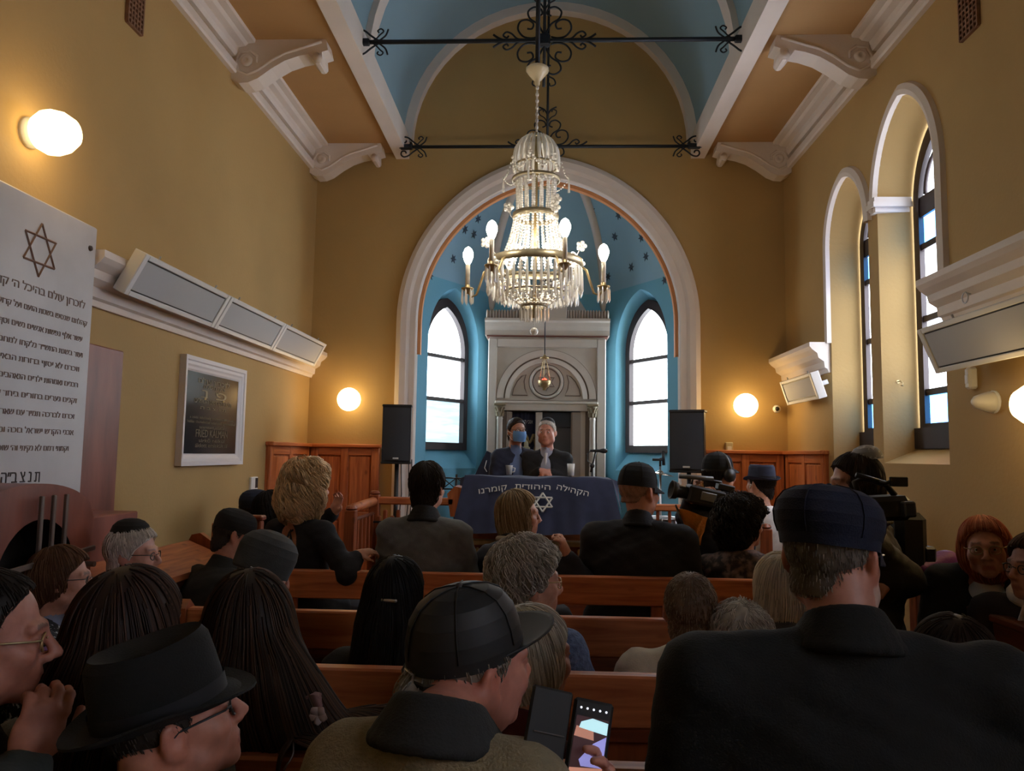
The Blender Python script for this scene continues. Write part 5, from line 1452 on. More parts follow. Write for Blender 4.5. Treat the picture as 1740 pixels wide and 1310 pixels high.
# ================================================================== PEOPLE: distance-field modeller
class Vol:
    """signed distance grid; shapes melt together with smooth minimum, then one skin is drawn over them"""
    def __init__(s, lo, hi, h):
        s.lo = np.array(lo, np.float32); s.h = h
        s.n = np.ceil((np.array(hi) - np.array(lo)) / h).astype(int) + 1
        s.ax = [s.lo[i] + h * np.arange(s.n[i], dtype=np.float32) for i in range(3)]
        s.d = np.full(tuple(s.n), 9.0, np.float32)
    def _sl(s, lo, hi, m):
        out = []
        for i in range(3):
            a = int(max(0, math.floor((lo[i] - m - s.lo[i]) / s.h))); b = int(min(s.n[i], math.ceil((hi[i] + m - s.lo[i]) / s.h) + 1))
            if b <= a: return None
            out.append(slice(a, b))
        return tuple(out)
    def _coords(s, sl, fr):
        X, Y, Z = np.meshgrid(s.ax[0][sl[0]], s.ax[1][sl[1]], s.ax[2][sl[2]], indexing='ij', sparse=True)
        if fr is None: return X, Y, Z
        R, o = fr
        dx, dy, dz = X - o[0], Y - o[1], Z - o[2]
        return [R[0][i] * dx + R[1][i] * dy + R[2][i] * dz for i in range(3)]
    def _put(s, sl, v, k, op):
        if op == 'add':
            a = s.d[sl]
            if k > 0:
                hh = np.maximum(k - np.abs(a - v), 0) / k; s.d[sl] = np.minimum(a, v) - hh * hh * k * .25
            else: s.d[sl] = np.minimum(a, v)
        elif op == 'sub':
            a = s.d[sl]; v = -v
            if k > 0:
                hh = np.maximum(k - np.abs(a - v), 0) / k; s.d[sl] = np.maximum(a, v) + hh * hh * k * .25
            else: s.d[sl] = np.maximum(a, v)
    def ell(s, c, r, k=.02, fr=None, op='add', R=None):
        c = np.array(c, float); r = np.array(r, float)
        f = fr
        if R is not None:
            R = np.array(R)
            if fr is None: f = (R, c)
            else: f = (np.array(fr[0]) @ R, np.array(fr[0]) @ c + np.array(fr[1]))
            cw = f[1]; cl = np.zeros(3)
        else:
            cw = c if fr is None else np.array(fr[0]) @ c + np.array(fr[1]); cl = c
        m = r.max(); sl = s._sl(cw, cw, m + k + 3 * s.h)
        if sl is None: return
        X, Y, Z = s._coords(sl, f)
        x, y, z = X - cl[0], Y - cl[1], Z - cl[2]
        k0 = np.sqrt((x / r[0]) ** 2 + (y / r[1]) ** 2 + (z / r[2]) ** 2); k1 = np.sqrt((x / r[0] ** 2) ** 2 + (y / r[1] ** 2) ** 2 + (z / r[2] ** 2) ** 2) + 1e-6
        s._put(sl, (k0 * (k0 - 1) / k1).astype(np.float32), k, op)
    def cone(s, a, b, ra, rb, k=.02, fr=None, op='add'):
        a = np.array(a, float); b = np.array(b, float)
        if fr is not None: a = np.array(fr[0]) @ a + np.array(fr[1]); b = np.array(fr[0]) @ b + np.array(fr[1])
        m = max(ra, rb); sl = s._sl(np.minimum(a, b), np.maximum(a, b), m + k + 3 * s.h)
        if sl is None: return
        X, Y, Z = s._coords(sl, None)
        ba = b - a; L2 = float(ba @ ba) + 1e-9
        t = np.clip(((X - a[0]) * ba[0] + (Y - a[1]) * ba[1] + (Z - a[2]) * ba[2]) / L2, 0, 1)
        d = np.sqrt((X - a[0] - t * ba[0]) ** 2 + (Y - a[1] - t * ba[1]) ** 2 + (Z - a[2] - t * ba[2]) ** 2) - (ra + (rb - ra) * t)
        s._put(sl, d.astype(np.float32), k, op)
    def field(s, fn, lo, hi, k, op='add', fr=None):
        sl = s._sl(lo, hi, 3 * s.h + k)
        if sl is None: return
        X, Y, Z = s._coords(sl, fr)
        s._put(sl, np.broadcast_to(fn(X, Y, Z), s.d[sl].shape).astype(np.float32), k, op)
    def wrinkle(s, amp, f, seed=0.0):
        X, Y, Z = np.meshgrid(*s.ax, indexing='ij', sparse=True)
        n = np.sin(f * X + 1.7 * np.sin(f * .7 * Z + seed) + seed) * np.sin(f * 1.3 * Z + 1.3 * np.sin(f * .6 * Y + 2 * seed)) + .5 * np.sin(f * 2.1 * Z + 2.3 * np.sin(f * .9 * X + seed * 3) + f * .8 * Y)
        s.d += (amp * n).astype(np.float32)
    def curls(s, amp, f, seed=0.0):
        X, Y, Z = np.meshgrid(*s.ax, indexing='ij', sparse=True)
        n = np.sin(f * X + seed + 1.2 * np.sin(f * .5 * Y)) * np.sin(f * Y + 2 * seed + 1.2 * np.sin(f * .5 * Z)) * np.sin(f * Z + 1.2 * np.sin(f * .5 * X))
        s.d -= (amp * n).astype(np.float32)
    def sample(s, P):
        q = (P - s.lo) / s.h; q = np.clip(q, 0, s.n - 1.001); i = q.astype(int); f = q - i
        i = np.minimum(i, s.n - 2); r = 0
        for dx in (0, 1):
            for dy in (0, 1):
                for dz in (0, 1):
                    w_ = (f[:, 0] if dx else 1 - f[:, 0]) * (f[:, 1] if dy else 1 - f[:, 1]) * (f[:, 2] if dz else 1 - f[:, 2])
                    r = r + w_ * s.d[i[:, 0] + dx, i[:, 1] + dy, i[:, 2] + dz]
        return r
    def grad(s, P):
        e = s.h * .8; g = np.stack([s.sample(P + np.eye(3)[i] * e) - s.sample(P - np.eye(3)[i] * e) for i in range(3)], 1)
        return g / (np.linalg.norm(g, axis=1, keepdims=True) + 1e-9)
    def mesh(s):
        d = s.d; neg = d < 0
        c = [neg[a:(a - 1 or None), b:(b - 1 or None), e:(e - 1 or None)] for a in (0, 1) for b in (0, 1) for e in (0, 1)]
        al = c[0].copy(); an = c[0].copy()
        for q in c[1:]: al &= q; an |= q
        cells = np.argwhere(an & ~al)
        if len(cells) == 0: return np.zeros((0, 3)), np.zeros((0, 4), int)
        i, j, k = cells.T
        V = np.stack([d[i + a, j + b, k + e] for a in (0, 1) for b in (0, 1) for e in (0, 1)], 1)
        off = np.array([(a, b, e) for a in (0, 1) for b in (0, 1) for e in (0, 1)], float)
        acc = np.zeros((len(cells), 3)); cnt = np.zeros(len(cells))
        for p in range(8):
            for q in range(p + 1, 8):
                if np.abs(off[p] - off[q]).sum() != 1: continue
                va, vb = V[:, p], V[:, q]; m = (va < 0) != (vb < 0)
                t = np.where(m, va / (va - vb + 1e-12), 0)
                acc += np.where(m[:, None], off[p] + t[:, None] * (off[q] - off[p]), 0); cnt += m
        pos = s.lo + (cells + acc / cnt[:, None]) * s.h
        cid = np.full(an.shape, -1, np.int32); cid[i, j, k] = np.arange(len(cells))
        F = []
        for ax in range(3):
            n0 = np.take(neg, range(0, s.n[ax] - 1), ax); n1 = np.take(neg, range(1, s.n[ax]), ax)
            e = np.argwhere(n0 != n1)
            o1, o2 = [(1, 2), (2, 0), (0, 1)][ax]
            ok = (e[:, o1] > 0) & (e[:, o2] > 0) & (e[:, o1] < s.n[o1] - 1) & (e[:, o2] < s.n[o2] - 1); e = e[ok]
            fl = n0[e[:, 0], e[:, 1], e[:, 2]]
            def cc_(a, b):
                g = e.copy(); g[:, o1] -= a; g[:, o2] -= b; return cid[g[:, 0], g[:, 1], g[:, 2]]
            q = np.stack([cc_(1, 1), cc_(0, 1), cc_(0, 0), cc_(1, 0)], 1)
            q[~fl] = q[~fl][:, ::-1]; F.append(q)
        F = np.concatenate(F); F = F[(F >= 0).all(1)]
        return pos, F

def quads_obj(name, P, F, m, parent, col=None, colname='tone', extra=None):
    """P already in world space"""
    P = np.asarray(P) - np.array(rootloc(parent))
    loops = F.ravel(); st = np.arange(len(F)) * 4
    if extra is not None:
        EP, EF = extra; EP = EP - np.array(rootloc(parent)); k = len(P); P = np.concatenate([P, EP]); loops = np.concatenate([loops, (EF + k).ravel()]); st = np.arange(len(F) + len(EF)) * 4
    me = bpy.data.meshes.new(name)
    me.vertices.add(len(P)); me.vertices.foreach_set('co', P.astype(np.float32).ravel())
    me.loops.add(len(loops)); me.loops.foreach_set('vertex_index', loops.astype(np.int32))
    me.polygons.add(len(st)); me.polygons.foreach_set('loop_start', st.astype(np.int32)); me.polygons.foreach_set('use_smooth', np.ones(len(st), bool))
    me.update(calc_edges=True)
    if col is not None:
        a = me.color_attributes.new(colname, 'FLOAT_COLOR', 'POINT'); c4 = np.ones((len(P), 4), np.float32); c4[:, :3] = col; a.data.foreach_set('color', c4.ravel())
    return link_mesh(name, me, m, parent)

def skin_mat():
    if 'skin' in MATS: return MATS['skin']
    m = bpy.data.materials.new('skin'); m.use_nodes = True; nt = m.node_tree; n = nt.nodes; l = nt.links; b = n['Principled BSDF']
    a = n.new('ShaderNodeVertexColor'); a.layer_name = 'tone'
    tcn = n.new('ShaderNodeTexCoord'); t = n.new('ShaderNodeTexNoise'); t.inputs['Scale'].default_value = 45; t.inputs['Detail'].default_value = 4; l.new(tcn.outputs['Object'], t.inputs['Vector'])
    r = n.new('ShaderNodeValToRGB'); r.color_ramp.elements[0].position = .3; r.color_ramp.elements[0].color = (.84, .78, .76, 1); r.color_ramp.elements[1].position = .7; r.color_ramp.elements[1].color = (1.06, 1.03, 1.02, 1)
    l.new(t.outputs['Fac'], r.inputs[0])
    mx = n.new('ShaderNodeMix'); mx.data_type = 'RGBA'; mx.blend_type = 'MULTIPLY'; mx.inputs[0].default_value = 1
    l.new(a.outputs['Color'], mx.inputs[6]); l.new(r.outputs[0], mx.inputs[7]); l.new(mx.outputs[2], b.inputs['Base Color'])
    b.inputs['Roughness'].default_value = .5; b.inputs['Subsurface Weight'].default_value = .0
    bp = n.new('ShaderNodeBump'); bp.inputs['Strength'].default_value = .15; bp.inputs['Distance'].default_value = .003; l.new(t.outputs['Fac'], bp.inputs['Height']); l.new(bp.outputs[0], b.inputs['Normal'])
    MATS['skin'] = m; return m

def hair_mat():
    if 'hair' in MATS: return MATS['hair']
    m = bpy.data.materials.new('hair'); m.use_nodes = True; nt = m.node_tree; n = nt.nodes; l = nt.links; b = n['Principled BSDF']
    a = n.new('ShaderNodeVertexColor'); a.layer_name = 'tone'; l.new(a.outputs['Color'], b.inputs['Base Color'])
    b.inputs['Roughness'].default_value = .55; b.inputs['Specular IOR Level'].default_value = .22
    MATS['hair'] = m; return m

EYEW = mat('eye_white', (214, 206, 198), .25); EYEI = mat('dark_iris', (52, 40, 32), .2)
LENS = crystal_mat('spectacle_lens', (220, 226, 230), .92)

def rotm(yaw=0, pitch=0, roll=0):
    """yaw: clockwise from +y seen from above (degrees), pitch: nod down, roll: tilt to the right ear"""
    a = math.radians(yaw); p = math.radians(pitch); r = math.radians(roll)
    Rz = np.array([[math.cos(a), math.sin(a), 0], [-math.sin(a), math.cos(a), 0], [0, 0, 1]])
    Rx = np.array([[1, 0, 0], [0, math.cos(p), math.sin(p)], [0, -math.sin(p), math.cos(p)]])
    Ry = np.array([[math.cos(r), 0, math.sin(r)], [0, 1, 0], [-math.sin(r), 0, math.cos(r)]])
    return Rz @ Rx @ Ry

def head_sdf(v, fr, hs=1.0, jaw=1.0, nose=1.0, fat=0.0):
    S_ = lambda *t: tuple(q * hs for q in t)
    E = lambda c, r, k, op='add', R=None: v.ell(S_(*c), S_(*r), k * hs, fr, op, R)
    C = lambda a, b, ra, rb, k, op='add': v.cone(S_(*a), S_(*b), ra * hs, rb * hs, k * hs, fr, op)
    E((0, -.014, .032), (.075, .096, .086), .01)
    E((0, .020, -.040), (.060 * jaw + fat, .070, .076), .035)
    E((0, .072, -.098), (.026 * jaw, .020, .019), .03)
    for s in (-1, 1):
        E((s * .050 * jaw, .012, -.070), (.020 + fat, .034, .024), .03)
        E((s * .044, .058, -.026), (.024, .026, .024), .022)
        C((s * .012, .088, .020), (s * .046, .074, .022), .012, .010, .014)
        E((s * .031, .103, .000), (.021, .022, .013), .014, 'sub')
        E((s * .031, .074, -.002), (.015, .0145, .0125), .004)
        C((s * .019, .0905, .0068), (s * .044, .083, .0060), .0052, .0050, .004); C((s * .021, .088, -.0105), (s * .042, .083, -.0105), .0036, .0036, .004)
        R = rotm(s * -20, 0, 0)
        E((s * .080, -.012, -.006), (.010, .022, .033), .008, 'add', R)
        E((s * .093, -.004, .001), (.012, .0125, .020), .004, 'sub', R); C((s * .083, -.020, -.020), (s * .086, -.022, .016), .0048, .0052, .004)
        E((s * .078, -.002, -.034), (.008, .010, .010), .008)
        E((s * .012, .101 + .008 * (nose - 1), -.037), (.009, .011, .0085), .007)
        E((s * .006, .110 + .004 * nose, -.044), (.004, .006, .004), .003, 'sub')
    C((0, .088, .014), (0, .113 + .022 * (nose - 1), -.030), .0080, .0105, .012)
    E((0, .082, -.062), (.028, .015, .023), .016)
    C((-.020, .090, -.0668), (.020, .090, -.0668), .0035, .0035, .006); C((0, .0955, -.0655), (0, .0955, -.066), .0045, .0045, .008)
    C((-.016, .090, -.0775), (.016, .090, -.0775), .0048, .0048, .006)
    C((-.023, .0995, -.0725), (.023, .0995, -.0725), .0022, .0022, .003, 'sub')

def skin_colors(P, fr, base, hs, lips=(150, 84, 78), stubble=None, blush=.25):
    base = np.array(lin(base)); L = (P - np.array(fr[1])) @ np.array(fr[0]) / hs
    col = np.tile(base, (len(P), 1))
    x, y, z = L.T
    def blend(w, c): 
        w = np.clip(w, 0, 1)[:, None]; col[:] = col * (1 - w) + np.array(c) * w
    red = base * np.array([1.02, .72, .66])
    blend(blush * np.exp(-(((np.abs(x) - .045) / .022) ** 2 + ((z + .03) / .022) ** 2)) * (y > .03), red)
    blend(.25 * np.exp(-((x / .016) ** 2 + ((z + .03) / .016) ** 2)) * (y > .095), red)
    blend(.5 * np.exp(-(((np.abs(x) - .084) / .014) ** 2 + ((z + .005) / .04) ** 2)) * (np.abs(y + .01) < .04), red)
    blend(.6 * ((np.abs(x) < .024 - .25 * np.abs(z + .0725)) & (z > -.083) & (z < -.0635) & (y > .088)), np.array(lin(lips)))
    blend(.9 * ((np.abs(np.abs(x) - .032) < .017) & (np.abs(z - .026 + .25 * (np.abs(np.abs(x) - .026) ** 1.0) * .3) < .0045) & (y > .06)), base * .28)
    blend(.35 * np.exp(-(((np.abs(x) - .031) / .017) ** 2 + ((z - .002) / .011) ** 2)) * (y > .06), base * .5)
    if stubble is not None:
        blend(.45 * ((z < -.045) & (y > -.02) & (z > -.13)).astype(float), np.array(lin(stubble)))
    return col

def hand_sdf(v, w, d, nrm, curl=.5, sc=1.0, thumb=1):
    """w wrist, d direction of the hand, nrm = side the palm faces"""
    w = np.array(w, float); d = np.array(d, float); d /= np.linalg.norm(d); nrm = np.array(nrm, float); nrm -= d * (nrm @ d); nrm /= np.linalg.norm(nrm)
    lat = np.cross(d, nrm) * thumb
    R = np.stack([lat, d, nrm], 1)
    v.ell(w + d * .05 * sc, (.041 * sc, .052 * sc, .017 * sc), .012, None, 'add', R)
    v.cone(w - d * .01, w + d * .03 * sc, .026 * sc, .028 * sc, .02)
    for i, (o, L) in enumerate(((.030, .068), (.010, .078), (-.010, .073), (-.029, .056))):
        p = w + d * (.088 - .004 * abs(i - 1)) * sc + lat * o * sc; a = curl * .5 + .08 * i
        dd = d + lat * o * .8
        for q, (f, r0, r1) in enumerate(((.42, .0095, .0088), (.32, .0088, .008), (.26, .008, .0068))):
            dir_ = dd * math.cos(a) + nrm * math.sin(a); dir_ /= np.linalg.norm(dir_)
            e = p + dir_ * L * f * sc; v.cone(p, e, r0 * sc, r1 * sc, .004); p = e; a += curl * (.9 if q == 0 else .7)
    p = w + d * .025 * sc + lat * .030 * sc
    e = p + (d * .55 + lat * .75 + nrm * .35) * .042 * sc; v.cone(p, e, .014 * sc, .011 * sc, .01)
    e2 = e + (d * .85 + lat * .15 + nrm * (.2 + .5 * curl)) * .034 * sc; v.cone(e, e2, .0105 * sc, .008 * sc, .005)

def strands_on(v, P0, crown, n, length, step, rng, offset=.003, thick=.0016, curl=0.0, cfreq=90.0, down=1.0, part=.6, jitter=.0):
    """hair strands that creep along the hair volume v (body frame); returns verts, quads, strand ids"""
    if n <= 0 or len(P0) == 0: return None
    idx = rng.integers(0, len(P0), n); p = P0[idx].copy(); N = max(3, int(length / step))
    path = []
    ph = rng.random(n) * 6.28; ln = .6 + .4 * rng.random(n)
    for k in range(N):
        g = v.grad(p); dd = v.sample(p)
        p = p - g * (dd - offset)[:, None]
        fl = p - crown; fl[:, 2] = 0; nn = np.linalg.norm(fl, axis=1, keepdims=True) + 1e-6
        dir_ = fl / nn * part + np.array([0, 0, -down])
        dir_ -= g * (dir_ * g).sum(1, keepdims=True)
        dir_ /= np.linalg.norm(dir_, axis=1, keepdims=True) + 1e-6
        side = np.cross(g, dir_)
        q = p.copy()
        if curl > 0:
            t = k * step * cfreq + ph
            q = q + side * (np.sin(t) * curl)[:, None] + g * ((np.cos(t) + .6) * curl)[:, None]
        if jitter > 0: q = q + g * (np.sin(ph * 3)[:, None] * .5 + .5) * jitter * (k / N)
        path.append((q, side, g))
        p = p + dir_ * (step * ln)[:, None]
    rows = []
    for k, (q, sd, g) in enumerate(path):
        th = thick * (1.0 if k < N - 2 else (.7 if k < N - 1 else .25))
        rows.append(np.stack([q + sd * th - g * th * .5, q + g * th, q - sd * th - g * th * .5], 1))
    A = np.stack(rows, 1)                       # n, N, 3, 3
    V = A.reshape(-1, 3); F = []
    b = (np.arange(n) * N * 3)[:, None, None]; kk = (np.arange(N - 1) * 3)[None, :, None]
    for j in range(3):
        j2 = (j + 1) % 3
        F.append(np.stack([(b + kk + j)[..., 0], (b + kk + j2)[..., 0], (b + kk + 3 + j2)[..., 0], (b + kk + 3 + j)[..., 0]], -1).reshape(-1, 4))
    return V, np.concatenate(F), np.repeat(np.arange(n), N * 3)

HAIRLINE = ([-.14, -.07, -.035, -.012, .012, .03, .055, .075, .12], [-.115, -.108, -.060, .005, -.012, .03, .055, .08, .088])

def make_person(label, px, py, Y, face, hyaw=0, hpitch=0, hroll=0, name='person', hs=1.0, bw=1.0, bulk=1.0, seat=.46, floor=0.0, stand=False, lean=0.0,
                skin=(190, 140, 116), hair=None, haircol=(60, 45, 35), hat=None, top=(30, 30, 34), topname='jacket', collar=True, collarcol=None, arms=None,
                glasses=None, eyes=False, stubble=None, jaw=1.0, nose=1.0, fat=0.0, h=None, sleeves='long', neckhole=None, lips=(150, 84, 78), topmat=None, extra=None, torso=None, legs=True, up=0.0, back=0.0):
    rng = np.random.default_rng(abs(hash(label)) % 100000 if False else sum(ord(c) * (i + 1) for i, c in enumerate(label)) % 100000)
    C0 = np.array(at(px, py, Y=Y))
    if h is None: h = .0048 if Y < 1.5 else (.0075 if Y < 2.3 else (.009 if Y < 3.7 else (.0105 if Y < 5 else .012)))
    RB = rotm(face); RH = rotm(hyaw, hpitch, hroll)               # head frame relative to the body
    HF = (RH, np.zeros(3))
    W = lambda P: np.asarray(P) @ RB.T + C0                        # body frame -> world
    B = lambda P: (np.asarray(P, float) - C0) @ RB                 # world -> body frame
    # ---- skeleton
    hz = C0[2]
    if torso is None: torso = (hz - seat - .30) if not stand else .47
    T = max(.34, min(.56, torso))
    tl = math.tan(math.radians(lean))
    LN = lambda x, y, z: np.array([x, y - tl * max(0, -z - .18) - (back if z < -.25 else 0), z])
    zb = lambda q: -.185 + up - q * (T + up * .8)
    nk, nb = np.array([0, -.028, -.075]), LN(0, -.045 - back, -.172 + up)
    sw = .172 * bw
    sh = {s: LN(s * sw, -.055 - back, -.246 + up) for s in (-1, 1)}
    arm = {}
    for s in (-1, 1):
        key = 'R' if s > 0 else 'L'
        if arms and key in arms:
            e, w_ = arms[key][:2]; e, w_ = B(e), B(w_)
            hd = arms[key][2] if len(arms[key]) > 2 else None; pn = arms[key][3] if len(arms[key]) > 3 else None; cu = arms[key][4] if len(arms[key]) > 4 else .6
            hd = (RB.T @ np.array(hd, float)) if hd is not None else (w_ - e); pn = (RB.T @ np.array(pn, float)) if pn is not None else np.array([0, 0, -1.0]) + .01
        elif stand:
            e = LN(s * (sw + .06), -.04, -.246 + up - .29); w_ = LN(s * (sw + .05), .06, -.246 + up - .53); hd = np.array([0, .1, -1]); pn = np.array([-s, 0, 0.1]); cu = .5
        else:
            e = LN(s * (sw + .055), .04, -.246 + up - .26); w_ = np.array([s * .10, .24, zb(1) + .06]); hd = np.array([-s * .5, .8, -.1]); pn = np.array([0, .1, -1]); cu = .4
        arm[s] = (e, w_, hd, pn, cu)
    allp = np.array([a[i] for a in arm.values() for i in (0, 1)])
    lo = np.minimum(np.array([-.26 * bw - .07, -.26 - tl * T, zb(1.0) - .16]), allp.min(0) - .16); hi = np.maximum(np.array([.26 * bw + .07, .22, .20]), allp.max(0) + .16)
    lo = np.minimum(lo, -.16)
    pelvis = W(LN(0, -.05, zb(1.0)))
    root = thing(name, label, 'person', (pelvis[0], pelvis[1], floor))
    # ---- body: one continuous skin, head to hips with arms and hands
    v = Vol(lo, hi, h)
    head_sdf(v, HF, hs, jaw, nose, fat)
    v.cone(nk, nb, .050 * hs + fat * .6, .056, .03); v.cone(np.array([0, -.042, -.055]), nb + np.array([0, -.012, .0]), .046, .05, .03)
    for s in (-1, 1):
        v.cone(nb + np.array([0, -.012, -.02]), sh[s] + np.array([-s * .03, 0, .0]), .043, .046, .04)
        e, w_, hd, pn, cu = arm[s]
        v.cone(sh[s], e, .048, .038, .03); v.cone(e, w_, .038, .026, .02); hand_sdf(v, w_, hd, pn, cu, 1.0 if bw >= 1 else .92, 1 if s < 0 else -1)
    v.ell(LN(0, -.05, zb(.42)), (.145 * bw, .095, .19), .04); v.ell(LN(0, -.045, zb(.95)), (.14 * bw, .10, .14), .05)
    P, F = v.mesh()
    col = skin_colors(P, HF, skin, hs, lips, stubble)
    body = quads_obj('body', W(P), F, skin_mat(), root, col)
    # ---- clothes
    tm = topmat or mat('cloth_%d_%d_%d' % tuple(top), top, .9, var=.18, vscale=14, bump=.25, bscale=260)
    vc = Vol(lo - .02, hi + .02, max(h, .0085) * 1.05)
    bk = bulk
    for s in (-1, 1):
        e, w_, hd, pn, cu = arm[s]
        v2 = sh[s]
        vc.cone(nb + np.array([0, -.014, -.020]), v2 + np.array([-s * .01, 0, .004]), .058, .062 * bk, .05)
        if sleeves == 'long':
            wd = w_ - e; wl = np.linalg.norm(wd)
            vc.cone(v2, e, .070 * bk, .056 * bk, .035); vc.cone(e, e + wd * (1 - .015 / wl), .055 * bk, .042 * bk, .03)
        else:
            vc.cone(v2, v2 + (e - v2) * .72, .068 * bk, .060 * bk, .035)
    vc.cone(sh[-1] + np.array([.03, 0, -.02]), sh[1] + np.array([-.03, 0, -.02]), .064, .064, .05)
    vc.ell(LN(0, -.05, zb(.40)), (.185 * bw * (.5 + .5 * bk), .125 * bk, .20), .05)
    vc.ell(LN(0, -.035, zb(.80)), (.172 * bw * bk, .13 * bk, .17), .06)
    vc.ell(LN(0, -.05, zb(1.0) - .02), (.19 * bw * bk, .145 * bk, .115), .06)
    if not stand:
        for s in (-1, 1): vc.cone(LN(s * .09, -.04, zb(1.0) - .02), LN(s * .10, .12, zb(1.0) - .03), .095, .085, .05)
    vc.wrinkle(.0035 * bk, 24.0, rng.random() * 6)
    if sleeves == 'long':
        vc.wrinkle(.002, 58.0, rng.random() * 6)
    if neckhole is not None:               # neckline opening: an ellipsoid taken out
        for (c_, r_) in neckhole: vc.ell(c_, r_, .012, None, 'sub')
    else:
        vc.cone(nb + np.array([0, .0, -.005]), nb + np.array([0, .01, .12]), .054, .06, .012, None, 'sub')
    P, F = vc.mesh(); quads_obj(topname, W(P), F, tm, root)
    if collar:
        cm = mat('cloth_%d_%d_%d' % tuple(collarcol), collarcol, .9, var=.15, vscale=14, bump=.25, bscale=260) if collarcol else tm
        vr = Vol(nb - np.array([.15, .15, .09]), nb + np.array([.14, .16, .13]), max(.006, h * .8))
        cs = collar if isinstance(collar, float) else 1.0
        def q(a, z_, r_):
            return nb + np.array([r_ * math.sin(a), r_ * math.cos(a) * 1.02 + .004, z_ * cs - .026 * math.cos(a)])
        for i in range(26):
            a0 = .22 + (2 * PI - .44) * i / 26; a1 = .22 + (2 * PI - .44) * (i + 1) / 26
            for z_, r_, th in ((.046, .060, .008), (.032, .065, .010), (.016, .073, .012), (.0, .084, .011), (-.016, .096, .010)):
                vr.cone(q(a0, z_, r_), q(a1, z_, r_), th, th, .009)
        P, F = vr.mesh(); quads_obj('collar', W(P), F, cm, root)
    # ---- legs, shoes
    if legs:
        tr = mat('dark_trousers', (34, 34, 40), .9, var=.15, vscale=12)
        hip = LN(0, -.04, zb(1.0) - .03); fz = floor - hz
        for s in (-1, 1):
            if stand:
                pts = [hip + np.array([s * .085, 0, .02]), hip + np.array([s * .09, .02, (fz + .48 - hip[2])]) , np.array([hip[0] + s * .095, hip[1] - .01, fz + .07])]
                pts[1][2] = fz + .48
            else:
                kz = max(fz + .40, min(hip[2] + .02, fz + .52)); pts = [hip + np.array([s * .085, -.03, .0]), np.array([s * .11, hip[1] + .33, kz]), np.array([s * .11, hip[1] + .34, fz + .07])]
            A, K, N_ = [Vector(W(q_)) for q_ in pts]
            mb = MB(); mb.tube([A, A.lerp(K, .5), A.lerp(K, .92), K.lerp(N_, .1), K.lerp(N_, .5), N_], [.088, .078, .066, .064, .056, .048], 10); mb.build('trouser_leg', tr, root, True)
            fd = Vector(RB @ np.array([s * .12, 1, 0])); ft = N_ - Vector((0, 0, .03))
            mb = MB(); mb.tube([ft - fd * .05, ft + fd * .02, ft + fd * .10 - Vector((0, 0, .01)), ft + fd * .17 - Vector((0, 0, .015)), ft + fd * .19 - Vector((0, 0, .018))], [.028, .038, .034, .026, .010], 10); mb.build('shoe', BLACKP, root, True)
    # ---- head things in the head frame: HW maps head-local metres (scaled) to world
    HW = lambda P: W((np.asarray(P, float) * hs) @ RH.T)
    HM = Matrix(np.block([[(RB @ RH) * hs, C0[:, None]], [np.zeros((1, 3)), np.ones((1, 1))]]).tolist())
    if eyes:
        for s in (-1, 1):
            mb = MB(); mb.ball((s * .031, .0775, -.001), .0122, 12, 8); mb.v = [tuple(HM @ Vector(q_)) for q_ in mb.v]; eo = mb.build('eye', EYEW, root, True)
            mb = MB(); mb.ball((s * .031, .0852, -.001), .0058, 10, 6); mb.v = [tuple(HM @ Vector(q_)) for q_ in mb.v]; mb.build('iris', EYEI, eo, True)
    if hair: add_hair(root, hair, haircol, v.h, HF, W, RH, hs, rng, HM)
    if glasses:
        gm = {'dark': BLACKP, 'gold': GOLD, 'steel': STEEL, 'red': mat('red_frames', (110, 30, 30), .3)}[glasses]
        mb = MB()
        for s in (-1, 1):
            mb.tube([Vector((s * .033 + .022 * math.cos(2 * PI * i / 18), .097 - abs(math.cos(2 * PI * i / 18) * .022 + .0) * .25, -.003 + .0165 * math.sin(2 * PI * i / 18))) for i in range(19)], .0020, 5, False)
            mb.tube([(s * .054, .092, .004), (s * .071, .080, .006), (s * .080, .0, .006), (s * .081, -.018, -.006), (s * .079, -.026, -.022)], .0020, 5)
        mb.tube([(-.011, .099, .0), (0, .103, .004), (.011, .099, .0)], .002, 5)
        mb.v = [tuple(HM @ Vector(q_)) for q_ in mb.v]; go = mb.build('glasses', gm, root, True)
        for s in (-1, 1):
            mb = MB(); mb.add([Vector((s * .033 + .0215 * math.cos(2 * PI * i / 16), .096 - abs(math.cos(2 * PI * i / 16)) * .004, -.003 + .016 * math.sin(2 * PI * i / 16))) for i in range(16)], [tuple(range(16))]); mb.v = [tuple(HM @ Vector(q_)) for q_ in mb.v]; mb.build('lens', LENS, go, False)
    if hat: add_hat(root, hat, HM)
    if extra: extra(root, W, B, HM, dict(nb=nb, sh=sh, zb=zb, LN=LN, arm=arm, h=h, RB=RB, C0=C0, T=T, bw=bw))
    return root

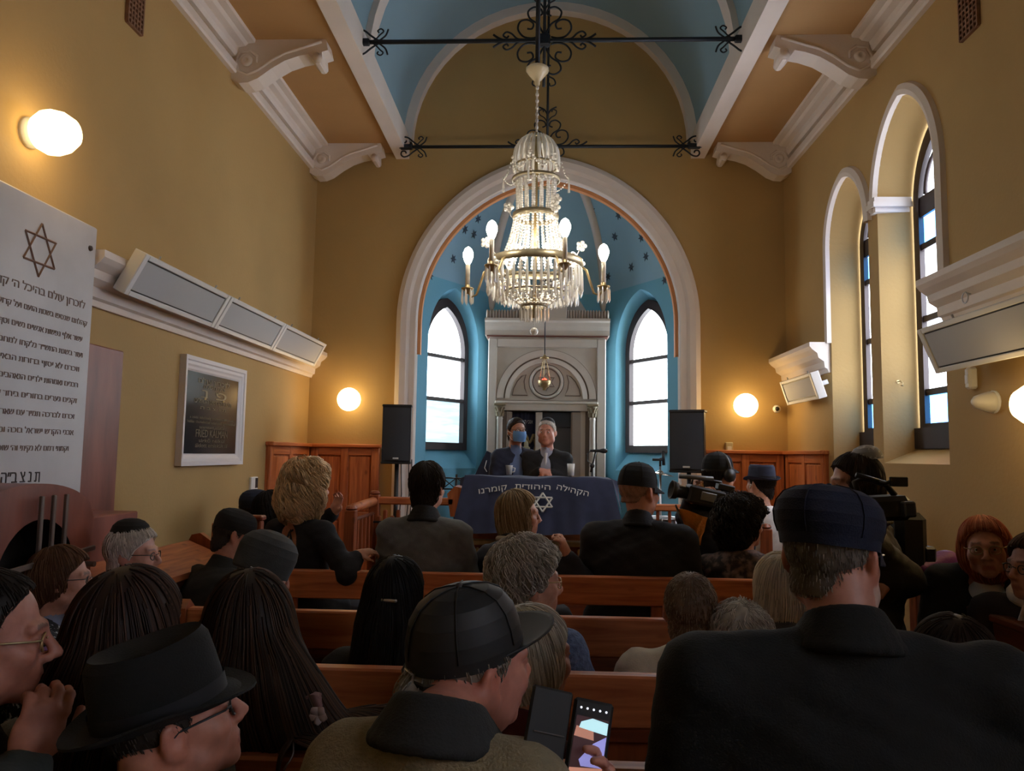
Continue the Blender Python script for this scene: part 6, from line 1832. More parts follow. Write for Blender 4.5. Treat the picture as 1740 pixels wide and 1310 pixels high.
def add_hair(root, style, colr, h, HF, W, RH, hs, rng, HM):
    st = dict(t=.009, line=HAIRLINE, n=500, length=.03, curl=0, cfreq=90, thick=.0016, down=1.0, part=.7, body=None, noise=0, nfreq=80, jitter=.004, var=.35, step=.006, offset=.002)
    st.update(style)
    hh = max(.0045, h * .8)
    low = st.get('low', -.16)
    vh = Vol(np.array([-.19, -.22, low - .04]), np.array([.19, .17, .20]), hh)
    t = st['t']
    lx, lz = st['line']
    top = st.get('top', 1.0)
    def scalp(X, Y, Z):
        r = np.array([.075 + t, .096 + t, .086 + t * top]); x, y, z = X, Y + .014, Z - .032
        k0 = np.sqrt((x / r[0]) ** 2 + (y / r[1]) ** 2 + (z / r[2]) ** 2); k1 = np.sqrt((x / r[0] ** 2) ** 2 + (y / r[1] ** 2) ** 2 + (z / r[2] ** 2) ** 2) + 1e-6
        e = k0 * (k0 - 1) / k1
        # lower back of the skull and nape
        r2 = np.array([.062 + t, .062 + t, .085 + t]); y2, z2 = Y + .026, Z + .045
        q0 = np.sqrt((X / r2[0]) ** 2 + (y2 / r2[1]) ** 2 + (z2 / r2[2]) ** 2); q1 = np.sqrt((X / r2[0] ** 2) ** 2 + (y2 / r2[1] ** 2) ** 2 + (z2 / r2[2] ** 2) ** 2) + 1e-6
        e = np.minimum(e, q0 * (q0 - 1) / q1)
        return np.maximum(e, (np.interp(Y, lx, lz) - Z) * .8)
    vh.field(scalp, (-.13, -.16, -.17), (.13, .14, .16), 0)
    for b_ in (st['body'] or []):
        kind = b_[0]
        if kind == 'ell': vh.ell(b_[1], b_[2], .025)
        elif kind == 'cone': vh.cone(b_[1], b_[2], b_[3], b_[4], .03)
        elif kind == 'cut': vh.ell(b_[1], b_[2], .015, None, 'sub')
        elif kind == 'cutbox':
            c_, r_ = b_[1], b_[2]
            vh.field(lambda X, Y, Z: np.maximum(np.maximum(np.abs(X - c_[0]) - r_[0], np.abs(Y - c_[1]) - r_[1]), np.abs(Z - c_[2]) - r_[2]), np.array(c_) - r_, np.array(c_) + r_, .012, 'sub')
    if st.get('zmax') is not None:
        zm, tl_ = st['zmax'], math.tan(math.radians(st.get('ztilt', 0)))
        vh.field(lambda X, Y, Z: zm + Y * tl_ - Z + 0 * X, (-.19, -.22, -.2), (.19, .17, .2), .0, 'sub')
    if st['noise']: vh.curls(st['noise'], st['nfreq'], rng.random() * 6)
    P, F = vh.mesh()
    if len(P) == 0: return
    base = np.array(lin(colr))
    crown = np.array(st.get('crown', (0, -.055, .0)))
    ex = None; cols = np.tile(base * .8, (len(P), 1)); 
    # mottled base tone running with the strands
    nz = np.sin(P[:, 0] * 160 + 3 * np.sin(P[:, 2] * 25)) * np.sin(P[:, 1] * 140 + 2 * np.sin(P[:, 2] * 31)); cols *= (1 + .22 * nz)[:, None]
    root_p = P if st.get('zmax') is None else P[P[:, 2] < st['zmax'] - .004 + P[:, 1] * math.tan(math.radians(st.get('ztilt', 0)))]
    root_p = root_p if st.get('zmin') is None else root_p[root_p[:, 2] > st['zmin']]
    r = strands_on(vh, root_p, crown, st['n'], st['length'], st['step'], rng, st['offset'], st['thick'], st['curl'], st['cfreq'], st['down'], st['part'], st['jitter'])
    if r is not None:
        SV, SF, ids = r
        tone = (1 + st['var'] * (rng.random(st['n']) * 2 - 1.0) * 1.0)[ids]
        sc = base[None, :] * tone[:, None]
        if st.get('streak') is not None:
            m_ = (rng.random(st['n']) < .4)[ids]; sc[m_] = np.array(lin(st['streak'])) * tone[m_][:, None]
        cols = np.concatenate([cols, sc]); ex = (W((SV * hs) @ RH.T), SF)
    quads_obj('hair', W((P * hs) @ RH.T), F, hair_mat(), root, cols, 'tone', ex)

def add_hat(root, hat, HM):
    kind = hat['kind']; m = hat.get('mat') or mat('hat_%d_%d_%d' % tuple(hat['col']), hat['col'], .9, var=.15, vscale=20, bump=.2, bscale=300)
    cx, cy_, cz = 0, -.014, hat.get('z', .03); tilt = hat.get('tilt', 0.0)
    M = HM @ Matrix.Translation((cx, cy_, cz)) @ Matrix.Rotation(math.radians(tilt), 4, 'X')
    rx, ry = hat.get('rx', .083), hat.get('ry', .105); H_ = hat.get('h', .09); N = 36
    def ringp(fx, fy, z, oy=0.0, dent=None):
        return [M @ Vector((rx * fx * math.cos(2 * PI * i / N), ry * fy * math.sin(2 * PI * i / N) + oy, z + (dent(2 * PI * i / N) if dent else 0))) for i in range(N)]
    def rings(rows, nm, mm, cap=True):
        mb = MB()
        for A, B_ in zip(rows[:-1], rows[1:]): loft(mb, A, B_, True)
        if cap: mb.f.append(tuple(range(len(mb.v) - N, len(mb.v))))
        return mb.build(nm, mm, root, True)
    if kind == 'kippah':
        rows = [ringp(f, f * .95, z, -.022 + hat.get('oy', 0)) for f, z in ((.84, .046), (.84, .053), (.74, .078), (.56, .095), (.30, .105), (.05, .108))]
        return rings(rows, 'kippah', m)
    if kind in ('cap', 'beanie', 'flat', 'newsboy', 'fedora', 'soft'):
        if kind == 'beanie': prof = [(1.0, -.04), (1.05, -.03), (1.07, .0), (1.09, .03), (1.10, .06), (1.04, .095), (.86, .122), (.58, .142), (.28, .152), (.04, .154)]; oy = 0
        elif kind == 'fedora': prof = [(1.02, .0), (1.0, .03), (.97, .07), (.93, .10), (.84, .118), (.60, .110), (.3, .10), (.04, .098)]
        elif kind == 'newsboy': prof = [(1.0, .0), (1.03, .02), (1.10, .040), (1.12, .060), (1.06, .082), (.92, .100), (.68, .112), (.36, .118), (.04, .120)]
        elif kind == 'soft': prof = [(1.0, -.02), (1.03, .015), (1.03, .045), (.96, .075), (.82, .10), (.58, .118), (.3, .127), (.04, .130)]
        else: prof = [(1.0, .0), (1.0, .02), (.97, .045), (.89, .074), (.73, .098), (.50, .113), (.22, .120), (.04, .121)]
        sc_ = H_ / max(z for _, z in prof)
        oyf = hat.get('oyf', 0.0)
        dent = None
        if kind == 'fedora': dent = lambda a: .0
        rows = []
        for f, z in prof:
            d_ = None
            if kind == 'fedora' and z > .09: d_ = lambda a, f=f: -.018 * abs(math.sin(a)) * (1 - f) + .010 * f * abs(math.sin(a))
            rows.append(ringp(f, f, z * sc_, oyf * z, d_))
        crown = rings(rows, 'hat_crown', hat.get('crownmat') or m)
        if hat.get('band'):
            rows = [ringp(1.03, 1.03, z * sc_) for z in (.002, .032)]; mb = MB(); loft(mb, rows[0], rows[1], True); mb.build('hat_band', hat['band'], root, True)
        if kind in ('cap', 'flat', 'newsboy'):
            L = hat.get('visor', .07); nrows = []
            for j in range(8):
                q = j / 7; row = []
                for i in range(17):
                    a = PI * (.10 + .80 * i / 16); e = math.sin((a - PI * .1) / .8) ** .55
                    x = rx * 1.0 * math.cos(a); y = ry * math.sin(a) + L * e * q
                    row.append(M @ Vector((x, y, .008 - .020 * q - hat.get('curve', .25) * (x ** 2) * 8 * q * .5 + hat.get('up', 0.0) * q)))
                nrows.append(row)
            mb = MB(); mb.grid(nrows); k = len(mb.v); mb.v += [tuple(Vector(p_) - (HM.to_3x3() @ Vector((0, 0, .005)))) for p_ in mb.v]; mb.f += [tuple(i + k for i in f[::-1]) for f in mb.f]
            n_ = 17
            for i in range(16): mb.f.append((7 * n_ + i, 7 * n_ + i + 1, k + 7 * n_ + i + 1, k + 7 * n_ + i))
            mb.build('visor', m, root, True)
            mb = MB(); mb.ball(M @ Vector((0, 0 + oyf * H_, H_ * .99)), .007, 8, 6); mb.build('top_button', m, root, True)
            for i in range(6):
                a = 2 * PI * i / 6 + PI / 6
                mb = MB(); mb.tube([M @ Vector((rx * f * 1.012 * math.cos(a), ry * f * 1.012 * math.sin(a) + oyf * z, z * sc_ + .001)) for f, z in prof[1:]], .0013, 5); mb.build('seam', m, root, True)
        if kind == 'fedora':
            bwid = hat.get('brim', .055); rows = []
            for q, zz in ((0, .006), (.0, .0), (.5, -.004), (1.0, .004), (1.0, .009), (.5, .002), (.05, .006)):
                rows.append([M @ Vector(((rx + bwid * q) * math.cos(2 * PI * i / N), (ry + bwid * q) * math.sin(2 * PI * i / N), zz + hat.get('curl', .02) * q * math.cos(2 * PI * i / N) ** 2 - hat.get('snap', .015) * q * max(0, math.sin(2 * PI * i / N)))) for i in range(N)])
            rings(rows, 'hat_brim', m, False)
        return crown

# ================================================================== THE CAST
def speckle(name, c1, c2, scale, lo=.55, hi=.6, kind='noise'):
    if name in MATS: return MATS[name]
    m = bpy.data.materials.new(name); m.use_nodes = True; nt = m.node_tree; n = nt.nodes; l = nt.links; b = n['Principled BSDF']
    tcn = n.new('ShaderNodeTexCoord')
    if kind == 'noise':
        t = n.new('ShaderNodeTexNoise'); t.inputs['Scale'].default_value = scale; t.inputs['Detail'].default_value = 3; out = t.outputs['Fac']
    else:
        t = n.new('ShaderNodeTexVoronoi'); t.inputs['Scale'].default_value = scale; out = t.outputs['Distance']
    l.new(tcn.outputs['Object'], t.inputs['Vector'])
    r = n.new('ShaderNodeValToRGB'); r.color_ramp.elements[0].position = lo; r.color_ramp.elements[0].color = (*lin(c1), 1); r.color_ramp.elements[1].position = hi; r.color_ramp.elements[1].color = (*lin(c2), 1)
    l.new(out, r.inputs[0]); l.new(r.outputs[0], b.inputs['Base Color']); b.inputs['Roughness'].default_value = .9
    MATS[name] = m; return m

def shirt_front(colr, tie=None, wide=.075):
    """shirt seen in the opening of a jacket, with an optional tie"""
    def f(root, W, B, HM, k):
        nb, LN, zb, h = k['nb'], k['LN'], k['zb'], k['h']
        v = Vol(nb + np.array([-.2, -.12, -.48]), nb + np.array([.2, .22, .10]), max(.008, h * .8))
        v.ell(LN(0, -.045, zb(.40)), (.165 * k['bw'], .112, .20), .03); v.cone(nb + np.array([0, .0, -.02]), nb + np.array([0, .006, .035]), .062, .058, .04)
        v.cone(nb + np.array([0, .0, -.005]), nb + np.array([0, .01, .12]), .050, .05, .01, None, 'sub')
        P, F = v.mesh(); quads_obj('shirt', W(P), F, mat('shirt_%d_%d_%d' % tuple(colr), colr, .8, bump=.15, bscale=120), root)
        if tie:
            mb = MB(); pts = [nb + np.array([0, .066, -.02]), nb + np.array([0, .085, -.06]), nb + np.array([0, .088, -.14]), nb + np.array([0, .092, -.26])]
            mb.tube([Vector(W(p)) for p in pts], [.014, .012, .018, .024], 8); mb.build('tie', mat('tie_%d_%d_%d' % tuple(tie), tie, .6), root, True)
    return f
VNECK = [((0, .10, -.36), (.050, .10, .20)), ((0, .02, -.155), (.062, .075, .07))]
RH_ = lambda s: s

BOB = lambda **k: dict(dict(t=.014, low=-.2, body=[('ell', (0, -.022, -.03), (.093, .100, .118)), ('cut', (0, .105, -.045), (.060, .062, .095))], n=1100, length=.13, thick=.0018, step=.01), **k)
SHORT = lambda **k: dict(dict(t=.010, n=900, length=.022, thick=.0016), **k)
LONG = lambda **k: dict(dict(t=.013, low=-.5, body=[('ell', (0, -.03, -.04), (.098, .10, .14)), ('cone', (0, -.08, -.12), (0, -.115, -.34), .098, .085), ('cut', (0, .105, -.03), (.064, .062, .10))], n=1500, length=.34, step=.014, thick=.0020), **k)

def face_mask(root, HM):
    mb = MB(); rows = []
    for j in range(7):
        z = -.012 - .095 * j / 6; row = []
        for i in range(13):
            a = math.radians(-72 + 144 * i / 12); rr = .075 - .006 * abs(j - 2.5) * .5
            y = .030 + .098 * math.cos(a) * (1.0 if j < 5 else .92) + (.012 if j in (1, 2, 3) else 0) * math.cos(a) ** 6
            row.append(HM @ Vector((rr * math.sin(a), y, z + .01 * abs(math.sin(a)) * (1 if j < 3 else .6))))
        rows.append(row)
    mb.grid(rows); mb.build('face_mask', mat('blue_surgical_mask', (92, 140, 196), .8), root, True)
    for s in (-1, 1):
        mb = MB(); mb.tube([HM @ Vector((s * .070, .056, -.03)), HM @ Vector((s * .086, -.01, -.005)), HM @ Vector((s * .086, -.026, -.03)), HM @ Vector((s * .070, .05, -.09))], .002, 5); mb.build('mask_loop', PLASTW, root, True)
# ---- at the ark
make_person('man in navy suit and blue face mask standing before the ark', 878, 732, 7.25, 160, hyaw=-8, stand=True, floor=.2, hs=1.0, skin=(176, 128, 106), eyes=True, glasses='dark',
            hair=SHORT(t=.012), haircol=(46, 34, 26), top=(34, 40, 60), topname='suit_jacket', collar=False, neckhole=VNECK, extra=lambda r, W, B, HM, k: (shirt_front((96, 116, 156))(r, W, B, HM, k), face_mask(r, HM)), bw=.95, bulk=.95)

hA = at(926, 802, Y=6.98)
make_person('elderly white haired man in black coat and tie with clasped hands before the ark', 929, 735, 7.15, 186, hyaw=4, stand=True, floor=.2, hs=1.02, skin=(196, 140, 120), eyes=True, jaw=1.08,
            hair=SHORT(t=.006), haircol=(204, 196, 186), hat=dict(kind='kippah', z=.036, col=(26, 26, 30)), top=(28, 28, 32), topname='coat', collar=False, neckhole=VNECK, extra=shirt_front((150, 156, 176), (200, 200, 206)), bw=.98, bulk=1.0,
            arms=dict(L=(at(960, 816, Y=7.16), hA + Vector((.035, .03, .0)), (-1, -.25, -.25), (0, .8, -.6), .8), R=(at(900, 816, Y=7.16), hA + Vector((-.045, .0, .01)), (1, -.2, -.25), (0, .8, -.6), .8)))

# ---- first row, in front of the reading table
make_person('woman with big curly blond hair and low backed black dress, leaning on the pew', 524, 828, 4.28, 28, hyaw=14, hs=1.10, seat=.66, floor=.2, skin=(200, 150, 126), haircol=(204, 176, 138), bw=.98, lean=-4,
            hair=dict(t=.028, low=-.2, body=[('ell', (0, -.045, -.055), (.122, .105, .135)), ('cut', (0, .11, -.03), (.07, .06, .10))], n=2000, jitter=.006, length=.15, curl=.011, cfreq=52, thick=.0027, noise=.010, nfreq=52, streak=(214, 188, 150)),
            top=(22, 24, 32), topname='dress', collar=False, neckhole=[((-.035, -.20, -.31), (.115, .125, .18)), ((0, .0, -.15), (.08, .10, .075))],
            arms=dict(R=(at(592, 975, Y=4.06), at(606, 944, Y=4.14), (.75, .35, .25), (-.2, .2, -1), .9), L=(at(505, 930, Y=4.6), at(566, 872, Y=4.5), (.35, .0, .9), (-.5, -.8, 0), .5)),
            extra=lambda r, W, B, HM, k: [MB().tube([Vector(W(np.array(p))) for p in q], .0055, 6).build('halter_tie', mat('black_ribbon', (20, 20, 24), .7), r, True) for q in (((-.05, -.03, -.17), (.0, -.125, -.24), (.05, -.135, -.36)), ((.05, -.03, -.17), (.0, -.128, -.24), (-.05, -.135, -.36)), ((.0, -.126, -.24), (.03, -.135, -.31), (.01, -.142, -.40)))])
make_person('dark haired man in grey zip jacket with black collar, seen from behind', 727, 828, 4.27, 6, hyaw=10, hs=1.06, seat=.66, floor=.2, skin=(196, 146, 124), haircol=(46, 38, 32), bw=1.14,
            hair=dict(t=.015, top=1.4, n=1800, length=.045, thick=.0018, noise=.003, nfreq=60), top=(98, 102, 104), collarcol=(30, 32, 36), collar=1.1)
hI = at(952, 918, Y=4.12)
make_person('woman with straight streaked blond bob in profile, hand raised to her chin', 882, 874, 4.27, 38, hyaw=40, hs=1.06, seat=.62, floor=.2, skin=(198, 146, 122), haircol=(132, 112, 86), bw=1.0, eyes=True,
            hair=BOB(streak=(176, 158, 128), n=1700), top=(36, 40, 54), arms=dict(R=(at(992, 985, Y=4.22), at(962, 944, Y=4.16), (-.25, -.1, .95), (-1, .3, .1), .95)),
            extra=lambda r, W, B, HM, k: MB().tube([Vector(W(k['nb'] + np.array([.088 * math.sin(a), .08 * math.cos(a), .03 - .02 * math.cos(a)]))) for a in [2 * PI * i / 20 for i in range(21)]], .014, 8).build('white_scarf_edge', mat('offwhite_cloth', (200, 198, 192), .9), r, True))
make_person('heavy man in black cap and black coat, seen from behind right of the draped table', 1086, 836, 4.27, 12, hyaw=36, hpitch=2, hs=1.14, seat=.66, floor=.2, skin=(190, 136, 112), haircol=(176, 140, 120), bw=1.36, bulk=1.15, fat=.006,
            hair=SHORT(t=.004, zmax=.045, n=300, length=.010, line=([-.14, -.07, -.035, -.012, .012, .03, .055, .075, .12], [-.05, -.05, -.03, .02, .02, .04, .055, .08, .088])), hat=dict(kind='cap', col=(22, 24, 30), z=.024, visor=.068, tilt=-4, h=.118, rx=.085, ry=.108), top=(26, 28, 36), collar=1.1)
make_person('woman with dark curly hair and glasses in brown patterned blouse', 1262, 890, 4.27, 20, hyaw=50, hs=1.04, seat=.60, floor=.2, skin=(186, 134, 112), haircol=(44, 38, 36), bw=1.06, bulk=1.05, eyes=True, glasses='dark',
            hair=dict(t=.038, low=-.16, body=[('ell', (0, -.05, .0), (.118, .10, .12)), ('cut', (0, .11, -.045), (.068, .062, .10))], n=1900, length=.08, curl=.008, cfreq=80, thick=.0021, noise=.012, nfreq=55),
            top=(66, 54, 50), topmat=speckle('brown_pattern', (38, 32, 32), (104, 82, 74), 26, .42, .6), topname='blouse', collar=False)
make_person('person in navy cap beyond the blond woman, against the yellow wall', 437, 866, 5.2, 60, hyaw=10, seat=.6, floor=.2, skin=(176, 128, 106), haircol=(40, 34, 32), hair=SHORT(zmax=.03), hat=dict(kind='soft', col=(34, 42, 62), h=.11), top=(36, 40, 50))
make_person('black haired person half hidden by the blond curls', 463, 868, 5.05, 50, hyaw=5, hs=1.05, seat=.6, floor=.2, skin=(176, 128, 106), haircol=(26, 24, 26), hair=BOB(n=600), top=(28, 28, 32))

# ---- musicians and cameramen
def earbud(r, W, B, HM, k):
    mb = MB(); mb.ball(HM @ Vector((-.088, .004, -.008)), .008, 8, 6); mb.tube([HM @ Vector((-.088, .008, -.01)), HM @ Vector((-.088, .014, -.032))], .003, 6); mb.build('earbud', PLASTW, r, True)
make_person('musician in white t shirt and dark felt hat by the right panelling', 1292, 822, 5.55, 8, hyaw=-38, seat=.62, floor=.2, skin=(200, 150, 128), haircol=(40, 34, 34), hair=SHORT(zmax=.05, t=.012), hat=dict(kind='fedora', col=(52, 58, 80), z=.03, brim=.032, h=.10, band=mat('dark_band', (30, 32, 42), .8)),
            top=(226, 226, 228), topname='t_shirt', collar=False, sleeves='short', bw=1.05, extra=earbud)
hC = at(1212, 842, Y=4.62)
def headset(r, W, B, HM, k):
    mb = MB(); mb.tube([HM @ Vector((.098 * math.cos(a), -.005, .015 + .118 * math.sin(a))) for a in [PI * i / 14 for i in range(15)]], .009, 6); mb.build('headphone_band', mat('grey_headset', (90, 92, 96), .4), r, True)
    for s in (-1, 1):
        mb = MB(); mb.lathe([(.001, -.014), (.038, -.012), (.042, .0), (.038, .016), (.001, .02)], HM @ Vector((s * .092, -.008, -.004)), 14, (HM.to_3x3() @ Matrix.Rotation(PI / 2, 3, 'Y'))); mb.build('headphone', BLACKP, r, True)
make_person('cameraman in black cap and headphones holding a video camera, orange cover on his back', 1222, 806, 4.75, -20, hyaw=78, hs=1.0, seat=.62, floor=.2, skin=(196, 146, 124), haircol=(50, 42, 38), hair=SHORT(zmax=.03), hat=dict(kind='cap', col=(26, 28, 34), h=.105, z=.03, visor=.06), eyes=True, top=(34, 40, 56), bw=1.1,
            extra=headset, arms=dict(R=(at(1262, 880, Y=4.66), at(1226, 858, Y=4.60), (-.5, .1, .8), (-.7, .6, 0), .7), L=(at(1165, 880, Y=4.72), at(1172, 850, Y=4.6), (.2, -.3, .9), (0, .3, -.9), .5)))
# his camera
cc0 = at(1186, 842, Y=4.56)
t = thing('video_camera', 'black shoulder video camera with round lens hood held by the cameraman left of the hat', 'video camera', cc0)
RC = Matrix.Translation(cc0) @ Matrix.Rotation(math.radians(12), 4, 'Y') @ Matrix.Rotation(math.radians(8), 4, 'Z')
MB().bbox((-.07, -.05, -.05), (.15, .05, .055), .012, RC).build('camera_body', BLACKP, t)
RL = (RC.to_3x3() @ Matrix.Rotation(-PI / 2, 3, 'Y'))
MB().lathe([(.001, .0), (.036, .0), (.038, .06), (.048, .065), (.056, .10), (.052, .102), (.04, .07), (.001, .068)], RC @ Vector((-.065, 0, .0)), 18, RL).build('lens_hood', BLACKP, t, True)
MB().tube([RC @ Vector((-.05, 0, .05)), RC @ Vector((-.05, 0, .095)), RC @ Vector((.12, 0, .105)), RC @ Vector((.14, 0, .055))], .009, 8).build('top_handle', BLACKP, t, True)
MB().tube([RC @ Vector((-.14, -.02, .085)), RC @ Vector((.06, -.02, .115))], .013, 10).build('shotgun_microphone', mat('grey_mic', (110, 112, 116), .4), t, True)
MB().bbox((.10, -.03, .06), (.20, .03, .10), .006, RC).build('viewfinder', BLACKP, t)
MB().bbox((.14, -.04, -.035), (.20, .04, .04), .006, RC).build('battery', mat('dark_grey_plastic', (46, 48, 52), .5), t)
MB().bbox((.0, -.058, -.02), (.09, -.049, .03), .002, RC).build('side_plate', STEEL, t)
# orange rain cover and strap on his back
q0, q1, q2, q3 = at(1150, 864, Y=4.52), at(1203, 878, Y=4.52), at(1186, 922, Y=4.50), at(1156, 880, Y=4.5)
t = thing('orange_bag', 'bright orange cloth bag hanging behind the cameraman', 'bag', at(1180, 920, Y=4.5))
rows = []
for j in range(9):
    v_ = j / 8; row = []
    for i in range(11):
        u_ = i / 10; a_ = q0.lerp(q1, u_); b_ = at(1180, 925, Y=4.5).lerp(at(1190, 925, Y=4.5), u_); p = a_.lerp(b_, v_)
        row.append(p + Vector((0, -.03 * math.sin(PI * u_) * (1 - v_ * .5) - .006 * math.sin(u_ * 17 + v_ * 9), .006 * math.sin(v_ * 12 + u_ * 5))))
    rows.append(row)
mb = MB(); mb.grid(rows); back = [[p + Vector((0, .05, 0)) for p in r_] for r_ in rows]; mb.grid([r_[::-1] for r_ in back])
for A_, B_ in ((rows[0], back[0]), (rows[-1], back[-1]), ([r_[0] for r_ in rows], [r_[0] for r_ in back]), ([r_[-1] for r_ in rows], [r_[-1] for r_ in back])): loft(mb, A_, B_)
mb.build('cloth', mat('orange_nylon', (244, 146, 44), .55, bump=.3, bscale=60), t, True)
MB().tube([at(1148, 858, Y=4.53), at(1160, 890, Y=4.48), at(1186, 926, Y=4.47)], .008, 6, flat=.4).build('strap', BLACKP, t, True)

hE = at(1497, 990, Y=3.22)
make_person('cameraman in black leather jacket and grey kippah standing in the right aisle', 1452, 820, 3.42, -62, hyaw=-30, hpitch=6, stand=True, floor=0.0, skin=(186, 140, 120), haircol=(66, 58, 56), hair=BOB(n=900, low=-.16, length=.08), hat=dict(kind='kippah', rx=.072, ry=.088, oy=-.03, z=.050, col=(140, 142, 146), mat=speckle('grey_patterned_cloth', (150, 152, 156), (206, 208, 212), 60)),
            eyes=True, top=(30, 32, 36), topmat=mat('black_leather', (30, 31, 34), .58, bump=.3, bscale=30), bw=1.1, bulk=1.12, torso=.50,
            arms=dict(L=(at(1543, 985, Y=3.28), at(1512, 990, Y=3.22), (-1, -.1, .1), (0, .7, -.6), .8), R=(at(1420, 960, Y=3.55), at(1440, 900, Y=3.4), (.3, -.2, .9), (.6, -.6, 0), .6)))
cE = at(1500, 860, Y=3.12)
t = thing('video_camera', 'black camcorder with flip out screen held beside the right aisle cameraman', 'video camera', cE)
RC = Matrix.Translation(cE) @ Matrix.Rotation(math.radians(-4), 4, 'Y')
MB().bbox((-.09, -.06, -.055), (.09, .09, .04), .018, RC).build('camera_body', BLACKP, t)
MB().tube([RC @ Vector((-.085, 0, .04)), RC @ Vector((-.10, 0, .10)), RC @ Vector((-.06, 0, .115)), RC @ Vector((.02, 0, .085)), RC @ Vector((.05, 0, .04))], .013, 8).build('top_handle', BLACKP, t, True)
MB().lathe([(.001, 0), (.04, 0), (.044, .05), (.05, .055), (.05, .09), (.044, .09), (.038, .06), (.001, .055)], RC @ Vector((-.02, .09, -.01)), 16, Matrix.Rotation(-PI / 2, 3, 'X')).build('lens', BLACKP, t, True)
s0, s1 = at(1511, 810, Y=3.08), at(1542, 827, Y=3.08)
MB().bbox((s0.x, 3.07, s1.z), (s1.x, 3.085, s0.z), .003).build('flip_screen', mat('dark_screen', (34, 34, 38), .25), t)
MB().tube([RC @ Vector((-.07, .0, .11)), Vector((s0.x - .02, 3.08, (s0.z + s1.z) / 2 - .01)), Vector((s0.x + .005, 3.08, (s0.z + s1.z) / 2))], .008, 6).build('screen_arm', BLACKP, t, True)
MB().tube([RC @ Vector((-.10, -.02, .13)), RC @ Vector((-.02, -.03, .10))], .010, 8).build('microphone', BLACKP, t, True)
MB().bbox((.04, -.10, -.04), (.085, -.055, .02), .006, RC).build('battery', mat('dark_grey_plastic', (46, 48, 52), .5), t)
q = at(1548, 900, Y=3.62)
t = thing('shoulder_bag', 'black shoulder bag hanging behind the right aisle cameraman', 'bag', q)
MB().bbox((q.x - .09, 3.55, q.z - .20), (q.x + .05, 3.72, q.z + .08), .03).build('bag', mat('black_nylon', (26, 26, 28), .7), t)
MB().tube([Vector((q.x - .05, 3.60, q.z + .07)), at(1520, 858, Y=3.60), at(1500, 862, Y=3.5)], .014, 6, flat=.4).build('strap', BLACKP, t, True)
MB().bbox((q.x + .03, 3.56, q.z - .17), (q.x + .085, 3.66, q.z - .07), .01).build('side_pouch', BLACKP, t)

# ---- second row
make_person('person in dark grey knitted beanie leaning over in the left half of the pews', 449, 970, 2.95, 30, hyaw=25, hpitch=22, hs=.98, seat=.40, lean=16, skin=(180, 130, 108), haircol=(60, 50, 44), hair=SHORT(zmax=-.02), hat=dict(kind='beanie', col=(62, 64, 64), h=.135, z=.02, rx=.086, ry=.108), top=(28, 28, 30), bw=1.1)
make_person('man in black cap and coat bowed forward by the left stall end', 399, 908, 3.95, 35, hyaw=25, hpitch=18, hs=1.0, seat=.46, lean=22, skin=(180, 130, 108), haircol=(60, 54, 50), hair=SHORT(zmax=.02), hat=dict(kind='soft', col=(26, 26, 28), h=.10), top=(26, 28, 28), bw=1.1, bulk=1.1)
make_person('woman with pale blond white hair mostly hidden by the navy cap man', 1326, 1000, 2.86, 5, hs=1.0, seat=.42, skin=(196, 146, 124), haircol=(206, 196, 176), hair=BOB(n=900), top=(60, 56, 56))

# ---- third row
def hairclip(r, W, B, HM, k):
    mb = MB(); mb.bbox((-.028, -.150, .0), (.028, -.135, .010), .003); mb.v = [tuple(HM @ Vector(p) + Vector((.045, 0, .0))) for p in mb.v]; mb.build('hair_clip', STEEL, r)
make_person('woman with long black hair and a silver hair clip, all in black', 674, 1010, 2.62, 6, hyaw=12, hs=1.0, seat=.42, skin=(186, 136, 114), haircol=(24, 22, 24), hair=LONG(low=-.42, body=[('ell', (0, -.035, -.04), (.096, .105, .14)), ('cone', (0, -.075, -.10), (0, -.10, -.26), .094, .10), ('cut', (0, .105, -.03), (.064, .062, .10))], length=.26), top=(22, 22, 26), bw=.95, extra=hairclip, collar=False)
make_person('grey haired woman with short curls and gold glasses in blue knitted cardigan', 897, 988, 2.58, 34, hyaw=34, hs=1.04, seat=.42, skin=(200, 150, 128), haircol=(176, 170, 160), bw=1.06, up=.055, eyes=True, glasses='gold',
            hair=dict(t=.024, top=1.15, n=1900, length=.06, curl=.006, cfreq=85, thick=.0018, noise=.007, nfreq=70, low=-.16, streak=(206, 202, 194)), top=(92, 108, 140), topname='cardigan', topmat=mat('blue_knit', (92, 108, 140), .95, var=.3, vscale=60, bump=.6, bscale=120), collar=False)
def necklace(r, W, B, HM, k):
    nb = k['nb']; MB().tube([Vector(W(nb + np.array([.070 * math.sin(a), .066 * math.cos(a) - .004, .012 - .03 * math.cos(a)]))) for a in [2 * PI * i / 24 for i in range(25)]], .0022, 5).build('necklace', GOLD, r, True)
make_person('woman with cropped brown grey hair in cream sweater', 1174, 1038, 2.55, 10, hyaw=4, hs=.98, seat=.40, up=.055, skin=(196, 142, 122), haircol=(126, 104, 88), hair=SHORT(t=.008, n=2600, length=.016, line=([-.14, -.07, -.035, -.012, .012, .03, .055, .075, .12], [-.125, -.115, -.06, .0, -.02, .03, .055, .08, .088]), streak=(160, 146, 130)), top=(206, 198, 180), topname='sweater', bw=.98, collar=False, extra=necklace, neckhole=[((0, -.04, -.165), (.088, .085, .05))])
make_person('white haired person between the cream sweater and the big black coat', 1258, 1096, 2.5, 10, hs=1.0, seat=.36, skin=(196, 146, 126), haircol=(186, 182, 174), hair=dict(t=.02, n=1200, length=.05, curl=.005, thick=.0018, noise=.006, nfreq=60), top=(60, 60, 62))

